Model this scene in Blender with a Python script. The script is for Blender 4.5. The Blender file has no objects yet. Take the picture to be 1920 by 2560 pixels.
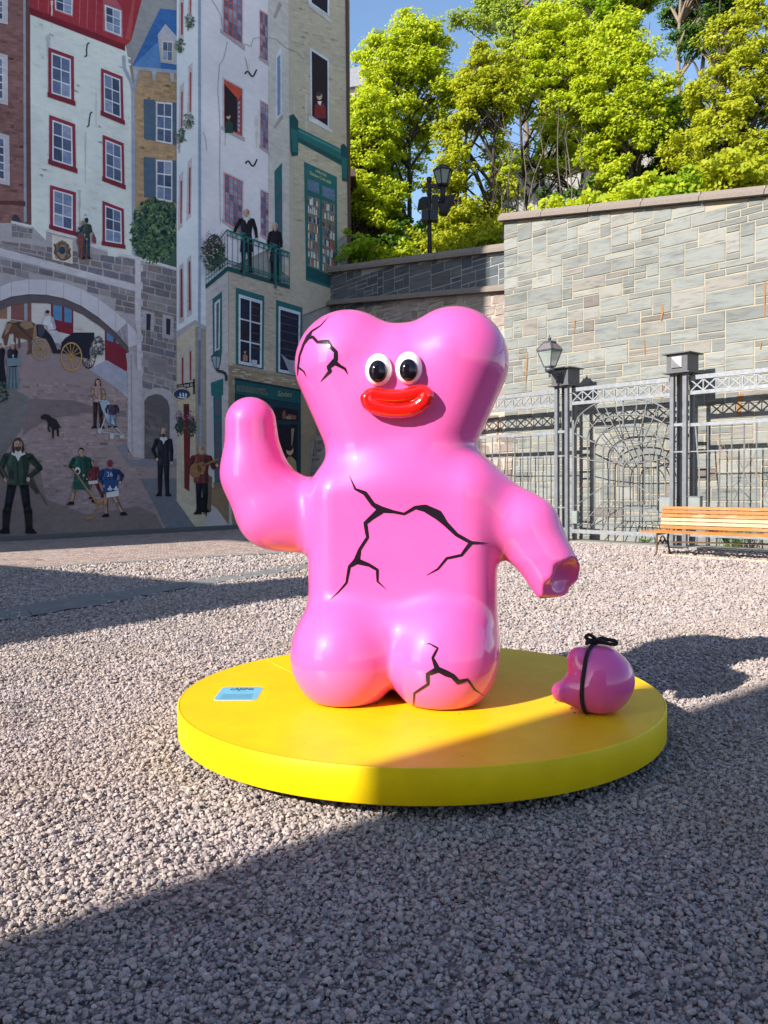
import bpy, bmesh, math, random
import numpy as np
from mathutils import Vector, Matrix
from mathutils.bvhtree import BVHTree
from math import radians as R, sin, cos, pi, tan, atan2, sqrt

S = bpy.context.scene
COL = S.collection

# ------------------------------------------------------------------ camera
CAM_H = 1.45
FPX = 2120.0                      # focal length in photograph pixels (1920 wide)
PITCH, ROLL = R(1.97), R(-0.5)
cd = bpy.data.cameras.new('camera')
cd.sensor_fit = 'HORIZONTAL'; cd.sensor_width = 36.0
cd.lens = 36.0 * FPX / 1920.0
cd.clip_start = 0.05; cd.clip_end = 3000.0
cam = bpy.data.objects.new('camera', cd); COL.objects.link(cam)
MCAM = Matrix.Rotation(R(90) - PITCH, 4, 'X') @ Matrix.Rotation(ROLL, 4, 'Z')
cam.matrix_world = Matrix.Translation((0, 0, CAM_H)) @ MCAM
S.camera = cam

# ------------------------------------------------------------------ light
SUN_EL, SUN_AZ = R(30.0), R(40.0)         # light travels towards (cos az, sin az)
LD = Vector((cos(SUN_AZ) * cos(SUN_EL), sin(SUN_AZ) * cos(SUN_EL), -sin(SUN_EL)))
W = bpy.data.worlds.new('World'); S.world = W; W.use_nodes = True
wn = W.node_tree
sky = wn.nodes.new('ShaderNodeTexSky'); sky.sky_type = 'NISHITA'; sky.sun_disc = False
sky.sun_elevation = SUN_EL; sky.sun_rotation = R(270) - SUN_AZ
sky.altitude = 50; sky.air_density = 1.0; sky.dust_density = 0.6; sky.ozone_density = 2.4
wn.links.new(sky.outputs[0], wn.nodes['Background'].inputs[0])
wn.nodes['Background'].inputs[1].default_value = 0.132
sd = bpy.data.lights.new('sun', 'SUN'); sd.energy = 5.0; sd.angle = R(0.53); sd.color = (1.0, 0.945, 0.86)
sun = bpy.data.objects.new('sun', sd); COL.objects.link(sun)
sun.rotation_euler = LD.to_track_quat('-Z', 'Y').to_euler(); sun.location = (-30, -24, 30)
S.view_settings.view_transform = 'Standard'
try: S.view_settings.look = 'None'
except Exception: pass
S.view_settings.gamma = 1.0; S.view_settings.use_curve_mapping = False
S.view_settings.exposure = 0.88
S.cycles.max_bounces = 8; S.cycles.diffuse_bounces = 4; S.cycles.glossy_bounces = 4
S.cycles.transmission_bounces = 6; S.cycles.transparent_max_bounces = 8
S.cycles.use_denoising = True

# ------------------------------------------------------------------ projection helpers
CR = np.array(MCAM.to_3x3().col[0]); CU = np.array(MCAM.to_3x3().col[1]); CF = -np.array(MCAM.to_3x3().col[2])
EYE = np.array((0, 0, CAM_H))
def ray(u, v):
    return CF + (u - 960) / FPX * CR + (1280 - v) / FPX * CU
def at_Y(u, v, Y):
    d = ray(u, v); return EYE + d * (Y / d[1])
def on_z(u, v, z=0.0):
    d = ray(u, v); return EYE + d * ((z - CAM_H) / d[2])
def on_plane(u, v, P, n):
    d = ray(u, v); return EYE + d * (np.dot(np.asarray(P) - EYE, n) / np.dot(d, n))
# readings taken in enlarged views of the photograph -> photograph pixels
def c1(x, y): return (.2893 * x, .2893 * y)
def c2(x, y): return (.2893 * x, 540 + .2893 * y)
def c3(x, y): return (.3858 * x, 900 + .3858 * y)
def c4(x, y): return (420 + .2893 * x, .2893 * y)
def c5(x, y): return (420 + .2893 * x, 500 + .2893 * y)
def c6(x, y): return (420 + .2486 * x, 850 + .2486 * y)
def c7(x, y): return (.1929 * x, 760 + .1929 * y)

# ------------------------------------------------------------------ objects
def tag(o, label=None, cat=None, group=None, kind=None):
    if label: o['label'] = label
    if cat: o['category'] = cat
    if group: o['group'] = group
    if kind: o['kind'] = kind
    return o
def thing(name, label, cat, loc=(0, 0, 0), group=None):
    o = bpy.data.objects.new(name, None); COL.objects.link(o)
    o.location = loc; o.empty_display_size = 0.3
    return tag(o, label, cat, group)
def put(o, parent=None):
    COL.objects.link(o)
    if parent is not None:
        o.parent = parent
        if parent.type == 'EMPTY':
            o.matrix_parent_inverse = Matrix.Translation(parent.location).inverted()
    return o
def mesh(name, verts, faces, smooth=False):
    me = bpy.data.meshes.new(name)
    me.from_pydata([tuple(map(float, v)) for v in verts], [], [tuple(int(i) for i in f) for f in faces])
    if smooth: me.polygons.foreach_set('use_smooth', [True] * len(me.polygons))
    me.update()
    return me
def obj(name, geo, m, parent=None, smooth=False):
    me = geo if isinstance(geo, bpy.types.Mesh) else mesh(name, geo[0], geo[1], smooth)
    if m is not None and not len(me.materials): me.materials.append(m)
    o = bpy.data.objects.new(name, me)
    return put(o, parent)
def np_mesh(name, verts, quads=None, tris=None, smooth=False):
    me = bpy.data.meshes.new(name)
    f = quads if quads is not None else tris
    k = f.shape[1]
    me.vertices.add(len(verts)); me.vertices.foreach_set('co', np.asarray(verts, np.float32).ravel())
    me.loops.add(f.size); me.loops.foreach_set('vertex_index', f.astype(np.int32).ravel())
    me.polygons.add(len(f))
    me.polygons.foreach_set('loop_start', np.arange(0, f.size, k, dtype=np.int32))
    me.polygons.foreach_set('loop_total', np.full(len(f), k, np.int32))
    if smooth: me.polygons.foreach_set('use_smooth', np.ones(len(f), bool))
    me.update(calc_edges=True); me.validate()
    return me
class G:
    """collects simple shapes into one vertex / face list"""
    def __init__(s): s.v = []; s.f = []
    def add(s, v, f):
        k = len(s.v); s.v += [tuple(p) for p in v]; s.f += [tuple(i + k for i in q) for q in f]; return s
    def geo(s): return (s.v, s.f)
    def box(s, c, ax, ay, az):
        """box from centre and three half-axis vectors"""
        c = np.asarray(c, float); ax, ay, az = (np.asarray(a, float) for a in (ax, ay, az))
        P = [c + i * ax + j * ay + k * az for k in (-1, 1) for j in (-1, 1) for i in (-1, 1)]
        return s.add(P, [(0, 2, 3, 1), (4, 5, 7, 6), (0, 1, 5, 4), (2, 6, 7, 3), (0, 4, 6, 2), (1, 3, 7, 5)])
    def bevbox(s, c, ax, ay, az, b):
        """box whose +az face is chamfered all round by b (12 faces)"""
        c = np.asarray(c, float); A = [np.asarray(a, float) for a in (ax, ay, az)]
        l = [np.linalg.norm(a) for a in A]; h = [a / n for a, n in zip(A, l)]
        P = []
        for k, e in ((-1, 0), (1, 0), (1, 1)):
            for j in (-1, 1):
                for i in (-1, 1):
                    z = (k * l[2] - (b if (k == 1 and e == 0) else 0))
                    P.append(c + h[0] * i * (l[0] - (b if e else 0)) + h[1] * j * (l[1] - (b if e else 0)) + h[2] * z)
        F = [(0, 2, 3, 1)]
        for a in (0, 4):
            F += [(a, a + 1, a + 5, a + 4), (a + 1, a + 3, a + 7, a + 5), (a + 3, a + 2, a + 6, a + 7), (a + 2, a, a + 4, a + 6)]
        F.append((8, 9, 11, 10))
        return s.add(P, F)
    def bar(s, a, b, w, h=None, up=(0, 0, 1)):
        a = np.asarray(a, float); b = np.asarray(b, float); d = b - a; L = np.linalg.norm(d)
        if L < 1e-6: return s
        d /= L; up = np.asarray(up, float)
        if abs(d @ up) > .99: up = np.array((1.0, 0, 0))
        x = np.cross(d, up); x /= np.linalg.norm(x); y = np.cross(x, d)
        h = w if h is None else h
        return s.box((a + b) / 2, x * w / 2, y * h / 2, d * L / 2)
    def tube(s, pts, r, n=6, closed=False, caps=True):
        pts = [np.asarray(p, float) for p in pts]; m = len(pts)
        rs = r if hasattr(r, '__len__') else [r] * m
        k0 = len(s.v); ref = None
        for i, p in enumerate(pts):
            a = pts[i - 1] if (i or closed) else p
            b = pts[(i + 1) % m] if (i < m - 1 or closed) else p
            d = b - a; d = d / (np.linalg.norm(d) + 1e-12)
            if ref is None:
                ref = np.array((0, 0, 1.0)) if abs(d[2]) < .9 else np.array((1.0, 0, 0))
            x = ref - d * (ref @ d); x /= (np.linalg.norm(x) + 1e-12); ref = x; y = np.cross(d, x)
            for j in range(n):
                t = 2 * pi * j / n; s.v.append(tuple(p + rs[i] * (cos(t) * x + sin(t) * y)))
        for i in range(m if closed else m - 1):
            a = k0 + i * n; b = k0 + ((i + 1) % m) * n
            for j in range(n):
                s.f.append((a + j, a + (j + 1) % n, b + (j + 1) % n, b + j))
        if caps and not closed:
            s.f.append(tuple(k0 + j for j in range(n))[::-1]); s.f.append(tuple(k0 + (m - 1) * n + j for j in range(n)))
        return s
    def lathe(s, c, prof, n=24, ax=None):
        """prof: list of (radius, height); axis z"""
        c = np.asarray(c, float); k0 = len(s.v)
        for r, h in prof:
            for j in range(n):
                t = 2 * pi * j / n; s.v.append((c[0] + r * cos(t), c[1] + r * sin(t), c[2] + h))
        for i in range(len(prof) - 1):
            for j in range(n):
                a = k0 + i * n; b = a + n
                s.f.append((a + j, a + (j + 1) % n, b + (j + 1) % n, b + j))
        s.f.append(tuple(k0 + j for j in range(n))[::-1]); s.f.append(tuple(k0 + (len(prof) - 1) * n + j for j in range(n)))
        return s
    def poly(s, pts):
        return s.add(pts, [tuple(range(len(pts)))])
    def prism(s, pts, d):
        """extrude the polygon pts by vector d"""
        n = len(pts); d = np.asarray(d, float); P = [np.asarray(p, float) for p in pts]
        return s.add(P + [p + d for p in P], [tuple(range(n))[::-1], tuple(range(n, 2 * n))] + [(i, (i + 1) % n, n + (i + 1) % n, n + i) for i in range(n)])

# ------------------------------------------------------------------ materials
def lin(c):
    c = np.asarray(c, float) / 255.0
    return tuple(np.where(c <= .04045, c / 12.92, ((c + .055) / 1.055) ** 2.4))
class NT:
    def __init__(s, name):
        s.m = bpy.data.materials.new(name); s.m.use_nodes = True
        s.t = s.m.node_tree; s.b = s.t.nodes['Principled BSDF']
    def n(s, typ, **k):
        n = s.t.nodes.new(typ)
        for a, b in k.items():
            if a.startswith('i_'):
                key = a[2:]; key = int(key) if key.isdigit() else key
                n.inputs[key].default_value = b
            else: setattr(n, a, b)
        return n
    def l(s, a, b): s.t.links.new(a, b)
    def pos(s, scale=(1, 1, 1)):
        g = s.n('ShaderNodeNewGeometry'); mp = s.n('ShaderNodeMapping'); mp.inputs['Scale'].default_value = scale
        s.l(g.outputs['Position'], mp.inputs['Vector']); return mp.outputs[0]
    def noise(s, vec, scale, detail=4, rough=.6):
        n = s.n('ShaderNodeTexNoise'); n.inputs['Scale'].default_value = scale
        n.inputs['Detail'].default_value = detail; n.inputs['Roughness'].default_value = rough
        if vec is not None: s.l(vec, n.inputs['Vector'])
        return n.outputs['Fac']
    def ramp(s, fac, stops):
        r = s.n('ShaderNodeValToRGB'); e = r.color_ramp.elements
        while len(e) < len(stops): e.new(.5)
        for q, (p, c) in zip(e, stops):
            q.position = p; q.color = (*c[:3], 1) if len(c) >= 3 else (c[0], c[0], c[0], 1)
        s.l(fac, r.inputs[0]); return r.outputs[0]
    def mix(s, fac, a, b, blend='MIX'):
        m = s.n('ShaderNodeMix', data_type='RGBA', blend_type=blend)
        for i, x in ((0, fac), (6, a), (7, b)):
            if hasattr(x, 'node'): s.l(x, m.inputs[i])
            else: m.inputs[i].default_value = x if i == 0 else ((*x, 1) if len(x) == 3 else x)
        return m.outputs[2]
    def bump(s, h, strength=.4, dist=.01):
        b = s.n('ShaderNodeBump'); b.inputs['Strength'].default_value = strength; b.inputs['Distance'].default_value = dist
        s.l(h, b.inputs['Height']); s.l(b.outputs[0], s.b.inputs['Normal']); return b
    def base(s, c):
        if hasattr(c, 'node'): s.l(c, s.b.inputs['Base Color'])
        else: s.b.inputs['Base Color'].default_value = (*c[:3], 1)
        return s
    def set(s, **k):
        for a, v in k.items(): s.b.inputs[a.replace('_', ' ')].default_value = v
        return s
def simple(name, c, rough=.6, var=.12, scale=6.0, metal=0.0, bump=0.0, bscale=60.0, spec=.5, stretch=(1, 1, 1)):
    """one colour with slight mottling and optional fine relief"""
    t = NT(name); p = t.pos(stretch); f = t.noise(p, scale, 5)
    c = np.asarray(c[:3], float)
    t.base(t.ramp(f, [(.28, tuple(c * (1 - var))), (.72, tuple(np.minimum(c * (1 + var), 1)))]))
    t.set(Roughness=rough, Metallic=metal); t.b.inputs['Specular IOR Level'].default_value = spec
    if bump: t.bump(t.noise(p, bscale, 3), bump, .004)
    return t.m
# ================================================================== SETTING
def ground_material():
    t = NT('gravel_bed'); p = t.pos()
    v = t.n('ShaderNodeTexVoronoi'); v.inputs['Scale'].default_value = 42; t.l(p, v.inputs['Vector'])
    sep = t.n('ShaderNodeSeparateColor'); t.l(v.outputs['Color'], sep.inputs[0])
    c = t.ramp(sep.outputs[0], [(0, (.07, .06, .058)), (.35, (.19, .16, .15)), (.7, (.29, .24, .22)), (1, (.40, .34, .31))])
    big = t.noise(p, .5, 4)
    c = t.mix(t.ramp(big, [(.45, (0, 0, 0)), (.75, (.45, .45, .45))]), c, (.24, .19, .135))
    t.base(c).set(Roughness=.9); t.bump(v.outputs['Distance'], .9, .012)
    return t.m
M_GRAVEL = ground_material()
g = G(); s_ = 900.0
xs = [-s_, -40, -20, -10, 0, 10, 20, 40, s_]
for i in range(8):
    for j in range(8):
        g.poly([(xs[i], xs[j], -.012), (xs[i + 1], xs[j], -.012), (xs[i + 1], xs[j + 1], -.012), (xs[i], xs[j + 1], -.012)])
tag(obj('ground', g.geo(), M_GRAVEL), kind='structure')

# key lines of the place (plan coordinates)
MA, MB_ = np.array((-9.88, 21.83)), np.array((-1.21, 30.5))       # painted gable wall, left frame edge -> right corner
MT = (MB_ - MA) / np.linalg.norm(MB_ - MA); MN = np.array((MT[1], -MT[0]))   # along / out of the wall
MP0 = np.array((MA[0], MA[1], 0.0)); MNV = np.array((MN[0], MN[1], 0.0)); MTV = np.array((MT[0], MT[1], 0.0))
GP = np.array((6.33, 18.0)); GT = np.array((.673, -.7397)); GN = np.array((-.7397, -.673))   # fence line, right gate post, along, towards plaza
GP3 = np.array((*GP, 0.0)); GT3 = np.array((*GT, 0.0)); GN3 = np.array((*GN, 0.0)); UP = np.array((0, 0, 1.0))
WP = GP - GN * .80                                                # front face of the light stone wall
SL = -5.5                                                         # left end of that wall, measured along GT from WP

# brick paving along the painted wall
E0, E1 = on_z(0, 1423), on_z(771, 1377.6)
ed = (E1 - E0)[:2]; ed = ed / np.linalg.norm(ed)
def edge_at(t): return E0[:2] + ed * t
t = NT('paving_brick'); oi = t.n('ShaderNodeNewGeometry')
c = t.ramp(oi.outputs['Random Per Island'], [(0, (.22, .15, .13)), (.4, (.36, .26, .22)), (.75, (.42, .315, .265)), (1, (.33, .26, .24))])
t.base(t.mix(.35, c, t.ramp(t.noise(t.pos(), 9, 4), [(.3, (.18, .14, .12)), (.7, (.46, .37, .33))]))).set(Roughness=.85)
M_PAVEBRICK = t.m
M_JOINT = simple('sandy_joint', (.16, .14, .12), .95, .2)
far0, far1 = MA - MT * 16, MB_ + MT * 1.5
ql = [tuple(edge_at(-14)) + (.004,), tuple(edge_at(14)) + (.004,), tuple(far1) + (.004,), tuple(far0) + (.004,)]
pv = obj('pavement', G().poly(ql).geo(), M_JOINT); tag(pv, kind='structure')
rng = np.random.default_rng(3); g = G()
nrm = np.array((-ed[1], ed[0]))
for r in range(0, 95):
    d0 = .05 + r * .105
    for k in range(int(28 / .215)):
        a = edge_at(-12 + k * .215 + (.1 if r % 2 else 0) + rng.uniform(-.006, .006)) + nrm * (d0 + .05)
        q = (a - MA) @ MN
        if q < .12: continue
        dd = ray(*(0, 0))
        if abs(a[0]) > .5 * a[1] + 1.5: continue
        z = rng.uniform(.016, .026)
        g.bevbox((a[0], a[1], z - .02), (ed[0] * .1, ed[1] * .1, rng.uniform(-.0015, .0015)), (nrm[0] * .046, nrm[1] * .046, rng.uniform(-.001, .001)), (0, 0, .02), .006)
pb = obj('paving_bricks', g.geo(), M_PAVEBRICK, pv); tag(pb, kind='stuff')
# flush concrete edging between bricks and gravel, laid in lengths
M_CONC = simple('concrete', (.24, .225, .20), .9, .14, 3.0, bump=.3, bscale=90)
ke = thing('concrete_edging', 'flush pale concrete strip between the brick paving and the gravel', 'kerb', (*edge_at(5), 0))
for k in range(-7, 12):
    a, b = edge_at(k * 1.5 + .006), edge_at(k * 1.5 + 1.494)
    m_ = (a + b) / 2 - nrm * .12
    obj('edging_slab', G().bevbox((*m_, .0), (*(ed * .744), 0), (*(nrm * .11), 0), (0, 0, .024 + .002 * (k % 3)), .008).geo(), M_CONC, ke)
# old concrete band crossing the gravel on the left
up = [(0, 1300 + .47 * 480), (350 * .47, 1300 + .47 * 420), (900 * .47, 1300 + .47 * 345), (1200 * .47, 1300 + .47 * 300), (1640 * .47, 1300 + .47 * 235)]
lo = [(0, 1300 + .47 * 540), (470 * .47, 1300 + .47 * 465), (1100 * .47, 1300 + .47 * 345), (1640 * .47, 1300 + .47 * 262)]
A = [on_z(*p, .0) for p in up]; B = [on_z(*p, .0) for p in lo]
def rs(P, n):
    P = np.array(P); L = np.r_[0, np.cumsum(np.linalg.norm(np.diff(P, axis=0), axis=1))]
    return np.stack([np.interp(np.linspace(0, L[-1], n), L, P[:, i]) for i in range(3)], 1)
A = rs(A, 40); B = rs(B, 40)
A = np.vstack([A[0] - (A[1] - A[0]) * 25, A, A[-1] + (A[-1] - A[-2]) * 12]); B = np.vstack([B[0] - (B[1] - B[0]) * 25, B, B[-1] + (B[-1] - B[-2]) * 12])
BANDA, BANDB = A.copy(), B.copy()
w_ = rng.normal(0, .035, (len(A), 2)); A[:, :2] += w_; B[:, :2] += rng.normal(0, .035, (len(A), 2))
g = G()
for i in range(len(A) - 1):
    g.poly([B[i] + UP * .012, B[i + 1] + UP * .012, A[i + 1] + UP * .012, A[i] + UP * .012])
tag(obj('path', g.geo(), simple('worn_concrete', (.185, .185, .18), .9, .16, 4, bump=.5, bscale=120)), kind='structure')

# footing strip of concrete under the fence and a thin pale edging in front of the bench
fs = thing('footing_strip', 'low concrete footing strip along the foot of the metal fence', 'kerb', (*GP, 0))
for k in range(-6, 5):
    c_ = GP + GT * (k * 1.6 + .8) - GN * .12
    obj('footing_slab', G().bevbox((*c_, .01), (*(GT * .79), 0), (*(GN * .33), 0), (0, 0, .045), .012).geo(), M_CONC, fs)
P0, P1 = on_z(1655, 1389), on_z(1935, 1407)
tl = thing('timber_edging', 'thin pale timber edging in the gravel in front of the bench', 'edging', tuple(P0))
d_ = (P1 - P0) / 3; n_ = np.array((-d_[1], d_[0], 0)); n_ = n_ / np.linalg.norm(n_)
for k in range(3):
    obj('board', G().bevbox(P0 + d_ * (k + .5), d_ * .495, n_ * .03, (0, 0, .03), .006).geo(), simple('pale_timber', (.50, .42, .30), .8, .15), tl)

# ------------------------------------------------------------------ gravel stones: real stones instanced on points
def stone_mesh(seed):
    r = random.Random(seed); bm = bmesh.new(); bmesh.ops.create_icosphere(bm, subdivisions=1, radius=1)
    a = [Vector((r.gauss(0, 1), r.gauss(0, 1), r.gauss(0, 1))).normalized() for _ in range(7)]
    h = [r.uniform(.55, .85) for _ in a]
    for v in bm.verts:
        for n, d in zip(a, h):
            e = v.co.dot(n) - d
            if e > 0: v.co -= n * e * .95
        v.co = Vector((v.co.x * 1.0, v.co.y * .8, v.co.z * .62))
    me = bpy.data.meshes.new('gravel_stone'); bm.to_mesh(me); bm.free()
    return me
t = NT('gravel_stone'); oi = t.n('ShaderNodeObjectInfo')
c = t.ramp(oi.outputs['Random'], [(0, (.09, .085, .095)), (.16, (.20, .18, .19)), (.40, (.375, .30, .275)), (.66, (.50, .39, .345)), (.82, (.39, .325, .275)), (.93, (.55, .44, .395)), (1, (.62, .56, .52))])
for q in t.t.nodes:
    if q.type == 'VALTORGB': q.color_ramp.interpolation = 'LINEAR'
c = t.mix(.5, c, t.ramp(t.noise(t.pos(), 120, 4), [(.3, (.19, .165, .165)), (.7, (.52, .44, .41))]))
lo_ = t.n('ShaderNodeObjectInfo'); dn = t.noise(lo_.outputs['Location'], .9, 4)
c = t.mix(t.ramp(dn, [(.48, (0, 0, 0)), (.72, (.55, .55, .55))]), c, (.30, .235, .17))
t.base(c).set(Roughness=.85)
M_STONE = t.m
lib = bpy.data.collections.new('gravel_library')
for i in range(7):
    me = stone_mesh(i + 5); me.materials.append(M_STONE)
    lib.objects.link(bpy.data.objects.new('gravel_stone', me))
def gravel_points():
    rng = np.random.default_rng(11); P = []; SC = []
    for y0, y1, dens, size in ((.9, 3.2, 8200, .0089), (3.2, 6, 7000, .0091), (6, 9, 3600, .0112), (9, 13, 1900, .0148), (13, 21, 820, .021)):
        w = .47 * y1 + 1.0; n = int(dens * (y1 - y0) * 2 * w)
        x = rng.uniform(-w, w, n); y = rng.uniform(y0, y1, n)
        k = np.abs(x) < .47 * y + 1.0
        P.append(np.c_[x, y][k]); SC.append(size * np.clip(rng.lognormal(0, .42, n), .45, 2.0)[k])
    P = np.vstack(P); SC = np.concatenate(SC)
    # thin patches where the earth shows
    ph = np.sin(P[:, 0] * 1.9 + 1.3 * np.sin(P[:, 1] * 1.1)) * np.sin(P[:, 1] * 1.6 + np.sin(P[:, 0] * 1.3 + 1)) + .6 * np.sin(P[:, 0] * 4.3 + 2) * np.sin(P[:, 1] * 3.7 + P[:, 0])
    keep = ~((ph > .92) & (rng.random(len(P)) < .55))
    # off the brick paving and mostly off the concrete band and under the walls
    q = (P - E0[:2]) @ nrm; keep &= (q < -.24) | ((q < -.0) & (rng.random(len(P)) < .12))
    for i in range(len(BANDA) - 1):
        a, b, c, d = BANDB[i, :2], BANDB[i + 1, :2], BANDA[i + 1, :2], BANDA[i, :2]
        inside = np.ones(len(P), bool)
        for e, f in ((a, b), (b, c), (c, d), (d, a)):
            inside &= ((f[0] - e[0]) * (P[:, 1] - e[1]) - (f[1] - e[1]) * (P[:, 0] - e[0])) > 0
        keep &= ~(inside & (rng.random(len(P)) < .9))
    keep &= ((P - GP) @ GN) > .22
    keep &= ~(((P[:, 0] - .2) ** 2 + (P[:, 1] - 4.98) ** 2 < .85 ** 2))
    return P[keep], SC[keep]
GPTS, GSC = gravel_points()
rng = np.random.default_rng(5); n = len(GPTS)
me = bpy.data.meshes.new('gravel'); me.vertices.add(n)
z = rng.uniform(-.75, .75, n) * GSC - .006
z = z - .003 * (np.hypot(GPTS[:, 0] - .199, GPTS[:, 1] - 4.974) < 1.47)
me.vertices.foreach_set('co', np.c_[GPTS, z].astype(np.float32).ravel())
a = me.attributes.new('rot', 'FLOAT_VECTOR', 'POINT'); a.data.foreach_set('vector', np.c_[rng.normal(0, .45, (n, 2)), rng.uniform(0, 6.283, n)].astype(np.float32).ravel())
a = me.attributes.new('scl', 'FLOAT_VECTOR', 'POINT'); a.data.foreach_set('vector', (GSC[:, None] * rng.uniform(.75, 1.3, (n, 3))).astype(np.float32).ravel())
gv = bpy.data.objects.new('gravel', me); COL.objects.link(gv)
tag(gv, 'loose grey pink crushed stone covering the open square', 'gravel', kind='stuff')
ng = bpy.data.node_groups.new('gravel', 'GeometryNodeTree')
ng.interface.new_socket('Geometry', in_out='INPUT', socket_type='NodeSocketGeometry')
ng.interface.new_socket('Geometry', in_out='OUTPUT', socket_type='NodeSocketGeometry')
N = ng.nodes; gi = N.new('NodeGroupInput'); go = N.new('NodeGroupOutput')
iop = N.new('GeometryNodeInstanceOnPoints'); ci = N.new('GeometryNodeCollectionInfo')
ci.inputs['Collection'].default_value = lib; ci.inputs['Separate Children'].default_value = True; ci.inputs['Reset Children'].default_value = True
ar = N.new('GeometryNodeInputNamedAttribute'); ar.data_type = 'FLOAT_VECTOR'; ar.inputs['Name'].default_value = 'rot'
asx = N.new('GeometryNodeInputNamedAttribute'); asx.data_type = 'FLOAT_VECTOR'; asx.inputs['Name'].default_value = 'scl'
iop.inputs['Pick Instance'].default_value = True
Lk = ng.links.new
Lk(gi.outputs[0], iop.inputs['Points']); Lk(ci.outputs[0], iop.inputs['Instance'])
Lk(ar.outputs[0], iop.inputs['Rotation']); Lk(asx.outputs[0], iop.inputs['Scale']); Lk(iop.outputs[0], go.inputs[0])
mo = gv.modifiers.new('scatter', 'NODES'); mo.node_group = ng

# ------------------------------------------------------------------ stone walls
def ashlar_material(name, cols, stain=.5, warm=(.15, .105, .075)):
    t = NT(name); oi = t.n('ShaderNodeObjectInfo'); p = t.pos((1, 1, 5.0)); p1 = t.pos()
    c = t.ramp(oi.outputs['Random'], cols)
    g1 = t.ramp(t.noise(p, 1.6, 6, .65), [(.30, (.62, .62, .64)), (.50, (1, 1, 1)), (.8, (1.08, 1.07, 1.05))])
    c = t.mix(1.0, c, g1, 'MULTIPLY')
    w = t.ramp(t.noise(p, 2.3, 5, .7), [(.60, (0, 0, 0)), (.74, (stain, stain, stain))])
    c = t.mix(w, c, warm)
    sk = t.ramp(t.noise(t.pos((1.1, 1.1, 14)), 1.7, 4, .6), [(.56, (1, 1, 1)), (.68, (.60, .60, .60)), (.72, (.55, .54, .54))]); c = t.mix(1.0, c, sk, 'MULTIPLY')
    drip = t.ramp(t.noise(t.pos((3.2, 3.2, .12)), 1.0, 3), [(.66, (0, 0, 0)), (.80, (.30, .30, .30))])
    c = t.mix(drip, c, (.40, .41, .40))
    t.base(c).set(Roughness=.8); t.bump(t.noise(p, 9, 6, .7), .35, .02)
    return t.m
def mortar_material(name, col):
    t = NT(name); t.base(t.ramp(t.noise(t.pos(), 2.2, 5), [(.3, tuple(np.array(col) * .8)), (.7, col)])).set(Roughness=.9)
    t.bump(t.noise(t.pos(), 40, 4), .3, .01); return t.m
M_LIGHTSTONE = ashlar_material('grey_green_ashlar', [(0, (.15, .16, .152)), (.3, (.22, .23, .215)), (.6, (.19, .205, .195)), (.80, (.255, .26, .24)), (.95, (.205, .19, .17)), (1, (.125, .108, .10))])
M_DARKSTONE = ashlar_material('dark_slate_ashlar', [(0, (.055, .068, .082)), (.5, (.08, .094, .108)), (.85, (.105, .115, .122)), (1, (.09, .085, .08))], .3)
M_RUBBLE = ashlar_material('brown_rubble', [(0, (.15, .12, .11)), (.4, (.24, .19, .165)), (.75, (.32, .26, .22)), (1, (.27, .235, .21))], .3)
M_MORTAR = mortar_material('cream_mortar', (.36, .315, .24)); M_MORTARD = mortar_material('grey_mortar', (.34, .34, .335)); M_MORTARB = mortar_material('buff_mortar', (.40, .35, .29))
t = NT('brown_granite'); p = t.pos()
t.base(t.mix(.5, t.ramp(t.noise(p, 55, 3), [(.35, (.11, .09, .078)), (.65, (.27, .225, .19))]), (.20, .165, .14))).set(Roughness=.85); t.bump(t.noise(p, 60, 4), .4, .01)
M_GRANITE = t.m

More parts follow.
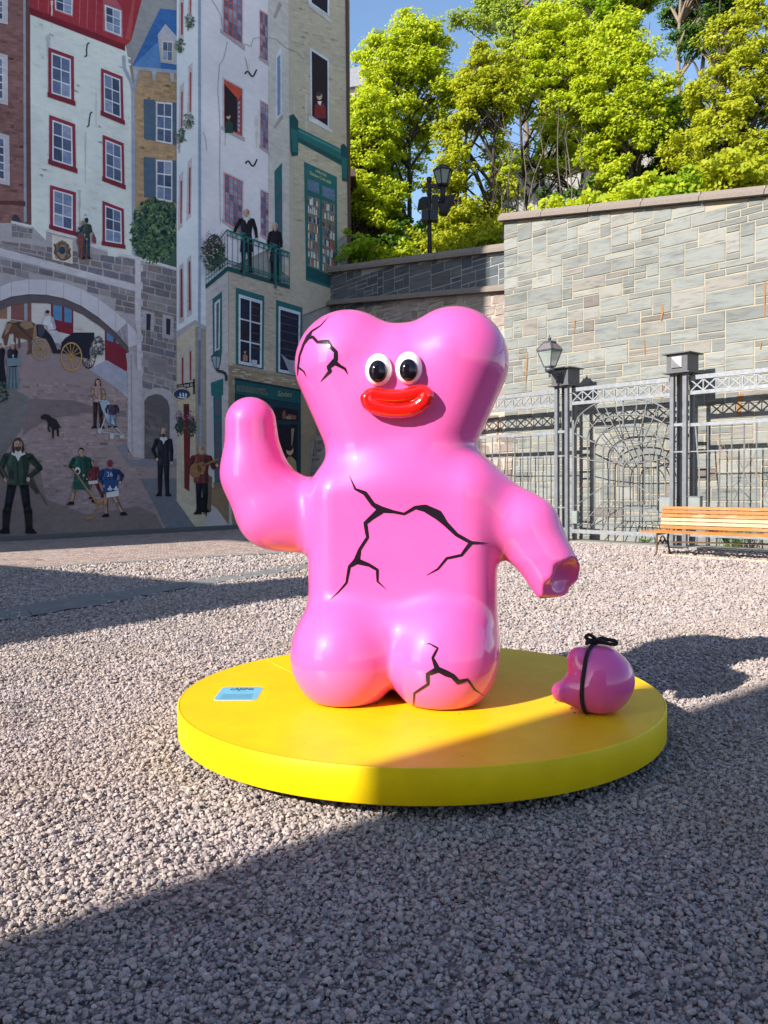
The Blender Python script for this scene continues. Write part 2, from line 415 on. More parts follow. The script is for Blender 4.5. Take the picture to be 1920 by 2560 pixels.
def ashlar_cells(nx, nz, rng, sizes, wts):
    """random ashlar: fill an nx x nz grid with rectangles"""
    occ = np.zeros((nz, nx), bool); out = []
    for j in range(nz):
        for i in range(nx):
            if occ[j, i]: continue
            w, h = sizes[rng.choice(len(sizes), p=wts)]
            k = 1
            while i + k < nx and not occ[j, i + k]: k += 1
            if k - w == 1: w = k
            if k - w in (2,) and w > 4: w -= 1
            w = min(w, nx - i); h = min(h, nz - j)
            k = 1
            while k < w and not occ[j, i + k]: k += 1
            w = k
            while h > 1 and occ[j:j + h, i:i + w].any(): h -= 1
            occ[j:j + h, i:i + w] = True; out.append((i, j, w, h))
    return out
def build_stones(parent, m, P, T, N_, cells, cw, ch, zoff, gap, top, rng, depth=.05, name='stone', rough=0.0, nmax=299, vis=None):
    """stones as children; P(s,z) gives the wall face point"""
    L = []
    for (i, j, w, h) in cells:
        a, b = i * cw, (i + w) * cw; z0, z1 = zoff + j * ch, zoff + (j + h) * ch
        zt = min(top(a), top(b)) if top else 1e9
        if z0 >= zt - .05: continue
        z1 = min(z1, zt + (.04 if z1 > zt else 0))
        L.append((a, b, z0, z1))
    key = [-(b - a) * (z1 - z0) + (1e3 if (vis and not vis((a + b) / 2, (z0 + z1) / 2)) else 0) for a, b, z0, z1 in L]
    order = np.argsort(key); rest = G(); cnt = 0
    for o_ in order:
        a, b, z0, z1 = L[o_]
        g = G(); q = G() if cnt < nmax else rest
        c00, c10 = P(a + gap, z0 + gap), P(b - gap, z0 + gap)
        c11, c01 = P(b - gap, z1 - gap), P(a + gap, z1 - gap)
        pr = rng.uniform(.004, .018) + rough * rng.uniform(0, .03)
        j_ = lambda: T * rng.normal(0, rough * .03 + .003) + UP * rng.normal(0, rough * .03 + .003)
        C = [c + j_() for c in (c00, c10, c11, c01)]
        cen = sum(C) / 4; b_ = .012 + rough * .012
        F = [c + N_ * pr + (cen - c) / np.linalg.norm(cen - c) * b_ for c in C]
        M_ = [c + N_ * (pr - b_ * .7) for c in C]; B_ = [c - N_ * depth for c in C]
        fs_ = [(8, 9, 10, 11)]
        for k in range(4):
            k2 = (k + 1) % 4
            fs_ += [(k, k2, 4 + k2, 4 + k), (4 + k, 4 + k2, 8 + k2, 8 + k)]
        q.add(B_ + M_ + F, fs_)
        if cnt < nmax:
            obj(name, q.geo(), m, parent); cnt += 1
    if rest.v:
        tag(obj(name, rest.geo(), m, parent), kind='stuff')

# light retaining wall behind the fence
LW = 12.5
def lw_top(s): return 8.30 - (s) * .157            # s from the left end
LP0 = np.array((*(WP + GT * SL), 0.0))
def lwP(s, z): return LP0 + GT3 * s + UP * z - GN3 * 0.0
lw = thing('retaining_wall', 'tall grey green ashlar retaining wall behind the metal fence', 'stone wall', tuple(LP0))
g = G()
for (a, b) in ((0.02, LW),):
    za, zb = lw_top(a), lw_top(b)
    Q = [lwP(a, 0), lwP(b, 0), lwP(b, zb), lwP(a, za)]
    g.prism([q - GN3 * .004 for q in Q], -GN3 * 1.2)
obj('wall_core', g.geo(), M_MORTAR, lw)
rngw = np.random.default_rng(21)
SZ = [(2, 1), (3, 1), (4, 1), (5, 1), (3, 2), (4, 2), (5, 2), (6, 2), (4, 3), (6, 3), (2, 2), (7, 3), (3, 3)]
WT = np.array([5, 9, 9, 8, 9, 11, 9, 6, 4, 3, 4, 1, 3], float); WT /= WT.sum()
cells = ashlar_cells(int(LW / .155), 60, rngw, SZ, WT)
build_stones(lw, M_LIGHTSTONE, lwP, GT3, GN3, cells, .155, .145, -.02, .0135, lambda s: lw_top(s), rngw, vis=lambda s, z: s < 8.2)
def coping(parent, f0, f1, Nn, n, wid, over, th, name='coping_stone', m=None):
    f0 = np.asarray(f0, float); f1 = np.asarray(f1, float)
    for k in range(n):
        a = f0 + (f1 - f0) * (k / n); b = f0 + (f1 - f0) * ((k + 1) / n)
        d = b - a; L = np.linalg.norm(d); d /= L; u_ = np.cross(d, Nn); u_ = u_ if u_[2] > 0 else -u_
        a = a + d * .008; b = b - d * .008
        prof = [(over, 0), (over, th * .45), (over - .10, th), (-wid, th), (-wid, 0)]
        P = [a + Nn * x + u_ * y for x, y in prof]
        obj(name, G().prism(P, b - a).geo(), m or M_GRANITE, parent)
coping(lw, lwP(-.09, lw_top(0) + .02), lwP(LW, lw_top(LW) + .02), GN3, 9, 1.25, .16, .20)
# mortar in the coping joints
cj = G()
for k in range(1, 9):
    c_ = lwP(-.09 + (LW + .09) * k / 9, lw_top(LW * k / 9) + .13)
    cj.box(c_ + GN3 * .02, GT3 * .012, GN3 * .10, UP * .075)
obj('coping_joint', cj.geo(), M_MORTAR, lw)
# rust streaks are weather stains on the wall face: thin runs with their own shape
t = NT('rust_stain'); t.base(t.ramp(t.noise(t.pos((8, 8, 1.5)), 1.5, 4), [(.3, (.30, .13, .04)), (.7, (.22, .15, .09))])).set(Roughness=.9); M_RUST = t.m
def streak(pts, w):
    g = G()
    P = [np.array(on_plane(*p, LP0 + GN3 * .024, GN3)) for p in pts]; n = len(P)
    for i in range(n - 1):
        w_ = w * .75; wa, wb = w_ * (1 - i / n * .75), w_ * (1 - (i + 1) / n * .75)
        g.poly([P[i + 1] - GT3 * wb, P[i + 1] + GT3 * wb, P[i] + GT3 * wa, P[i] - GT3 * wa])
    return g
for pts, w in (([(1318, 880), (1317, 905), (1315, 940), (1314, 975)], .035), ([(1437, 800), (1436, 818), (1435, 832)], .02), ([(1654, 763), (1656, 780), (1652, 800)], .05),
               ([(1657, 962), (1654, 985), (1652, 1000)], .05), ([(1610, 850), (1611, 868), (1612, 886)], .02), ([(1244, 1052), (1243, 1080), (1242, 1105)], .035),
               ([(1850, 985), (1848, 1010), (1846, 1040)], .09), ([(1912, 705), (1911, 750), (1911, 790)], .03), ([(1902, 855), (1901, 872)], .02)):
    obj('rust_stain', streak(pts, w).geo(), M_RUST, lw)

# dark ashlar wall above a brown rubble base, running back to the painted house
D0 = np.array((*(WP + GT * SL + GN * -.22), 0.0)) + np.array((.25, -.28, 0)); D1 = np.array((-1.83, 29.9, 0.0))
DT = (D0 - D1); DL = np.linalg.norm(DT); DT /= DL; DN = np.array((DT[1], -DT[0], 0.0)); DN = DN if DN[1] < 0 else -DN
def dledge(s): return 7.66 + (6.47 - 7.66) * s / DL
def dtop(s): return 8.78 + (7.52 - 8.78) * s / DL
def dwP(s, z): return D1 + DT * s + UP * z
dw = thing('ashlar_wall', 'dark slate coloured ashlar wall standing on the brown rubble wall', 'stone wall', tuple(D1 + UP * 6))
obj('wall_core', G().prism([dwP(-.6, 6.2) - DN * .004, dwP(DL, 6.2) - DN * .004, dwP(DL, dtop(DL)) - DN * .004, dwP(-.6, dtop(-.6)) - DN * .004], -DN * .9).geo(), M_MORTARD, dw)
cells = ashlar_cells(int((DL + .6) / .15), 24, rngw, SZ, WT)
build_stones(dw, M_DARKSTONE, lambda s, z: dwP(s - .6, z), DT, DN, cells, .15, .14, 6.35, .014, lambda s: dtop(s - .6), rngw)
coping(dw, dwP(-.75, dtop(-.75)), dwP(DL + .02, dtop(DL)), DN, 6, .95, .16, .22)
rw = thing('rubble_wall', 'brown rough rubble wall with thick mortar below the dark ashlar', 'stone wall', tuple(D1))
def bat(s): return 1.25 - .95 * max(0, min(1, s / DL))        # how far the foot stands out
def rwP(s, z): return D1 + DT * s + UP * z + DN * (.03 + bat(s) * (1 - z / 7.0))
g = G()
ns = 8
for k in range(ns):
    a, b = -.9 + (DL + .9) * k / ns, -.9 + (DL + .9) * (k + 1) / ns
    for z0, z1 in ((0, None),):
        g.poly([rwP(a, 0), rwP(b, 0), rwP(b, dledge(b)), rwP(a, dledge(a))])
        g.poly([rwP(a, dledge(a)), rwP(b, dledge(b)), dwP(b, dledge(b)) - DN * .5, dwP(a, dledge(a)) - DN * .5])
obj('wall_core', g.geo(), M_MORTARB, rw)
SR = [(2, 1), (3, 1), (4, 1), (2, 2), (3, 2), (1, 1), (4, 2), (5, 2)]; WR = np.array([6, 7, 4, 4, 6, 3, 3, 2], float); WR /= WR.sum()
cells = ashlar_cells(int((DL + .9) / .16), 55, rngw, SR, WR)
build_stones(rw, M_RUBBLE, lambda s, z: rwP(s - .9, z) , DT, DN, cells, .16, .15, -.05, .022, lambda s: dledge(s - .9) - .02, rngw, .05, rough=.8,
             vis=lambda s, z: (z > 4.2) or s < 2.6 or s > DL - .5)
coping(rw, dwP(-1.0, dledge(-1.0)) + DN * .1, dwP(DL, dledge(DL)) + DN * .1, DN, 5, .05, .13, .17, 'ledge_stone')

# slope behind the walls
t = NT('hillside'); t.base(t.ramp(t.noise(t.pos(), .9, 6, .7), [(.3, (.035, .045, .018)), (.55, (.075, .08, .035)), (.75, (.12, .10, .065))])).set(Roughness=.95); t.bump(t.noise(t.pos(), 3, 5), .8, .1)
M_HILL = t.m
hl = [lwP(LW + 14, 5.2) - GN3 * 1.2, lwP(LW, lw_top(LW) - .15) - GN3 * 1.1, lwP(0, lw_top(0) - .3) - GN3 * 1.1, dwP(DL, 7.3) - DN * .9, dwP(0, 8.5) - DN * .9, dwP(-9, 9.4) - DN * .9]
g = G(); rows = []
rh = np.random.default_rng(8)
for k in range(7):
    d = k * 4.0
    rows.append([h + np.array((.45, .9, 0)) * d + UP * (d * .30 + (rh.normal(0, .25) if k else 0)) for h in hl])
for a, b in zip(rows[:-1], rows[1:]):
    for i in range(len(hl) - 1):
        g.poly([a[i + 1], a[i], b[i], b[i + 1]])
tag(obj('hillside', g.geo(), M_HILL, smooth=True), kind='structure')
# old rampart, pale, seen through the trunks
ra = thing('rampart_wall', 'pale weathered rampart wall rising behind the tree trunks', 'stone wall', (7, 40, 8))
tp = [at_Y(1235, 440, 40), at_Y(1310, 416, 40), at_Y(1480, 352, 40), at_Y(1700, 288, 40)]
btm = [p * np.array((1, 1, 0)) + UP * 6 for p in tp]
g = G()
for i in range(3):
    g.prism([btm[i], btm[i + 1], tp[i + 1], tp[i]], (0, 1.0, 0))
t = NT('pale_rubble'); v = t.n('ShaderNodeTexVoronoi'); v.inputs['Scale'].default_value = 2.6; t.l(t.pos((1, 1, 1.6)), v.inputs['Vector'])
t.base(t.mix(.6, t.ramp(v.outputs['Color'], [(0, (.26, .25, .23)), (1, (.52, .49, .45))]), t.ramp(t.noise(t.pos(), 1.2, 5), [(.3, (.25, .24, .22)), (.7, (.56, .53, .49))]))).set(Roughness=.9); t.bump(v.outputs['Distance'], .6, .05)
obj('wall_core', g.geo(), t.m, ra)
for i in range(3):
    d_ = (tp[i + 1] - tp[i]); obj('coping_stone', G().prism([tp[i] + np.array((0, -.15, 0)), tp[i] + np.array((0, 1.15, 0)), tp[i] + np.array((0, 1.15, .25)), tp[i] + np.array((0, -.15, .25))], d_ * .996).geo(), M_GRANITE, ra)
# ================================================================== PAINTED GABLE
mb = thing('mural_building', 'tall house whose blind end wall carries a painted street of old houses', 'building', (*MB_, 0))
HB = 25.0
w0, w1 = MA - MT * 14, MB_
def mprism(a, b, z0, z1, d):   # slab along the wall
    return G().prism([(*a, z0), (*b, z0), (*b, z1), (*a, z1)], (-MN[0] * d, -MN[1] * d, 0))
M_PLASTER = simple('grey_plaster', (.36, .33, .31), .9, .1)
obj('wall', mprism(w0, w1, -.1, HB, .5).geo(), M_PLASTER, mb)
obj('coping', G().prism([(*(w0 + MN * .1), HB), (*(w1 + MN * .1), HB), (*(w1 - MN * .6), HB), (*(w0 - MN * .6), HB)], (0, 0, .2)).geo(), simple('roof_copper', (.10, .12, .11), .6), mb)
obj('corner_trim', G().box((*(MB_ + MN * .03 + MT * .03), 9.6), MTV * .06, MNV * .06, (0, 0, 9.5)).geo(), simple('brown_trim', (.10, .055, .04), .7), mb)
# neighbour with a projecting eave behind the corner
nb = thing('neighbour_house', 'brown eaved house just showing behind the corner of the painted gable', 'building', (-.4, 33, 0))
q0 = at_Y(872, 415, 33.0)
obj('wall', G().box((-2.3, 34.5, 6), (.88, 0, 0), (0, 1.4, 0), (0, 0, 6.9)).geo(), simple('brown_brick', (.16, .09, .07), .9), nb)
obj('eave', G().prism([(-3.6, 32.9, 13.2), (-.98, 32.9, 13.2), (-.98, 32.9, 13.45), (-3.6, 32.9, 14.2)], (0, 3.2, 0)).geo(), simple('dark_eave', (.07, .035, .03), .7), nb)

_pm = {}
def pm(rgb, tex=.16, k=1.0):
    """matt wall paint with visible brush mottling"""
    key = (tuple(rgb), tex)
    if key in _pm: return _pm[key]
    t = NT('wall_paint'); c = np.array(lin(rgb)); c = np.minimum((c * .90 + .10 * float(c @ np.array((.3, .59, .11)))) * np.array((1.24, 1.19, 1.13)), .86)
    f = t.noise(t.pos((1.6, 1.6, 3.2)), 2.6, 6, .7); f2 = t.noise(t.pos(), .45, 3)
    a = t.ramp(f, [(.3, tuple(c * (1 - tex))), (.7, tuple(np.minimum(c * (1 + tex), .9)))])
    b = t.mix(1.0, a, t.ramp(f2, [(.3, (.86, .86, .88)), (.7, (1.08, 1.07, 1.05))]), 'MULTIPLY')
    t.base(b).set(Roughness=.75); t.b.inputs['Specular IOR Level'].default_value = .25
    _pm[key] = t.m; return t.m
LIFT = .0035
_order = [0]
def mp(u, v, off):
    return on_plane(u, v, MP0 + MNV * off, MNV)
def inset_fan(pts):
    return [tuple(range(len(pts)))]
def paint(name, pts, rgb, layer, parent=None, tex=.16, m=None):
    """flat patch of paint; each patch gets its own height so that none share a plane"""
    _order[0] += 1
    off = .004 + layer * LIFT + (_order[0] % 997) * 2.5e-6
    P = [mp(*p, off) for p in pts]
    me = mesh(name, P, [tuple(range(len(P)))])
    # face the square
    if len(me.polygons) and me.polygons[0].normal.dot(Vector(MNV)) < 0: me.flip_normals()
    return obj(name, me, m or pm(rgb, tex), parent or mb)
def multi(name, polys, rgb, layer, parent=None, tex=.16, m=None):
    _order[0] += 1
    off = .004 + layer * LIFT + (_order[0] % 997) * 2.5e-6
    g = G()
    for pl in polys:
        P = [mp(*p, off) for p in pl]
        n = np.cross(np.array(P[1]) - P[0], np.array(P[2]) - P[1])
        g.poly(P if n @ MNV > 0 else P[::-1])
    return obj(name, g.geo(), m or pm(rgb, tex), parent or mb)
def strip(pts, w):
    """poly list for a brush line of width w (px)"""
    out = []
    for i, (a, b) in enumerate(zip(pts[:-1], pts[1:])):
        d = np.array(b, float) - a; n = np.array((-d[1], d[0])) / (np.linalg.norm(d) + 1e-9)
        wa = w[i] if hasattr(w, '__len__') else w; wb = w[i + 1] if hasattr(w, '__len__') else w
        out.append([tuple(a + n * wa / 2), tuple(b + n * wb / 2), tuple(b - n * wb / 2), tuple(a - n * wa / 2)])
    return out
def bil(q, s, t):
    tl, tr, br, bl = (np.array(p, float) for p in q)
    return tuple((1 - t) * ((1 - s) * tl + s * tr) + t * ((1 - s) * bl + s * br))
def sub(q, s0, t0, s1, t1): return [bil(q, s0, t0), bil(q, s1, t0), bil(q, s1, t1), bil(q, s0, t1)]
def ellipse(cx, cy, rx, ry, n=18, a0=0): return [(cx + rx * cos(2 * pi * k / n + a0), cy + ry * sin(2 * pi * k / n + a0)) for k in range(n)]
rp = random.Random(4)
GLASSES = [(96, 112, 148), (120, 134, 168), (80, 92, 124), (140, 150, 178), (64, 76, 106)]
def window(q, frame, bw, sash=(222, 222, 232), cols=2, rows=3, sill=True, layer=6, gl=None, sw=.07, mw=.05, mull=None):
    """painted window: q outer corners tl,tr,br,bl ; bw border fractions (x,y)"""
    w = paint('painted_window', q, frame, layer)
    a = sub(q, bw[0], bw[1], 1 - bw[0], 1 - bw[1]) if bw[0] else q
    if sill and bw[0]:
        b = [bil(q, -.03, 1 - bw[1]), bil(q, 1.05, 1 - bw[1] * .9), bil(q, 1.05, 1.03), bil(q, -.03, 1.02)]
        paint('painted_sill', b, tuple(int(x * .85) for x in frame), layer + 1, w)
    paint('painted_sash', a, sash, layer + 1, w)
    for i in range(cols):
        for j in range(rows):
            s0, s1 = sw + (1 - 2 * sw) * i / cols + (mw / 2 if i else 0), sw + (1 - 2 * sw) * (i + 1) / cols - (mw / 2 if i < cols - 1 else 0)
            t0, t1 = .04 + .92 * j / rows + (mw * .35 if j else 0), .04 + .92 * (j + 1) / rows - (mw * .35 if j < rows - 1 else 0)
            paint('painted_pane', sub(a, s0, t0, s1, t1), rp.choice(gl or GLASSES), layer + 2, w, .3)
    return w
def stones(name, q, nc, nr, cols, layer, parent=None, joint=.10, seed=1, skip=None):
    """painted masonry: one patch per stone in three or four tints"""
    r = random.Random(seed); groups = {}
    for j in range(nr):
        s = -r.random() / nc
        while s < 1:
            w = r.uniform(.6, 1.7) / nc; s0, s1 = max(s, 0), min(s + w, 1); s += w
            if s1 - s0 < .3 / nc: continue
            t0, t1 = (j + joint * r.uniform(.5, 1.2)) / nr, (j + 1 - joint * r.uniform(.4, 1)) / nr
            e = joint * .55 / nc
            P = sub(q, s0 + e, t0, s1 - e, t1)
            P = [(x + r.uniform(-.8, .8), y + r.uniform(-.8, .8)) for x, y in P]
            mid = (sum(p[0] for p in P) / 4, sum(p[1] for p in P) / 4)
            if skip and any(skip(p) for p in P + [mid]): continue
            groups.setdefault(r.randrange(len(cols)), []).append(P)
    for k, L in groups.items(): tag(multi(name, L, cols[k], layer, parent, .25), kind='stuff')
def courses(name, q, nr, nc, rgb, layer, parent, dens, seed, lift=1.08):
    """faint dabs of lighter and darker brick"""
    r = random.Random(seed); L = [[], []]
    for j in range(nr):
        for i in range(nc):
            if r.random() > dens: continue
            s = (i + r.random()) / nc; w = r.uniform(.5, 1.3) / nc
            P = sub(q, s, (j + .12) / nr, min(s + w, 1), (j + .82) / nr)
            L[r.random() < .45].append(P)
    for k, f in enumerate((lift, 2 - lift)):
        if L[k]: tag(multi(name, L[k], tuple(int(min(255, c * f)) for c in rgb), layer, parent, .12), kind='stuff')

def C(f, *pts): return [f(*p) for p in pts]
# ---- brick house at the left edge
C_BRICK = (138, 96, 92)
hb = paint('painted_brick_house', C(c1, (-420, -700), (255, -700), (270, 1960), (280, 2260), (-420, 2260)), C_BRICK, 1)
courses('painted_brick', C(c1, (-420, -200), (200, -100), (215, 1950), (-420, 1900)), 74, 9, C_BRICK, 2, hb, .55, 2, 1.10)
paint('painted_party_wall', C(c1, (222, -700), (250, -700), (272, 1945), (228, 1930)), (112, 70, 70), 2, hb)
paint('painted_downpipe', C(c1, (198, -700), (218, -700), (230, 1920), (206, 1915)), (148, 156, 172), 3, hb)
for a in ([(-160, -150), (68, -130), (68, 212), (-160, 160)], [(-160, 410), (66, 478), (70, 912), (-160, 850)], [(-160, 1100), (80, 1172), (86, 1606), (-160, 1550)]):
    window(C(c1, *a), (196, 186, 196), (.17, .08), (214, 208, 200), 3, 5, False)
# ---- white house with red roof
C_WHITE = (226, 222, 214)
hw = paint('painted_white_house', C(c1, (262, 60), (1085, 380), (1140, 700), (1165, 1500), (1170, 2500), (262, 2300)), C_WHITE, 1, tex=.06)
courses('painted_masonry', C(c1, (270, 140), (1130, 470), (1150, 2180), (270, 1980)), 66, 12, C_WHITE, 2, hw, .4, 5, 1.035)
rf = paint('painted_red_roof', C(c1, (250, -700), (1190, -700), (1235, -40), (1135, 345), (1080, 400), (262, 90)), (164, 42, 56), 3)
paint('painted_eave', C(c1, (252, 62), (1080, 385), (1082, 440), (262, 124)), (122, 28, 44), 4, rf)
multi('painted_roof_seam', [p for a, b in (((340, -300), (330, 80)), ((430, -300), (415, 112)), ((700, -300), (685, 215)), ((770, -300), (750, 240)), ((845, -300), (825, 270))) for p in strip([c1(*a), c1(*b)], 3)], (190, 80, 92), 5, rf)
paint('painted_parapet', C(c1, (1140, -700), (1235, -700), (1130, 347), (1078, 338), (1150, -20)), (182, 70, 76), 5, rf)
window(C(c1, (462, -160), (640, -100), (632, 150), (470, 92)), (198, 96, 112), (.05, .05), cols=2, rows=3, sill=False)
paint('painted_dormer', C(c1, (890, -10), (960, -80), (1060, 90), (1066, 335), (885, 265)), (176, 84, 100), 5, rf)
window(C(c1, (903, 38), (1050, 92), (1050, 318), (908, 262)), (214, 206, 214), (.04, .03), cols=2, rows=3, sill=False)
for q in ([(418, 408), (638, 488), (642, 900), (418, 830)], [(426, 992), (650, 1072), (658, 1482), (424, 1410)], [(432, 1598), (656, 1662), (656, 2032), (432, 1970)],
          [(874, 588), (1060, 662), (1070, 1064), (876, 988)], [(888, 1164), (1070, 1238), (1078, 1624), (890, 1556)], [(886, 1734), (1070, 1806), (1076, 2140), (886, 2112)]):
    window(C(c1, *q), (148, 42, 66), (.12, .08), (226, 228, 240), 2, 3)
for pts in ([(775, 370), (755, 378), (748, 430), (750, 480), (730, 490)], [(798, 968), (782, 976), (772, 1030), (768, 1085), (752, 1096)]):
    multi('painted_iron_anchor', strip(C(c1, *pts), 3.2), (58, 52, 58), 4, hw)
multi('painted_downpipe', strip(C(c1, (1068, 480), (1075, 590), (1130, 700), (1150, 780), (1155, 2200)), 8), (156, 160, 180), 4, hw)
multi('painted_downpipe', strip(C(c1, (1190, 600), (1180, 690), (1152, 770)), 8), (150, 154, 176), 4, hw)
# ---- blue roofed tan house
hs = paint('painted_slate_gable', C(c1, (1190, -700), (1540, -700), (1540, 100), (1385, 90), (1150, 575), (1120, 350), (1235, -40)), (150, 148, 152), 2)
ht = paint('painted_tan_house', C(c1, (1142, 560), (1540, 600), (1540, 2600), (1165, 2500)), (176, 142, 104), 2)
courses('painted_brick', C(c1, (1160, 640), (1535, 690), (1535, 1760), (1165, 1720)), 42, 7, (176, 142, 104), 3, ht, .5, 9, 1.09)
br = paint('painted_blue_roof', C(c1, (1385, 72), (1540, 92), (1540, 612), (1142, 572)), (52, 104, 172), 4, tex=.25)
paint('painted_roof_facet', C(c1, (1385, 340), (1390, 590), (1150, 568)), (84, 132, 190), 5, br)
paint('painted_fascia', C(c1, (1142, 570), (1540, 606), (1540, 640), (1300, 618), (1150, 600)), (158, 162, 178), 5, br)
multi('painted_bracket', [C(c1, (a, 600 + (a - 1150) * .1), (a + 42, 604 + (a - 1150) * .1), (a + 30, 690 + (a - 1150) * .06), (a + 10, 690 + (a - 1150) * .06)) for a in (1150, 1310, 1465)], (170, 172, 186), 6, br)
dm = paint('painted_dormer', C(c1, (1362, 300), (1428, 206), (1540, 330), (1535, 560), (1388, 540)), (176, 174, 186), 6, br)
window(C(c1, (1398, 348), (1500, 356), (1496, 540), (1396, 525)), (196, 184, 166), (.06, .04), (214, 204, 180), 2, 2, False, layer=7)
for y in (855, 1355):
    multi('painted_shutter', [C(c1, (1242, y), (1340, y + 10), (1342, y + 362), (1246, y + 346)), C(c1, (1492, y + 28), (1540, y + 34), (1540, y + 402), (1494, y + 394))], (76, 98, 122), 5, ht)
    window(C(c1, (1350, y + 24), (1490, y + 34), (1488, y + 394), (1350, y + 366)), (212, 212, 220), (0, 0), (216, 216, 224), 2, 3, False)
# ---- old town wall with arch
C_WALL = (168, 160, 164)
oa = paint('painted_town_wall', C(c2, (-1400, 60), (100, 60), (285, 95), (400, 215), (400, 125), (680, 195), (680, 290), (770, 315), (780, 245), (930, 300), (935, 380), (1025, 390), (1025, 330), (1190, 360), (1525, 455), (1525, 2000), (1180, 2000), (1180, 1700), (-1400, 1700)), C_WALL, 5)
paint('painted_merlon', C(c2, (100, 40), (270, 80), (285, 200), (100, 190)), C_WALL, 5)
ARCH_O = [(-400, 760), (-200, 680), (0, 610), (100, 570), (250, 545), (400, 550), (550, 575), (700, 630), (850, 715), (1000, 830), (1100, 920), (1170, 1000)]
ARCH_I = [(-400, 900), (-200, 820), (0, 740), (100, 700), (250, 680), (400, 685), (550, 715), (700, 780), (850, 880), (1000, 1010), (1110, 1140)]
STC = [(124, 116, 122), (138, 130, 134), (112, 104, 110), (146, 138, 138), (128, 114, 112), (116, 112, 124)]
ox = [p[0] for p in ARCH_O]; oy = [p[1] for p in ARCH_O]
def in_arch(p):
    x, y = p[0] / .2893, (p[1] - 540) / .2893
    return y > np.interp(x, ox, oy) - 4 or x > 1165
stones('painted_stone', C(c2, (-350, 160), (1170, 372), (1170, 590), (-350, 210)), 15, 3, STC, 6, oa, seed=3, skip=lambda p: 0)
stones('painted_stone', C(c2, (-350, 270), (1170, 650), (1170, 1010), (-350, 760)), 17, 7, STC, 6, oa, seed=4, skip=in_arch)
stones('painted_stone', C(c2, (100, 75), (285, 110), (285, 200), (100, 180)), 3, 2, STC, 6, oa, seed=6)
stones('painted_stone', C(c2, (1215, 400), (1525, 470), (1525, 1560), (1225, 1480)), 4, 17, STC, 6, oa, seed=5, joint=.08)
multi('painted_cornice', [C(c2, (-700, 100), (0, 275), (0, 345), (-700, 190)), C(c2, (0, 275), (620, 445), (1170, 595), (1170, 650), (600, 500), (0, 345))], (196, 190, 196), 7, oa)
multi('painted_coping', [C(c2, (95, 38), (270, 80), (275, 105), (95, 62)), C(c2, (400, 112), (680, 180), (680, 205), (400, 135)), C(c2, (780, 238), (930, 290), (930, 312), (780, 262)), C(c2, (1020, 322), (1190, 350), (1525, 445), (1525, 470), (1190, 375), (1022, 345))], (206, 200, 206), 7, oa)
paint('painted_quoin', C(c2, (1168, 355), (1215, 362), (1218, 700), (1225, 1600), (1190, 1600), (1180, 1000), (1168, 900)), (196, 190, 196), 8, oa)
multi('painted_quoin_stone', [C(c2, (1205, y), (1234, y + 5), (1234, y + 62), (1205, y + 58)) for y in range(420, 1500, 150)], (190, 184, 190), 8, oa)
# view through the arch
vw = paint('painted_arch_view', C(c2, (-900, 700), (250, 640), (760, 760), (1120, 1130), (1110, 1700), (-900, 1700)), (204, 198, 194), 7, tex=.08)
paint('painted_brick_front', C(c2, (95, 690), (270, 690), (272, 915), (95, 890)), (134, 84, 78), 8, vw)
paint('painted_tan_front', C(c2, (-600, 690), (62, 690), (62, 890), (-600, 860)), (150, 116, 88), 8, vw)
multi('painted_downpipe', strip(C(c2, (222, 690), (224, 905)), 8), (150, 154, 172), 9, vw)
for q, p1_, p2_ in (([(440, 690), (632, 690), (634, 1030), (440, 985)], [(458, 700), (535, 700), (535, 910), (460, 890)], [(556, 700), (620, 700), (620, 925), (556, 915)]),
                    ([(905, 900), (1100, 1080), (1098, 1345), (908, 1250)], [(922, 985), (980, 1010), (980, 1090), (922, 1072)], [(1002, 1030), (1060, 1080), (1060, 1112), (1002, 1098)])):
    d = paint('painted_door', C(c2, *q), (128, 32, 52), 9)
    for p in (p1_, p2_): paint('painted_pane', C(c2, *p), (78, 136, 178), 10, d)
multi('painted_soffit', [C(c2, ARCH_I[i], ARCH_I[i + 1], (ARCH_I[i + 1][0] + 10 * (i > 7), ARCH_I[i + 1][1] + 78 - i * 2), (ARCH_I[i][0], ARCH_I[i][1] + 78 - i * 2)) for i in range(len(ARCH_I) - 1)], (96, 86, 92), 11, oa)
multi('painted_arch_ring', [C(c2, a, b, (c[0], c[1]), (d[0], d[1])) for a, b, c, d in zip(ARCH_O[:-1], ARCH_O[1:], ARCH_I[1:] , ARCH_I[:-1])][:10] + [C(c2, (1100, 920), (1175, 1000), (1190, 1110), (1110, 1140), (1000, 1010))], (200, 194, 202), 12, oa, .07)
multi('painted_ring_joint', [q for a, b in zip(ARCH_O[1:-1:1], ARCH_I[1:-1:1]) for q in strip([c2(*a), c2(*b)], 1.2)], (160, 152, 162), 13, oa)
multi('painted_ring_shade', [q for q in strip(C(c2, *ARCH_I), 3.0)], (92, 82, 90), 13, oa)
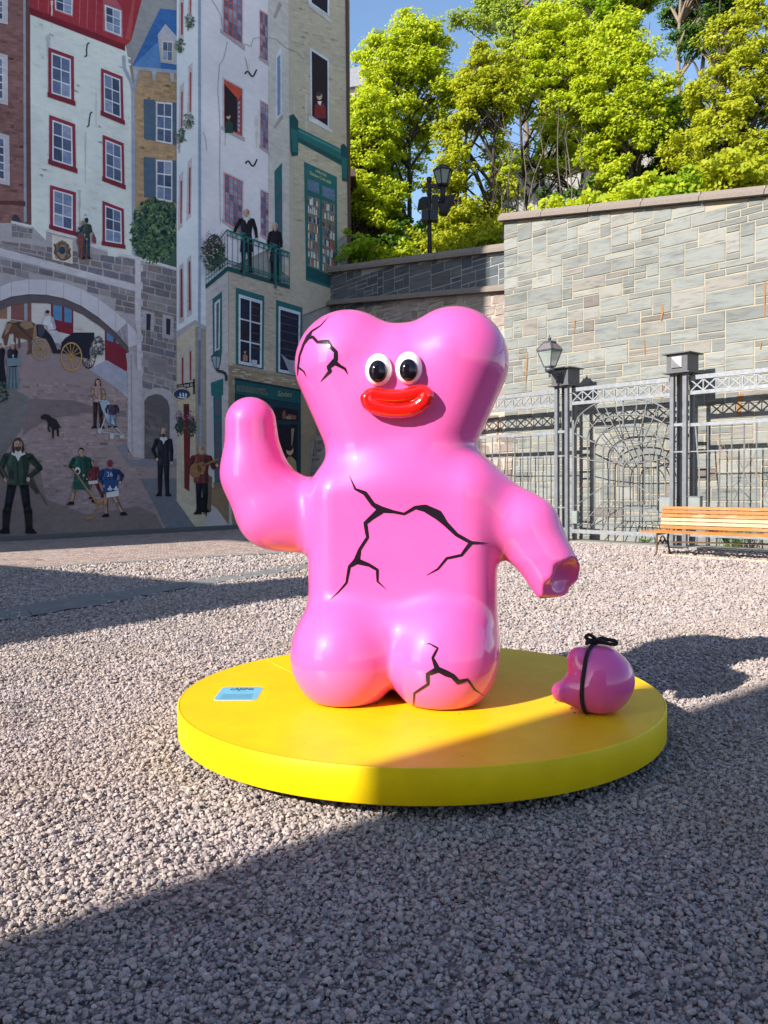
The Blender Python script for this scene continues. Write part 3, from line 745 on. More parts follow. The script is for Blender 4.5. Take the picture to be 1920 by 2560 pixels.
# street
C_ST = (152, 134, 136)
st = paint('painted_street', C(c3, (-900, 20), (60, -90), (300, -160), (600, 40), (825, 240), (830, 600), (1160, 640), (1160, 760), (1470, 1050), (1500, 1081), (1080, 1105), (0, 1170), (-900, 1215)), C_ST, 8, tex=.10)
courses('painted_paver', C(c3, (0, 100), (820, 200), (1000, 960), (-40, 1130)), 46, 22, C_ST, 9, st, .45, 12, 1.09)
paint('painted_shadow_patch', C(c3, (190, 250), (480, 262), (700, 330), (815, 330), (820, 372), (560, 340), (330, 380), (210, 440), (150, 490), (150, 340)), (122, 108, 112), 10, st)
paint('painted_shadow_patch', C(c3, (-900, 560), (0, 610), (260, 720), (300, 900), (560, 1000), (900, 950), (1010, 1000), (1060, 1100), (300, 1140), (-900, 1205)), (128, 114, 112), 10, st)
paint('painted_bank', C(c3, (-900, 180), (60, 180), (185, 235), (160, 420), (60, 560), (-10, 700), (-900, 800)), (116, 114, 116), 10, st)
paint('painted_pavement', C(c3, (575, 60), (690, 0), (828, 80), (825, 230)), (158, 160, 178), 10, st)
paint('painted_pavement', C(c3, (750, 555), (825, 540), (830, 645), (1160, 640), (1160, 695), (840, 690)), (128, 126, 138), 10, st)
paint('painted_pavement', C(c3, (910, 770), (1160, 765), (1440, 1040), (1470, 1082), (1080, 1106), (1010, 960)), (112, 116, 126), 10, st)
# arch pier and side gate
paint('painted_pier', C(c3, (815, -40), (862, -60), (880, 60), (920, 60), (935, 640), (858, 625), (825, 560), (830, 60)), (178, 172, 178), 12, oa)
multi('painted_pier_edge', strip(C(c3, (850, -40), (858, 625)), 3), (150, 144, 152), 13, oa)
paint('painted_side_arch', C(c3, (918, 640), (918, 250), (945, 205), (1000, 180), (1060, 182), (1110, 205), (1145, 250), (1148, 640)), (170, 164, 168), 12, oa)
paint('painted_side_passage', C(c3, (936, 640), (936, 265), (960, 235), (1010, 220), (1050, 228), (1085, 262), (1100, 310), (1100, 640)), (96, 90, 94), 13, oa)
stones('painted_stone', C(c3, (940, 320), (1090, 390), (1090, 640), (940, 540)), 4, 9, [(104, 98, 100), (116, 108, 110), (90, 86, 92)], 14, oa, seed=8)
for q in ([(1228, 810), (1335, 838), (1330, 1000), (1225, 985)], [(1405, 845), (1500, 870), (1500, 1070), (1400, 1050)]):
    s_w = paint('painted_slit_window', C(c2, *q), (172, 164, 170), 8, oa)
multi('painted_slit', [C(c2, (1265, 842), (1305, 850), (1298, 990), (1265, 985)), C(c2, (1436, 882), (1474, 892), (1470, 1030), (1436, 1020))], (48, 46, 66), 9, oa)
paint('painted_plaque', C(c2, (1272, 1205), (1450, 1240), (1450, 1382), (1275, 1345)), (142, 134, 138), 8, oa); paint('painted_plaque_field', C(c2, (1290, 1228), (1432, 1256), (1432, 1360), (1292, 1330)), (128, 122, 126), 9, oa)
# crest on the wall
cr = paint('painted_crest_panel', C(c2, (448, 160), (628, 205), (628, 415), (452, 375)), (206, 198, 186), 9)
multi('painted_crest_scroll', [ellipse(*c2(538, 295), 19, 24)] + [ellipse(*c2(x, y), 6, 7) for x, y in ((490, 300), (588, 310), (495, 350), (580, 355), (500, 255), (578, 262))], (150, 128, 108), 10, cr)
multi('painted_crown', [C(c2, (508, 248), (505, 215), (520, 228), (535, 205), (552, 228), (568, 220), (566, 252))], (112, 82, 66), 11, cr)
multi('painted_crest_scroll', [q for a in (([(470, 240), (480, 280), (470, 320), (490, 340)]), ([(608, 280), (598, 310), (610, 345), (590, 365)]), ([(500, 350), (520, 375), (560, 380), (585, 360)])) for q in strip(C(c2, *a), 4)], (92, 72, 62), 11, cr)
paint('painted_medallion', ellipse(*c2(537, 296), 8, 10), (36, 64, 92), 12, cr)

# ---- white tower house
C_TL, C_TF, C_BE = (218, 222, 230), (216, 210, 220), (184, 172, 154)
tw = paint('painted_tower', C(c4, (75, -900), (268, -900), (268, 3900), (75, 3905)), C_TL, 9, tex=.06)
tf = paint('painted_tower_front', C(c4, (262, -900), (868, -900), (868, 2150), (560, 2300), (262, 2400)), C_TF, 9, tex=.06)
multi('painted_tower_front', [C(c5, (262, 300), (530, 430), (530, 620), (330, 760), (330, 1090), (262, 1060))], C_TF, 9)
mbk = paint('painted_beige_house', C(c4, (864, -900), (1572, -900), (1572, 2000), (1052, 2400), (864, 2250)), C_BE, 9, tex=.08)
paint('painted_corner_return', C(c4, (864, -900), (1036, -900), (1052, 2300), (868, 2260)), (192, 186, 184), 10, mbk)
lowr = paint('painted_shop_house', C(c5, (525, 610), (1052, 740), (1052, 200), (1500, 560), (1500, 900), (1400, 900), (1150, 1000), (1150, 1750), (1240, 3000), (520, 3200)), C_BE, 10, tex=.10)
paint('painted_shop_house', C(c6, (595, 250), (1600, 400), (1600, 1000), (1440, 1000), (1380, 1900), (598, 1860)), (156, 138, 112), 10)
lret = paint('painted_shop_return', C(c5, (328, 768), (522, 612), (522, 1900), (560, 3000), (330, 2900)), (190, 184, 184), 11, tex=.08)
courses('painted_brick', C(c4, (1050, -200), (1570, -60), (1570, 2000), (1060, 1900)), 96, 10, C_BE, 10, mbk, .42, 21, 1.05)
courses('painted_brick', C(c5, (525, 640), (1050, 760), (1120, 1750), (525, 1720)), 60, 11, C_BE, 11, lowr, .45, 22, 1.06)
courses('painted_brick', C(c5, (332, 780), (520, 640), (520, 1800), (335, 1850)), 60, 4, (190, 184, 184), 12, lret, .4, 23, .95)
# base of the tower
tb = paint('painted_tower_base', C(c5, (75, 1180), (235, 1050), (330, 1100), (330, 2000), (360, 3000), (75, 2600)), (190, 180, 156), 10)
multi('painted_cornice', [C(c5, (68, 1140), (235, 1035), (332, 1095), (332, 1125), (235, 1070), (68, 1200))], (168, 162, 168), 11, tb)
paint('painted_return', C(c5, (235, 1090), (330, 1120), (335, 2500), (240, 2400)), (150, 140, 126), 11, tb)
multi('painted_downpipe', strip(C(c4, (273, -900), (276, 2212)) + C(c5, (272, 900), (272, 1780)) + C(c6, (320, 0), (330, 1040)), 6.0), (138, 156, 186), 14, tw)
# slits of the tower side
for q in ([(112, 20), (130, 25), (128, 300), (112, 305)], [(188, -60), (200, -60), (198, 130), (188, 135)], [(115, 795), (128, 790), (124, 1130), (112, 1135)], [(188, 625), (202, 620), (198, 965), (186, 970)],
          [(108, 1565), (122, 1560), (118, 1930), (106, 1935)], [(182, 1450), (196, 1445), (192, 1845), (178, 1850)]):
    x0, y0 = q[0]; s_w = paint('painted_slit_window', C(c4, (x0 - 12, y0 - 50), (q[1][0] + 10, y0 - 90), (q[2][0] + 8, q[2][1] + 30), (q[3][0] - 22, q[3][1] + 62)), (196, 180, 188), 10)
    paint('painted_slit', C(c4, *q), (158, 62, 62), 11, s_w)
for q in ([(108, 600), (124, 590), (128, 1010), (108, 1020)], [(178, 535), (192, 525), (198, 950), (180, 960)], [(118, 1365), (134, 1358), (134, 1590), (118, 1590)], [(186, 1310), (202, 1300), (202, 1560), (188, 1560)]):
    x0, y0 = q[0]; s_w = paint('painted_slit_window', C(c5, (x0 - 10, y0 - 30), (q[1][0] + 8, y0 - 60), (q[2][0] + 10, q[2][1] + 40), (q[3][0] - 16, q[3][1] + 55)), (186, 176, 178), 12)
    paint('painted_slit', C(c5, *q), (142, 52, 54), 13, s_w)
# red gridded windows of the tower front
def red_window(q, cols, rows, open_=False):
    o = [bil(q, -.09, -.03), bil(q, 1.06, -.03), bil(q, 1.06, 1.02), bil(q, -.09, 1.0)]
    w = paint('painted_window', C(c4, *o), (184, 178, 192), 11)
    paint('painted_sill', C(c4, bil(q, -.17, .985), bil(q, 1.16, 1.0), bil(q, 1.16, 1.085), bil(q, -.17, 1.06)), (166, 156, 166), 12, w)
    paint('painted_frame', C(c4, *q), (196, 74, 48), 12, w)
    if open_:
        paint('painted_dark_room', C(c4, bil(q, .02, .09), bil(q, .72, .25), bil(q, .72, .97), bil(q, .02, .98)), (44, 32, 38), 13, w)
        paint('painted_leaf', C(c4, bil(q, .72, .3), bil(q, .97, .12), bil(q, .97, .99), bil(q, .72, .93)), (150, 60, 60), 13, w)
        for r in range(7): paint('painted_pane', C(c4, bil(q, .76, .33 + r * .088), bil(q, .88, .27 + r * .1), bil(q, .88, .34 + r * .1), bil(q, .76, .39 + r * .088)), (150, 152, 180), 14, w)
        return w
    for i in range(cols):
        for j in range(rows):
            paint('painted_pane', C(c4, *sub(q, .03 + .94 * i / cols + .022, .015 + .97 * j / rows + .008, .03 + .94 * (i + 1) / cols - .022, .015 + .97 * (j + 1) / rows - .008)), rp.choice([(92, 104, 138), (116, 128, 160), (82, 92, 122), (136, 146, 172)]), 13, w, .25)
    return w
red_window([(480, -180), (640, -120), (640, 378), (480, 272)], 4, 8)
red_window([(484, 684), (642, 770), (640, 1178), (486, 1105)], 4, 6, True)
red_window([(488, 1495), (644, 1570), (640, 2005), (490, 1910)], 4, 8)
red_window([(795, 90), (862, 130), (862, 530), (797, 490)], 3, 8)
red_window([(800, 872), (866, 912), (866, 1300), (800, 1262)], 3, 8)
red_window([(802, 1645), (868, 1672), (868, 2060), (804, 2020)], 3, 8)
for k, (x, y) in enumerate(((666, 655), (670, 1430))):
    multi('painted_iron_anchor', strip([c4(x + 100 * s, y - 20 * sin(s * 2 * pi + .5) * 1.6 - 40 * s) for s in np.linspace(0, 1, 12)], 4.0), (44, 42, 54), 12, tf)
for pts in ([(380, 0), (420, 60), (455, 130), (470, 230)], [(515, 360), (480, 510), (445, 560), (430, 780), (440, 900), (450, 1100), (448, 1400), (452, 1930)], [(640, 372), (720, 400), (735, 335), (790, 322)], [(870, 322), (940, 340), (1010, 410), (1120, 450), (1180, 520)], [(665, 490), (690, 600)], [(305, 1140), (325, 1200), (335, 1300)]):
    multi('painted_plaster_crack', strip(C(c4, *pts), 1.3), (150, 144, 152), 13, tf)
# ---- beige house windows
w = paint('painted_window', C(c4, (1226, 405), (1392, 512), (1392, 1120), (1234, 1015)), (196, 200, 216), 11)
paint('painted_dark_room', C(c4, (1243, 440), (1378, 528), (1380, 1088), (1246, 1002)), (46, 32, 40), 12, w)
paint('painted_sill', C(c4, (1216, 1000), (1418, 1125), (1420, 1150), (1216, 1040)), (206, 206, 216), 13, w)
w = paint('painted_window', C(c4, (1215, -120), (1395, -60), (1395, 140), (1215, 30)), (206, 208, 220), 11)
paint('painted_dark_room', C(c4, (1240, -110), (1380, -60), (1378, 118), (1242, 20)), (40, 34, 46), 12, w)
paint('painted_sill', C(c4, (1210, 15), (1412, 165), (1412, 205), (1210, 50)), (190, 186, 186), 13, w)
w = paint('painted_side_window', C(c4, (932, 470), (980, 400), (985, 990), (930, 1030)), (200, 204, 218), 11)
multi('painted_pane', [C(c4, (944, 500), (970, 470), (972, 985), (946, 1005))], (120, 138, 178), 12, w)
paint('painted_sill', C(c4, (985, 985), (1000, 1015), (925, 1112), (915, 1092)), (160, 150, 146), 12, w)
paint('painted_sill', C(c4, (965, 5), (985, 45), (925, 165), (912, 145)), (160, 150, 146), 12, mbk)
T1, T2, T3 = (34, 104, 106), (26, 78, 84), (52, 132, 130)
cc = paint('painted_cornice', C(c4, (1125, 1100), (1500, 1290), (1500, 1430), (1125, 1225)), T1, 12)
multi('painted_cornice_band', [C(c4, (1130, 1190), (1500, 1382), (1500, 1425), (1130, 1222))], T2, 13, cc)
multi('painted_cornice_band', [C(c4, (1130, 1120), (1500, 1300), (1500, 1325), (1130, 1140))], T3, 13, cc)
multi('painted_console', [C(c4, (1050, 1000), (1085, 985), (1125, 1040), (1125, 1340), (1070, 1350), (1058, 1300)), C(c4, (1492, 1255), (1520, 1240), (1555, 1285), (1552, 1570), (1505, 1560), (1500, 1400))], T2, 14, cc)
multi('painted_console_face', [C(c4, (1060, 1100), (1122, 1130), (1118, 1320), (1075, 1310)), C(c4, (1500, 1350), (1552, 1370), (1545, 1550), (1510, 1540))], T1, 15, cc)
# bookshop
bs = paint('painted_bookshop_window', C(c4, (1175, 1395), (1460, 1530), (1462, 2230), (1465, 2510), (1190, 2420), (1190, 2200)), T1, 12)
multi('painted_transom', [C(c4, (1205, 1540), (1305, 1580), (1308, 1680), (1207, 1640)), C(c4, (1330, 1600), (1440, 1645), (1442, 1740), (1332, 1690))], (96, 120, 150), 13, bs, .3)
for (qa) in ([(1207, 1690), (1310, 1720), (1312, 2330), (1210, 2290)], [(1332, 1730), (1440, 1765), (1445, 2400), (1334, 2340)]):
    pn = paint('painted_book_case', C(c4, *qa), (122, 110, 104), 13, bs, .2)
    bk = {}
    for r in range(8):
        s = .03
        while s < .94:
            wd = rp.uniform(.06, .16); hgt = rp.uniform(.45, .88)
            bk.setdefault(rp.choice([(196, 200, 206), (150, 120, 96), (70, 112, 136), (176, 92, 76), (214, 206, 190), (58, 70, 92), (120, 152, 150), (226, 224, 220)]), []).append(C(c4, *sub(qa, s, (r + .95 - hgt) / 8, min(s + wd, .97), (r + .95) / 8)))
            s += wd + rp.choice([.0, .01, .06])
    for k, L in bk.items(): multi('painted_book', L, k, 14, bs)
    multi('painted_shelf', [C(c4, *sub(qa, 0, (r + .95) / 8, 1, (r + 1.0) / 8)) for r in range(8)], (168, 136, 100), 14, bs)
paint('painted_panel', C(c4, (1200, 2300), (1450, 2400), (1452, 2480), (1203, 2400)), T2, 13, bs)
sd_ = paint('painted_side_door', C(c4, (920, 1480), (985, 1405), (990, 2200), (985, 2380), (930, 2400)), T1, 12)
multi('painted_pane', [C(c4, (942, 1600), (975, 1560), (977, 1660), (943, 1690)), C(c4, (943, 1740), (978, 1700), (982, 2300), (950, 2330))], (72, 92, 118), 13, sd_)

# lettering painted on the wall
def text_on(name, s, org, dx, dy, rgb, layer, parent, size=1.0, shear=0.0, bold=0.0, plane=None, m=None):
    """org: px of the text's lower left; dx, dy: px vectors of one text unit along and up"""
    cu = bpy.data.curves.new(name, 'FONT'); cu.body = s; cu.size = size; cu.shear = shear; cu.offset = bold; cu.resolution_u = 3
    o = bpy.data.objects.new(name, cu); COL.objects.link(o)
    bpy.context.view_layer.update()
    me = bpy.data.meshes.new_from_object(o.evaluated_get(bpy.context.evaluated_depsgraph_get()))
    bpy.data.objects.remove(o, do_unlink=True)
    _order[0] += 1
    off = .004 + layer * LIFT + (_order[0] % 997) * 2.5e-6
    for v in me.vertices:
        u = org[0] + dx[0] * v.co.x + dy[0] * v.co.y; w = org[1] + dx[1] * v.co.x + dy[1] * v.co.y
        v.co = plane(u, w) if plane else mp(u, w, off)
    me.materials.clear()
    return obj(name, me, m or pm(rgb), parent)
def text_fit(name, s, p0, p1, h, rgb, layer, parent, up=(0, -1), **k):
    cu = bpy.data.curves.new('t', 'FONT'); cu.body = s; o = bpy.data.objects.new('t', cu); COL.objects.link(o); bpy.context.view_layer.update()
    wdt = max(o.dimensions.x, .1); bpy.data.objects.remove(o, do_unlink=True)
    d = (np.array(p1, float) - p0) / wdt
    return text_on(name, s, p0, d, np.array(up) * h / .7, rgb, layer, parent, **k)
text_fit('painted_lettering', 'LIBRAIRIE', c4(1272, 1482), c4(1368, 1530), 6.5, (206, 190, 140), 13, bs)
text_fit('painted_lettering', 'Octave Crémazie', c4(1224, 1505), c4(1408, 1590), 8.5, (214, 200, 150), 13, bs)
# ---- balcony
ba = paint('painted_balcony', C(c5, (325, 730), (515, 572), (1052, 735), (1055, 770), (518, 612), (328, 768)), T2, 17)
bars = []
for k in range(13):
    s = k / 12; bars += strip([c5(515 + 535 * s, 262 + 196 * s), c5(515 + 535 * s, 572 + 160 * s)], 1.6)
for k in range(9):
    s = k / 8; bars += strip([c5(330 + 185 * s, 520 - 240 * s), c5(330 + 185 * s, 720 - 150 * s)], 1.3)
for a, b, w_ in (((505, 258), (1050, 458), 4.2), ((505, 300), (1050, 496), 2.2), ((515, 520), (1050, 690), 2.2), ((515, 545), (1050, 712), 2.0), ((325, 500), (508, 262), 3.0), ((328, 650), (515, 510), 2.0), ((328, 690), (515, 545), 2.0)):
    bars += strip([c5(*a), c5(*b)], w_)
for k in range(36):
    s = k / 35; bars += strip([c5(515 + 535 * s, 520 + 170 * s), c5(515 + 535 * s, 548 + 164 * s)], 1.0)
for x, y in ((600, 260), (875, 362)):
    bars += [C(c5, (x, y), (x + 60, y + 20), (x + 85, y + 40), (x + 55, y + 35), (x + 50, y + 100), (x + 38, y + 95), (x + 40, y + 40))] 
    bars += strip([c5(x + 55, y + 40), c5(x + 55, y + 400)], 5)
multi('painted_railing', bars, T1, 24, ba)
multi('painted_railing_rosette', [ellipse(*c5(515 + 535 * s, 284 + 194 * s), 2.6, 3.4, 8) for s in np.linspace(.05, .97, 11)], T3, 25, ba)
def foliage(name, cx, cy, rx, ry, n, cols, layer, size, seed, parent=None, droop=0):
    r = random.Random(seed); L = {}
    for _ in range(n):
        a = r.random() * 2 * pi; q = sqrt(r.random()); x, y = cx + cos(a) * q * rx, cy + sin(a) * q * ry
        s = size * r.uniform(.5, 1.3); b = r.random() * pi
        L.setdefault(r.choice(cols), []).append([(x + s * cos(b + k * pi / 2.5) * (1 if k % 2 else .45), y + s * sin(b + k * pi / 2.5) * (1 if k % 2 else .45)) for k in range(5)])
    o = None
    for i, (c, P) in enumerate(L.items()):
        o = tag(multi(name, P, c, layer + i, parent), kind='stuff')
    return o
GR = [(40, 62, 48), (58, 82, 58), (30, 48, 42), (74, 100, 66)]
bx = paint('painted_flower_box', ellipse(*c5(400, 430), 22, 40, 14, .3), (50, 70, 62), 25)
foliage('painted_leaf', *c5(395, 470), 32, 42, 150, GR, 26, 5, 4, bx); foliage('painted_blossom', *c5(410, 370), 30, 38, 70, [(176, 128, 158), (196, 150, 178), (150, 104, 138)], 30, 3, 5, bx)
# painted tree behind the town wall
tr = paint('painted_tree', C(c1, (1190, 1840), (1225, 1830), (1240, 1775), (1290, 1770), (1310, 1735), (1370, 1745), (1400, 1720), (1440, 1760), (1500, 1745), (1525, 1810), (1525, 2000), (1525, 2330), (1440, 2300), (1350, 2270), (1270, 2265), (1190, 2230), (1175, 2150), (1135, 2120), (1150, 2040), (1125, 1990), (1160, 1930), (1150, 1880)), (66, 92, 76), 4)
foliage('painted_leaf', *c1(1335, 1995), 60, 82, 760, [(50, 76, 64), (84, 114, 76), (128, 148, 96), (66, 98, 80), (36, 58, 54)], 4.4, 6, 6, tr)
for x, y in ((190, 190), (105, 400), (180, 1040), (115, 1180)):
    po = paint('painted_hanging_pot', ellipse(*c4(x, y + 20), 6, 9, 10), (96, 74, 66), 14)
    foliage('painted_leaf', *c4(x, y), 12, 20, 40, [(120, 138, 124), (86, 110, 88), (150, 160, 150), (70, 96, 80)], 15, 5, x, po)
# ---- windows of the shop house
for q, c_, r_ in (([(586, 755), (832, 830), (826, 1465), (586, 1420)], 2, 3), ([(934, 862), (1162, 930), (1150, 1530), (932, 1490)], 1, 1)):
    w = paint('painted_window', C(c5, *q), T1, 13)
    a = sub(q, .10, .075, .93, .985); paint('painted_sash', C(c5, *a), (196, 204, 222), 14, w)
    for i in range(c_):
        for j in range(r_):
            paint('painted_pane', C(c5, *sub(a, .06 + .9 * i / c_ + .02, .04 + .93 * j / r_ + .008, .04 + .9 * (i + 1) / c_ - .02, .035 + .93 * (j + 1) / r_ - .008)), [(38, 44, 66), (46, 40, 52), (34, 36, 54)][(i + j) % 3], 15, w, .35)
    paint('painted_sill', C(c5, bil(q, -.1, 1.0), bil(q, 1.1, 1.01), bil(q, 1.1, 1.06), bil(q, -.1, 1.045)), (150, 138, 122), 14, w)
    multi('painted_shelf', [C(c5, *sub(a, .56 if c_ == 2 else .1, t_, .94, t_ + .012)) for t_ in (.12, .24, .36, .5, .62, .72)], (98, 78, 66), 16, w)
multi('painted_screen', [C(c5, (720, 1380), (770, 1385), (768, 1440), (722, 1435))], (170, 176, 190), 17)
paint('painted_curtain', C(c5, (975, 1330), (1040, 1380), (1100, 1390), (1110, 1510), (1050, 1495), (1010, 1400)), (150, 152, 168), 17)
w = paint('painted_side_window', C(c5, (385, 855), (467, 790), (467, 1310), (455, 1420), (390, 1340)), T1, 13)
paint('painted_pane', C(c5, (402, 890), (450, 850), (446, 1290), (404, 1310)), (196, 204, 214), 14, w); paint('painted_pane', C(c5, (418, 900), (440, 880), (436, 1280), (418, 1290)), (90, 92, 104), 15, w)
# shop front with sign
sh = paint('painted_shop_front', C(c6, (672, 380), (1336, 500), (1336, 1400), (900, 1500), (672, 900)), (24, 62, 74), 13)
paint('painted_fascia', C(c6, (672, 380), (1336, 500), (1336, 640), (672, 545)), (24, 84, 92), 14, sh)
multi('painted_fascia_band', [C(c6, (672, 378), (1336, 498), (1336, 520), (672, 402)), C(c6, (672, 540), (1336, 640), (1336, 652), (672, 552))], (20, 56, 66), 15, sh)
text_fit('painted_lettering', 'SOCIÉTÉ DE DÉVELOPPEMENT', c6(690, 482), c6(985, 520), 7.0, (128, 132, 104), 16, sh, bold=.01)
text_fit('painted_lettering', 'DES ENTREPRISES CULTURELLES', c6(690, 512), c6(1002, 556), 7.0, (128, 132, 104), 16, sh, bold=.01)
text_fit('painted_lettering', 'Sodec', c6(1098, 562), c6(1240, 572), 13, (150, 150, 96), 16, sh, shear=.25)
multi('painted_pane', [C(c6, (1060, 670), (1310, 700), (1310, 820), (1060, 800)), C(c6, (1110, 850), (1300, 850), (1300, 1380), (1130, 1300))], (40, 32, 44), 15, sh, .3)
multi('painted_shop_goods', [C(c6, (1150, 730), (1175, 700), (1190, 790), (1150, 795)), C(c6, (1205, 745), (1290, 760), (1290, 800), (1205, 795))], (132, 78, 62), 16, sh)
multi('painted_shop_goods', [C(c6, (1190, 765), (1240, 770), (1240, 800), (1190, 795)), C(c6, (1240, 890), (1270, 890), (1255, 1020), (1240, 1100))], (150, 132, 104), 16, sh)
sp = paint('painted_side_shop', C(c6, (430, 430), (556, 385), (556, 550), (540, 560), (545, 1440), (470, 1450), (455, 560), (436, 560)), T1, 14)
multi('painted_pane', [C(c6, (475, 595), (525, 590), (528, 750), (478, 755)), C(c6, (480, 800), (528, 795), (525, 1400), (485, 1405))], (92, 86, 106), 15, sp)
paint('painted_sill', C(c6, (455, 1435), (560, 1430), (560, 1490), (470, 1500)), (128, 104, 86), 15, sp)
paint('painted_plinth', C(c6, (430, 1480), (612, 1500), (612, 1860), (500, 1700), (430, 1650)), (140, 118, 90), 14)
# dark red door and hanging baskets
rd = paint('painted_red_door', C(c6, (155, 645), (212, 640), (225, 900), (215, 1520), (165, 1490)), (110, 36, 40), 14)
paint('painted_door_surround', C(c6, (90, 560), (255, 600), (260, 1560), (125, 1440)), (186, 176, 152), 13)
paint('painted_pane', C(c6, (170, 665), (205, 662), (207, 740), (172, 745)), (70, 40, 46), 15, rd)
for x in (125, 240):
    hbk = paint('painted_flower_basket', ellipse(*c6(x, 850), 9, 22, 12), (60, 70, 66), 16)
    foliage('painted_leaf', *c6(x, 870), 12, 26, 60, [(58, 72, 64), (80, 96, 80), (44, 56, 54)], 17, 4, x, hbk)
    foliage('painted_blossom', *c6(x, 765), 13, 14, 30, [(128, 96, 124), (150, 118, 144)], 20, 3, x + 1, hbk)
# oval ship sign on an iron bracket
sg = paint('painted_oval_sign', ellipse(*c6(142, 548), 24, 16, 24), (196, 178, 122), 18)
paint('painted_oval_field', ellipse(*c6(141, 546), 20.5, 13, 24), (34, 62, 106), 19, sg)
multi('painted_ship', [C(c6, (95, 572), (190, 578), (200, 570), (180, 588), (105, 582))] + [C(c6, (x, 568), (x + 4, 535 - h_), (x + 18, 545), (x + 16, 570)) for x, h_ in ((115, 8), (145, 10), (172, 4))], (204, 206, 206), 20, sg)
multi('painted_sign_bracket', strip(C(c6, (90, 455), (268, 425)), 2.4) + strip(C(c6, (262, 390), (264, 545)), 4) + strip([c6(190 + 34 * cos(a), 455 + 22 * sin(a)) for a in np.linspace(0, 6.2, 14)], 1.8) + strip([c6(235 + 20 * cos(a), 448 + 20 * sin(a)) for a in np.linspace(0, 6.2, 12)], 1.8) + strip(C(c6, (90, 470), (160, 470)), 1.6) + strip(C(c6, (100, 456), (104, 492)), 1.5) + strip(C(c6, (185, 456), (185, 500)), 1.5), (40, 38, 46), 18, sg)
# painted wall lantern
pl = paint('painted_lantern', C(c6, (432, 165), (490, 100), (534, 175), (515, 290), (470, 290)), (62, 78, 96), 18)
multi('painted_pane', [C(c6, (442, 172), (482, 165), (480, 280), (470, 282)), C(c6, (490, 165), (524, 178), (508, 280), (488, 280))], (132, 160, 170), 19, pl)
multi('painted_bracket', strip(C(c6, (490, 290), (500, 310), (560, 322), (585, 350), (588, 410)), 7), (58, 62, 76), 18, pl)

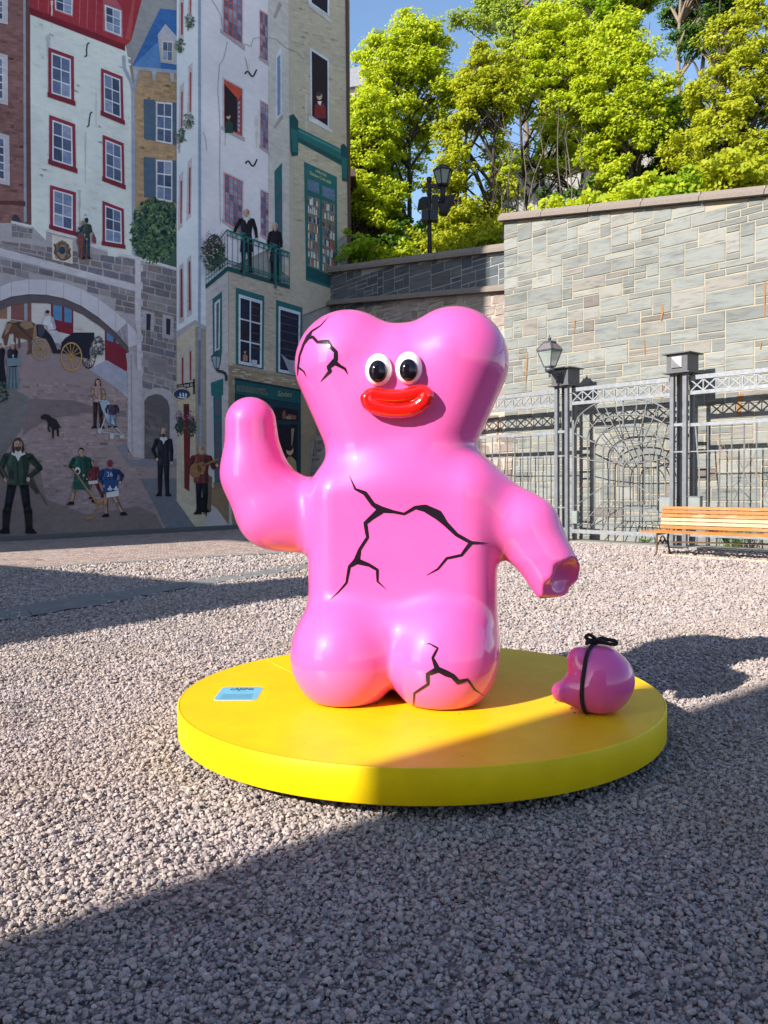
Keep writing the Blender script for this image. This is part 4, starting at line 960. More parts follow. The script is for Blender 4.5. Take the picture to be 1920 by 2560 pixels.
# ---- painted passers-by: plain generic figures
SK = (196, 158, 138)
def person(x, top, h, coat, legs, hair=(48, 40, 38), f=c3, wide=1.0, skirt=False, arms=1, lean=0.0, collar=None, layer=16, shoes=(34, 30, 34), skin=SK, back=False,
           la=((-.092, .195), (-.135, .335), (-.115, .47)), ra=((.092, .195), (.135, .335), (.115, .47)), ll=((-.045, .49), (-.05, .73), (-.055, .96)), rl=((.045, .49), (.05, .73), (.06, .96)),
           tail=.52, sleeve=None, style='short', beard=False, boots=None):
    """x,top: reading in view f of the crown; h height in that view; every joint is given in body heights"""
    s_ = abs(f(h, 0)[0] - f(0, 0)[0])
    def q(a, b): return f(x + a * h * wide + lean * b * h, top + b * h)
    def dk(c, k): return tuple(int(max(0, min(255, v * k))) for v in c)
    def limb(P, w):
        P = [q(*p) for p in P]; L = strip(P, [k * s_ * wide ** .5 for k in w])
        return L + [ellipse(p[0], p[1], k * s_ * .5 * wide ** .5, k * s_ * .5 * wide ** .5, 8) for p, k in zip(P, w)]
    t = tail
    pr = paint('painted_person', [q(-.028, .14), q(.028, .14), q(.082, .165), q(.106, .205), q(.094, .30), q(.082, .40), q(.086 + (t - .5) * .15, t), q(.0, t + .012), q(-.086 - (t - .5) * .15, t), q(-.082, .40), q(-.094, .30), q(-.106, .205), q(-.082, .165)], coat, layer)
    if skirt:
        paint('painted_skirt', [q(-.075, .44), q(.075, .44), q(.12, .80), q(.125, .97), q(-.13, .97), q(-.115, .80)], legs, layer - 1, pr)
        multi('painted_skirt_fold', [[q(a, .5), q(a + .022, .5), q(a * 1.6 + .028, .96), q(a * 1.6, .96)] for a in (-.06, -.01, .035)], dk(legs, .72), layer - .4, pr)
    else:
        for P in (ll, rl):
            multi('painted_trousers', limb(P, (.088, .070, .054)), legs, layer - 1, pr)
            A = [(p[0] + .018, p[1]) for p in P]; multi('painted_trouser_shade', strip([q(*p) for p in A], [.030 * s_, .024 * s_, .018 * s_]), dk(legs, .62), layer - .5, pr)
            if boots: multi('painted_boot', limb((((P[1][0] + P[2][0]) / 2, P[1][1] + .04), P[2]), (.078, .062)), boots, layer - .3, pr)
            d = 1 if P is rl else -1
            multi('painted_shoe', [[q(P[2][0] - .03, .945 + P[2][1] - .96), q(P[2][0] + .03, .945 + P[2][1] - .96), q(P[2][0] + .035 + .035 * (d > 0), 1.0 + P[2][1] - .96), q(P[2][0] - .035 - .035 * (d < 0), 1.0 + P[2][1] - .96)]], shoes, layer, pr)
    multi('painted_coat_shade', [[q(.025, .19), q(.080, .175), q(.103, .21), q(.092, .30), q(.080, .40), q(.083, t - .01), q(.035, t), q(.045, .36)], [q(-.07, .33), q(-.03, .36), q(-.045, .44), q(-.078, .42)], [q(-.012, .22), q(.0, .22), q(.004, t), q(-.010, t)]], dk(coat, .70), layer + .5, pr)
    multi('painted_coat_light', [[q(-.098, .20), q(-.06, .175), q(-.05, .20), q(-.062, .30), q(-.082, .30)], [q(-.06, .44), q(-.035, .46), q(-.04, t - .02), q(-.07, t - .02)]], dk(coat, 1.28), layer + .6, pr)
    hc = q(0, .075); fx, fy = hc
    multi('painted_neck', [[q(-.022, .11), q(.022, .11), q(.028, .16), q(-.028, .16)]], dk(skin, .85), layer + .8, pr)
    if arms:
        sc = sleeve or coat
        for P in (la, ra):
            multi('painted_sleeve', limb(P, (.066, .056, .044)), dk(sc, .86), layer + 1, pr)
            A = [(p[0] + .014, p[1] + .004) for p in P]; multi('painted_sleeve_shade', strip([q(*p) for p in A], [.022 * s_, .02 * s_, .014 * s_]), dk(sc, .60), layer + 1.3, pr)
            e = q(P[2][0], P[2][1] + .018); multi('painted_hand', [ellipse(e[0], e[1], .020 * s_, .026 * s_, 8)], skin, layer + 1.6, pr)
    if collar: multi('painted_collar', [[q(-.045, .142), q(.045, .142), q(.062, .175), q(.02, .20), q(0, .25), q(-.02, .20), q(-.062, .175)]], collar, layer + 1.8, pr)
    if style == 'long': multi('painted_hair', [[(fx + d * .030 * s_, fy - .05 * s_), (fx + d * .056 * s_, fy - .02 * s_), (fx + d * .064 * s_, fy + .06 * s_), (fx + d * .052 * s_, fy + .095 * s_), (fx + d * .034 * s_, fy + .085 * s_), (fx + d * .038 * s_, fy + .02 * s_)] for d in (-1, 1)], dk(hair, .85), layer + 1.9, pr)
    paint('painted_head', ellipse(fx, fy, .043 * s_, .060 * s_, 16), hair if back else skin, layer + 2, pr)
    if not back:
        multi('painted_face_shade', [[(fx + .008 * s_, fy - .05 * s_), (fx + .036 * s_, fy - .03 * s_), (fx + .040 * s_, fy + .015 * s_), (fx + .018 * s_, fy + .054 * s_), (fx + .014 * s_, fy + .012 * s_)]], dk(skin, .74), layer + 2.3, pr)
        multi('painted_features', [ellipse(fx - .018 * s_, fy - .006 * s_, .009 * s_, .006 * s_, 6), ellipse(fx + .014 * s_, fy - .006 * s_, .009 * s_, .006 * s_, 6), [(fx - .016 * s_, fy + .030 * s_), (fx + .014 * s_, fy + .030 * s_), (fx + .008 * s_, fy + .037 * s_), (fx - .010 * s_, fy + .037 * s_)], [(fx - .004 * s_, fy), (fx + .003 * s_, fy), (fx + .006 * s_, fy + .018 * s_), (fx - .004 * s_, fy + .018 * s_)]], (92, 62, 56), layer + 2.6, pr)
        if beard: multi('painted_beard', [[(fx - .034 * s_, fy + .022 * s_), (fx + .034 * s_, fy + .022 * s_), (fx + .022 * s_, fy + .062 * s_), (fx, fy + .080 * s_), (fx - .022 * s_, fy + .062 * s_)]], hair, layer + 2.5, pr)
    if style != 'bald':
        lo = .35 if style == 'helmet' else .1
        multi('painted_hair', [[(fx + .047 * s_ * cos(a), fy - .010 * s_ - .062 * s_ * sin(a)) for a in np.linspace(-lo, pi + lo, 12)] + [(fx - .038 * s_, fy - .028 * s_), (fx - .01 * s_, fy - .040 * s_), (fx + .030 * s_, fy - .030 * s_)]], hair, layer + 2.9, pr)
    else:
        multi('painted_hair', [[(fx - .046 * s_, fy - .03 * s_), (fx - .036 * s_, fy - .03 * s_), (fx - .036 * s_, fy + .02 * s_), (fx - .044 * s_, fy + .01 * s_)], [(fx + .046 * s_, fy - .03 * s_), (fx + .036 * s_, fy - .03 * s_), (fx + .036 * s_, fy + .02 * s_), (fx + .044 * s_, fy + .01 * s_)]], hair, layer + 2.9, pr)
    return pr
pA = person(118, 500, 625, (52, 74, 66), (30, 34, 44), (74, 58, 50), collar=(206, 206, 204), wide=1.22, shoes=(26, 24, 28), style='long', beard=True, boots=(38, 34, 36), la=((-.10, .20), (-.15, .33), (-.105, .42)), ra=((.10, .20), (.185, .32), (.085, .42)), ll=((-.05, .49), (-.085, .72), (-.105, .96)), rl=((.05, .49), (.075, .72), (.095, .96)), tail=.49)
multi('painted_cane', strip(C(c3, (0, 690), (60, 800)), 4) + strip(C(c3, (200, 760), (310, 940)), 2), (104, 88, 76), 19, pA)
paint('painted_cloak', C(c3, (185, 745), (215, 760), (255, 860), (240, 870), (195, 820)), (60, 68, 60), 15, pA)
pB = person(528, 566, 372, (30, 84, 74), (176, 140, 120), (40, 34, 36), wide=1.3, la=((-.10, .21), (-.15, .33), (-.05, .40)), ra=((.10, .21), (.13, .34), (.03, .47)), ll=((-.05, .55), (-.095, .76), (-.13, .96)), rl=((.06, .55), (.11, .74), (.17, .92)), tail=.62); paint('painted_shorts', C(c3, (474, 790), (585, 790), (580, 840), (474, 838)), (30, 84, 74), 17, pB)
multi('painted_badge', [ellipse(*c3(502, 718), 7.5, 9.5)], (206, 208, 206), 19, pB); multi('painted_badge', [ellipse(*c3(502, 722), 4.5, 5)], (40, 52, 60), 20, pB)
multi('painted_hockey_stick', strip(C(c3, (470, 700), (545, 810), (610, 900), (635, 935)), 3.5) + [C(c3, (605, 905), (665, 905), (660, 925), (625, 940))], (168, 124, 82), 21, pB)
pC = person(600, 650, 250, (128, 44, 60), (112, 40, 54), (64, 84, 110), wide=1.3, layer=15, style='helmet', ll=((-.04, .5), (-.05, .74), (-.02, .96)), rl=((.06, .5), (.12, .72), (.20, .92))); multi('painted_stripe', [C(c3, (572, 785), (632, 780), (634, 800), (575, 806))], (196, 190, 190), 18, pC)
multi('painted_hockey_stick', strip(C(c3, (585, 840), (630, 925)), 2.6), (150, 140, 130), 17, pC)
pD = person(715, 645, 372, (34, 72, 128), (176, 140, 120), (132, 44, 56), wide=1.3, layer=17, back=True, style='helmet', la=((-.10, .20), (-.14, .33), (-.08, .44)), ra=((.10, .20), (.165, .28), (.13, .38)), ll=((-.05, .6), (-.055, .8), (-.05, .96)), rl=((.05, .6), (.11, .78), (.17, .93)), tail=.60)
paint('painted_shirt_hem', C(c3, (668, 780), (765, 775), (768, 862), (690, 868)), (34, 72, 128), 19, pD); paint('painted_shirt_band', C(c3, (688, 860), (772, 845), (770, 880), (692, 893)), (206, 210, 216), 20, pD)
multi('painted_flower_emblem', [p for x in (712, 752) for p in ([C(c3, (x - 4, 848), (x + 4, 848), (x + 7, 825), (x, 812), (x - 7, 825))] + [C(c3, (x - 18, 835), (x - 8, 828), (x - 4, 840), (x - 10, 846))] + [C(c3, (x + 18, 835), (x + 8, 828), (x + 4, 840), (x + 10, 846))])], (206, 210, 216), 21, pD)
text_fit('painted_lettering', '26', c3(692, 755), c3(728, 755), 12, (196, 204, 216), 21, pD)
multi('painted_hockey_stick', strip(C(c3, (690, 870), (655, 930), (600, 1020)), 3) + [C(c3, (548, 1022), (600, 1012), (606, 1028), (560, 1036))], (168, 124, 82), 21, pD)
pE = person(636, 118, 325, (172, 140, 134), (62, 40, 48), (66, 42, 40), wide=1.12, style='long', sleeve=(196, 158, 138), la=((-.085, .20), (-.085, .33), (-.02, .43)), ra=((.085, .20), (.125, .32), (.10, .44)), tail=.47); 
sw_ = paint('painted_stroller', C(c3, (645, 272), (692, 258), (716, 280), (716, 345), (750, 425), (700, 405), (662, 325)), (150, 170, 192), 20)
multi('painted_stroller_frame', strip(C(c3, (618, 258), (700, 268), (740, 425), (800, 490)), 2.4) + strip(C(c3, (690, 350), (650, 460)), 2.4) + strip(C(c3, (650, 465), (790, 485)), 2.4) + [ellipse(*c3(x, y), 6, 7.5, 12) for x, y in ((648, 460), (725, 495), (790, 492))], (176, 182, 192), 21, sw_)
pF = person(728, 262, 175, (70, 58, 84), (112, 140, 178), (104, 66, 50), wide=1.7, layer=22)
pG = person(1060, 435, 448, (42, 44, 58), (34, 36, 48), (66, 60, 58), wide=.95, collar=(196, 196, 200), style='bald', beard=True, la=((-.10, .195), (-.16, .33), (-.10, .45)), ra=((.10, .195), (.125, .34), (.12, .50)), tail=.54)
pH = person(1305, 540, 460, (112, 58, 52), (36, 34, 48), (156, 150, 146), wide=1.15, layer=18, la=((-.10, .20), (-.15, .36), (.01, .39)), ra=((.10, .20), (.15, .34), (.19, .29)), ll=((-.03, .5), (-.03, .75), (-.03, .96)), rl=((.04, .5), (.05, .75), (.04, .93)), tail=.55)
multi('painted_guitar', [ellipse(*c3(1268, 715), 15, 18), ellipse(*c3(1305, 695), 11, 14)] + strip(C(c3, (1310, 685), (1420, 640)), 5), (150, 104, 70), 23, pH)
multi('painted_stool', strip(C(c3, (1285, 900), (1275, 995)), 3) + strip(C(c3, (1330, 900), (1338, 1010)), 3) + [C(c3, (1280, 890), (1335, 890), (1338, 985), (1292, 980))], (30, 28, 34), 21, pH)
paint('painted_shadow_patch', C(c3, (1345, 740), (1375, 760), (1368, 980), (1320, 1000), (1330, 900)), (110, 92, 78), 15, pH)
dg = paint('painted_dog', C(c3, (264, 365), (290, 348), (318, 355), (335, 372), (365, 385), (380, 410), (398, 440), (382, 438), (384, 495), (372, 495), (366, 450), (352, 455), (350, 505), (340, 505), (335, 440), (315, 430), (330, 465), (320, 470), (308, 445), (312, 410), (300, 385), (270, 385)), (40, 36, 42), 16)
# nuns at the left
pI = person(110, 1085, 420, (40, 40, 54), (104, 124, 138), (206, 204, 206), f=c2, wide=1.05, skirt=True, arms=0); paint('painted_sleeve', C(c2, (55, 1230), (178, 1225), (180, 1290), (60, 1300)), (110, 132, 146), 18, pI)
multi('painted_cross', strip(C(c2, (113, 1195), (114, 1230)), 1.6) + strip(C(c2, (104, 1205), (123, 1205)), 1.6), (206, 206, 206), 19, pI)
person(0, 1080, 400, (36, 34, 46), (34, 32, 44), (206, 204, 206), f=c2, wide=1.1, skirt=True, arms=0)
foliage('painted_leaf', *c2(10, 1520), 18, 26, 70, [(44, 74, 66), (62, 98, 84), (34, 56, 54)], 16, 5, 77)
# couple on the wall
pJ = person(715, 40, 330, (70, 98, 130), (128, 76, 66), (150, 92, 72), f=c2, wide=.9, layer=17, skirt=True); paint('painted_bag', C(c2, (672, 165), (715, 150), (722, 270), (690, 285), (670, 230)), (122, 66, 58), 21, pJ)
person(748, 12, 360, (66, 82, 74), (58, 70, 92), (48, 38, 40), f=c2, wide=.95, layer=18, back=True, la=((-.09, .2), (-.15, .33), (-.20, .30)), ra=((.09, .2), (.12, .34), (-.05, .40)))
paint('painted_backpack', C(c2, (800, 130), (830, 190), (832, 242), (795, 225)), (128, 60, 74), 22)
# figures on the balcony and at windows
person(680, 66, 560, (38, 34, 44), (34, 32, 42), (168, 136, 118), f=c5, wide=.92, collar=(196, 196, 200), layer=19, style='bald', tail=.68, la=((-.10, .195), (-.17, .30), (-.215, .40)), ra=((.10, .195), (.15, .33), (.17, .47)))
person(925, 185, 520, (36, 32, 42), (32, 30, 40), (178, 172, 166), f=c5, wide=.8, layer=19, tail=.68, style='bald', ra=((.09, .195), (.13, .33), (.13, .44)))
def bust(x, y, s, coat, hair, f, layer=14, collar=None):
    b = paint('painted_person', C(f, (x - s * .5, y + s * 2.3), (x - s * .5, y + s), (x - s * .15, y + s * .6), (x + s * .2, y + s * .6), (x + s * .6, y + s * 1.05), (x + s * .7, y + s * 2.3)), coat, layer)
    paint('painted_head', ellipse(*f(x, y), s * .085, s * .12, 12), SK, layer + 1, b); paint('painted_hair', ellipse(*f(x - s * .06, y - s * .22), s * .085, s * .07, 10), hair, layer + 2, b)
    if collar: paint('painted_collar', C(f, (x - s * .2, y + s * .55), (x + s * .25, y + s * .5), (x + s * .1, y + s), (x - s * .1, y + s * .8)), collar, layer + 2, b)
bust(522, 1005, 62, (40, 66, 64), (44, 36, 38), c4); bust(1308, 830, 84, (128, 40, 46), (70, 52, 50), c4, collar=(214, 210, 214)); bust(665, 1310, 36, (150, 110, 96), (70, 50, 46), c5, 17)
bust(1225, 1110, 105, (150, 140, 92), (40, 34, 38), c6, 17)
# horse and carriage
ho = paint('painted_horse', C(c7, (90, 240), (160, 205), (260, 225), (400, 222), (465, 265), (470, 420), (410, 440), (412, 640), (345, 655), (372, 590), (365, 470), (262, 440), (270, 560), (235, 580), (240, 450), (205, 430), (212, 600), (180, 610), (180, 380), (120, 390), (92, 540), (55, 530), (50, 470), (22, 430), (40, 380), (75, 300)), (104, 72, 58), 14)
multi('painted_mane', [C(c7, (90, 245), (150, 215), (215, 210), (230, 235), (160, 250), (110, 360), (60, 420), (70, 320)), C(c7, (300, 225), (400, 225), (440, 300), (330, 330), (250, 270)), C(c7, (440, 270), (472, 280), (470, 455), (425, 460))], (150, 122, 92), 15, ho)
multi('painted_harness', strip(C(c7, (90, 240), (215, 255), (250, 300), (420, 460)), 2.2) + strip(C(c7, (250, 225), (235, 290)), 2), (60, 48, 48), 16, ho)
cg = paint('painted_carriage', C(c7, (470, 260), (600, 330), (700, 470), (740, 590), (790, 590), (800, 500), (850, 440), (960, 370), (1222, 370), (1222, 450), (1160, 580), (1150, 690), (1060, 700), (900, 640), (760, 640), (690, 640), (640, 520), (600, 450), (480, 420)), (36, 36, 52), 15)
paint('painted_seat', C(c7, (630, 340), (740, 345), (800, 420), (790, 500), (715, 510)), (186, 190, 196), 16, cg)
def wheel(cx, cy, rx, ry, sp, col, layer, parent, n=14):
    P = []
    for k in range(28):
        a, b = 2 * pi * k / 28, 2 * pi * (k + 1) / 28
        P.append([c7(cx + rx * cos(a), cy + ry * sin(a)), c7(cx + rx * cos(b), cy + ry * sin(b)), c7(cx + rx * .9 * cos(b), cy + ry * .9 * sin(b)), c7(cx + rx * .9 * cos(a), cy + ry * .9 * sin(a))])
    for k in range(n):
        a = 2 * pi * k / n + .1; P += strip([c7(cx, cy), c7(cx + rx * .93 * cos(a), cy + ry * .93 * sin(a))], 1.5)
    P.append(ellipse(*c7(cx, cy), 3.6, 4.5, 10)); multi('painted_wheel', P, col, layer, parent)
wheel(1150, 680, 92, 158, 0, (60, 52, 60), 14, cg); wheel(528, 588, 115, 138, 0, (184, 148, 92), 17, cg); wheel(925, 682, 140, 188, 0, (188, 146, 82), 17, cg)
paint('painted_white_jacket', C(c7, (575, 175), (605, 155), (655, 145), (698, 190), (726, 300), (715, 332), (622, 332), (612, 285), (560, 272), (552, 235)), (206, 206, 214), 17, cg); multi('painted_jacket_shade', [C(c7, (650, 150), (698, 190), (726, 300), (700, 330), (680, 260), (660, 220))], (162, 164, 178), 17.4, cg)
drv = bust(620, 115, 62, (206, 206, 212), (52, 42, 42), c7, 17)
paint('painted_trousers', C(c7, (490, 260), (560, 270), (590, 340), (540, 440), (490, 400)), (66, 66, 84), 18, cg)
multi('painted_hat', [C(c7, (970, 300), (1040, 285), (1120, 350), (1080, 345), (1060, 320), (1010, 325))], (206, 196, 190), 18, cg)
foliage('painted_leaf', *c7(1270, 560), 17, 26, 70, [(92, 98, 112), (70, 82, 84), (118, 110, 124)], 14, 5, 31)
# planter at the left of the street and iron oar on the brick house
paint('painted_oar', C(c1, (-200, 1735), (90, 1735), (220, 1740), (218, 1780), (100, 1765), (-200, 1760)), (92, 58, 56), 5)
paint('painted_pigeon', C(c1, (105, 1905), (125, 1850), (150, 1860), (190, 1920)), (66, 62, 78), 9)

r = random.Random(40)
for k in range(26):
    u0, v0 = r.uniform(75, 860), r.uniform(-20, 560); w_, h_ = r.uniform(2, 6), r.uniform(30, 130)
    n_ = 9; pts = [(u0 + w_ * (1 + .4 * sin(i * 2.1 + k)) * (1 - i / n_ * .8), v0 + h_ * i / n_) for i in range(n_ + 1)] + [(u0 - w_ * (1 + .4 * sin(i * 1.7 + k)) * (1 - i / n_ * .8), v0 + h_ * i / n_) for i in range(n_, -1, -1)]
    if 330 < u0 < 440 or (u0 > 650 and v0 > 250): continue
    paint('painted_weather_streak', pts, r.choice([(196, 190, 190), (186, 182, 184), (204, 198, 192)]) if (u0 < 300 or u0 > 500) and u0 > 85 else (170, 160, 160), 2.6 if u0 < 330 else 10.4)
# real skirting at the foot of the painted wall
obj('plinth', G().box((*((w0 + w1) / 2 + MN * .02), .06), MTV * np.linalg.norm(w1 - w0) / 2, MNV * .05, (0, 0, .10)).geo(), simple('grey_plinth', (.13, .125, .125), .9), mb)

# ================================================================== BUILDINGS ROUND THE SQUARE, outside the frame
M_WARMSTONE = simple('grey_limestone', (.36, .34, .31), .9, .15, 1.5); M_GLASSY = simple('dark_window_glass', (.03, .035, .045), .12, .05)
def block(name, label, fp, h, m, n_w=4, fl=3):
    """fp: footprint corners (counter-clockwise)"""
    t = thing(name, label, 'building', (fp[0][0], fp[0][1], 0))
    obj('wall', G().prism([(*p, 0) for p in fp], (0, 0, h)).geo(), m, t)
    c = np.mean(np.array(fp), 0)
    obj('roof', G().prism([(*(c + (np.array(p) - c) * 1.02), h) for p in fp], (0, 0, .25)).geo(), simple('roof_felt', (.08, .08, .085), .8), t)
    for a, b in zip(fp, fp[1:] + fp[:1]):
        a = np.array(a); b = np.array(b); d = b - a; L = np.linalg.norm(d); d /= L; n = np.array((d[1], -d[0]))
        for i in range(int(L / 2.6)):
            for j in range(int(h / 3.2)):
                c_ = a + d * (1.5 + i * 2.6)
                w = obj('window', G().box((*(c_ + n * .04), 2.0 + j * 3.1), (*(d * .55), 0), (*(n * .05), 0), (0, 0, .85)).geo(), M_WARMSTONE, t)
                obj('pane', G().box((*(c_ + n * .07), 2.0 + j * 3.1), (*(d * .42), 0), (*(n * .03), 0), (0, 0, .72)).geo(), M_GLASSY, w)
    return t
sh_ = lambda p, z: (p[0] - cos(SUN_AZ) * z / tan(SUN_EL), p[1] - sin(SUN_AZ) * z / tan(SUN_EL))
# low flat roofed house on the left whose roof corner shades a wedge of the gravel
k0 = np.array(sh_((-1.0, 11.15), 7.75)); e1 = np.array((-.593, -.805)); e2 = np.array((-.819, .574))
blk = block('corner_house', 'low flat roofed stone house outside the left edge of the photograph', [tuple(k0), tuple(k0 + e2 * 9), tuple(k0 + e2 * 9 + e1 * 7), tuple(k0 + e1 * 5.2)], 7.5, M_WARMSTONE)
obj('chimney', G().prism([(*(k0 + e2 * .02 + e1 * .02), 7.4), (*(k0 + e2 * 1.7 + e1 * .02), 7.4), (*(k0 + e2 * 1.7 + e1 * 1.3), 7.4), (*(k0 + e2 * .02 + e1 * 1.3), 7.4)][::-1], (0, 0, 1.25)).geo(), M_WARMSTONE, blk)
# tall house behind the camera on the right; its corner throws the long shadow edge
k1 = np.array((.40, 4.04)) - np.array((cos(SUN_AZ), sin(SUN_AZ))) * 13.0
block('corner_tenement', 'tall stone house behind the photographer', [tuple(k1), tuple(k1 + np.array((2.2, -7.5))), tuple(k1 + np.array((12, -6.5))), tuple(k1 + np.array((10.2, -1.6)))], 12.5, M_WARMSTONE)
# house further left with an overhang added for its shadow, shading the foot of the painted wall and the dark ashlar wall
d2 = np.array((cos(SUN_AZ), sin(SUN_AZ))); pc = np.array((sin(SUN_AZ), -cos(SUN_AZ)))
def cs(c, s): return tuple(pc * c + d2 * s)
tb2 = block('gabled_tenement', 'tall house with an added overhang for shade left of the photograph', [cs(-19.4, -16), cs(-19.4, -8), cs(-25.5, -8), cs(-25.5, -16)], 23.6, M_WARMSTONE)
obj('shade_overhang', G().prism([(*cs(-20.5, -8.2), 15.2), (*cs(-20.5, -15.5), 15.2), (*cs(-16.1, -15.5), 15.2), (*cs(-16.1, -8.2), 15.2)], (0, 0, 12.6)).geo(), M_WARMSTONE, tb2)  # unseen block added to shade the dark ashlar wall
# grey mansard roof far behind the trees on the left
fb = thing('distant_building', 'grey metal mansard roof showing above the leftmost tree', 'building', (-3, 60, 10))
a = at_Y(840, 148, 60); b = at_Y(960, 128, 60)
obj('wall', G().prism([a * (1, 1, 0) + UP * 8, b * (1, 1, 0) + UP * 8, b - UP * 2.2, a - UP * 2.2], (0, 6, 0)).geo(), simple('pink_grey_wall', (.45, .38, .35), .9), fb)
obj('roof', G().prism([a - UP * 2.2 - np.array((.2, .3, 0)), b - UP * 2.2 + np.array((.2, -.3, 0)), b + np.array((0, 1.6, 0)), a + np.array((0, 1.6, 0))], (0, 4, 0)).geo(), simple('grey_seamed_metal', (.22, .22, .235), .5, .2, 3, stretch=(6, 1, .2)), fb)
# ================================================================== FENCE, GATE, LANTERNS
def metal(name, c, rough=.5, met=.6, var=.2, scale=8):
    t = NT(name); f = t.noise(t.pos(), scale, 5); c = np.array(c)
    t.base(t.ramp(f, [(.3, tuple(c * (1 - var))), (.7, tuple(c * (1 + var)))])).set(Metallic=met, Roughness=rough)
    t.bump(t.noise(t.pos(), 90, 3), .08, .003); return t.m
M_GALV = metal('galvanised_steel', (.27, .285, .31), .5, .35, .22, 14); M_POST = metal('grey_steel', (.17, .18, .20), .5, .3, .15)
M_BARS = metal('mid_grey_steel', (.15, .155, .165), .55, .1, .15); M_CAP = metal('dark_grey_steel', (.10, .10, .108), .55, .2, .12); M_STUD = metal('bright_steel', (.6, .62, .65), .35, .7, .1)
M_LAMPMETAL = metal('lantern_metal', (.085, .09, .105), .45, .3, .12)
t = NT('frosted_glass'); t.base((.36, .42, .38)).set(Roughness=.25, Alpha=.6); t.b.inputs['Transmission Weight'].default_value = .0; M_GLASS = t.m
def gp(s, z, off=0.0): return GP3 + GT3 * s + UP * z + GN3 * off
SPAN = 2.97
def gate_post(s, label):
    t = thing('gate_post', label, 'post', tuple(gp(s, 0)), 'posts of the metal gate')
    h = .145
    for i in (-1, 1):
        for j in (-1, 1):
            obj('tube', G().box(gp(s + i * h, 1.86, j * h), GT3 * .042, GN3 * .042, UP * 1.83).geo(), M_POST, t)
    obj('base_plate', G().box(gp(s, .055), GT3 * .26, GN3 * .26, UP * .012).geo(), M_CAP, t)
    obj('lower_plate', G().box(gp(s, 3.705), GT3 * .30, GN3 * .30, UP * .012).geo(), M_CAP, t)
    obj('cap_box', G().box(gp(s, 3.905), GT3 * .235, GN3 * .235, UP * .187).geo(), M_CAP, t)
    obj('cap_plate', G().box(gp(s, 4.106), GT3 * .31, GN3 * .31, UP * .012).geo(), M_CAP, t)
    for z in (.32, 2.05, 2.62, .83):
        r = .012 if z in (2.05, .83) else .03
        obj('cross_rail', G().box(gp(s, z, h), GT3 * (h - .043), GN3 * .02, UP * r).geo(), M_GALV, t)
        obj('cross_rail', G().box(gp(s, z, -h), GT3 * (h - .043), GN3 * .02, UP * r).geo(), M_GALV, t)
    return t
pr_ = gate_post(0, 'steel gate post with square bright stud on its cap, right of the arched gate')
c_ = gp(0, 3.92, .237)
g = G(); a = .115
P = [c_ + GT3 * x * a + UP * y * a for x, y in ((-1, -1), (1, -1), (1, 1), (-1, 1))]
Q = [p + GN3 * .025 for p in P]; g.add(P + Q + [c_ + GN3 * .075], [(0, 1, 5, 4), (1, 2, 6, 5), (2, 3, 7, 6), (3, 0, 4, 7), (4, 5, 8), (5, 6, 8), (6, 7, 8), (7, 4, 8)])
obj('stud', g.geo(), M_STUD, pr_)
pl_ = gate_post(-SPAN, 'steel gate post carrying the wall lantern, left of the arched gate')
def truss(s0, s1, parent, z0=3.24, z1=3.64):
    obj('top_rail', G().box(gp((s0 + s1) / 2, z1 - .045), GT3 * (s1 - s0) / 2, GN3 * .03, UP * .045).geo(), M_GALV, parent)
    obj('lower_rail', G().box(gp((s0 + s1) / 2, z0 + .038), GT3 * (s1 - s0) / 2, GN3 * .03, UP * .038).geo(), M_GALV, parent)
    n = max(1, round((s1 - s0) / .275)); w = (s1 - s0) / n; a, b = z0 + .076, z1 - .09
    up_me = mesh('upright', *G().box((0, 0, 0), GT3 * .012, GN3 * .012, UP * (b - a) / 2).geo()); up_me.materials.append(M_GALV)
    xg = G()
    xg.bar(-GT3 * w / 2 + UP * (a - b) / 2, GT3 * w / 2 + UP * (b - a) / 2, .026, .022, GN3); xg.bar(-GT3 * w / 2 + UP * (b - a) / 2 + GN3 * .003, GT3 * w / 2 + UP * (a - b) / 2 + GN3 * .003, .026, .022, GN3)
    x_me = mesh('cross_brace', *xg.geo()); x_me.materials.append(M_GALV)
    for k in range(n):
        o = obj('cross_brace', x_me, None, parent); o.location = gp(s0 + (k + .5) * w, (a + b) / 2)
        if k: o = obj('upright', up_me, None, parent); o.location = gp(s0 + k * w, (a + b) / 2)
def fence(s0, s1, label, bent=()):
    t = thing('steel_fence', label, 'fence', tuple(gp((s0 + s1) / 2, 0)))
    truss(s0, s1, t)
    obj('handrail', G().box(gp((s0 + s1) / 2, 2.61), GT3 * (s1 - s0) / 2, GN3 * .025, UP * .035).geo(), M_GALV, t)
    obj('bottom_rail', G().box(gp((s0 + s1) / 2, .30), GT3 * (s1 - s0) / 2, GN3 * .022, UP * .035).geo(), M_GALV, t)
    for z in (2.05, .83): obj('thin_rail', G().box(gp((s0 + s1) / 2, z, .016), GT3 * (s1 - s0) / 2, GN3 * .006, UP * .010).geo(), M_GALV, t)
    n = int((s1 - s0) / .243)
    me = mesh('bar', *G().tube([(0, 0, .10), (0, 0, 2.58)], .0155, 6).geo()); me.materials.append(M_BARS)
    for k in range(n):
        s = s0 + (k + .5) * (s1 - s0) / n
        if k in bent:
            o = obj('bar', G().tube([gp(s - .02, 2.58), gp(s + .01, 2.2), gp(s + .07, 1.6), gp(s + .05, 1.0), gp(s, .1)], .0155, 6).geo(), M_GALV, t)
        else:
            o = obj('bar', me, None, t); o.location = gp(s, 0)
    return t
fence(.19, 6.0, 'galvanised steel fence with crossed top girder behind the bench', (0, 9))
fl = fence(-SPAN - 4.1, -SPAN - .19, 'galvanised steel fence with crossed top girder left of the lantern post')
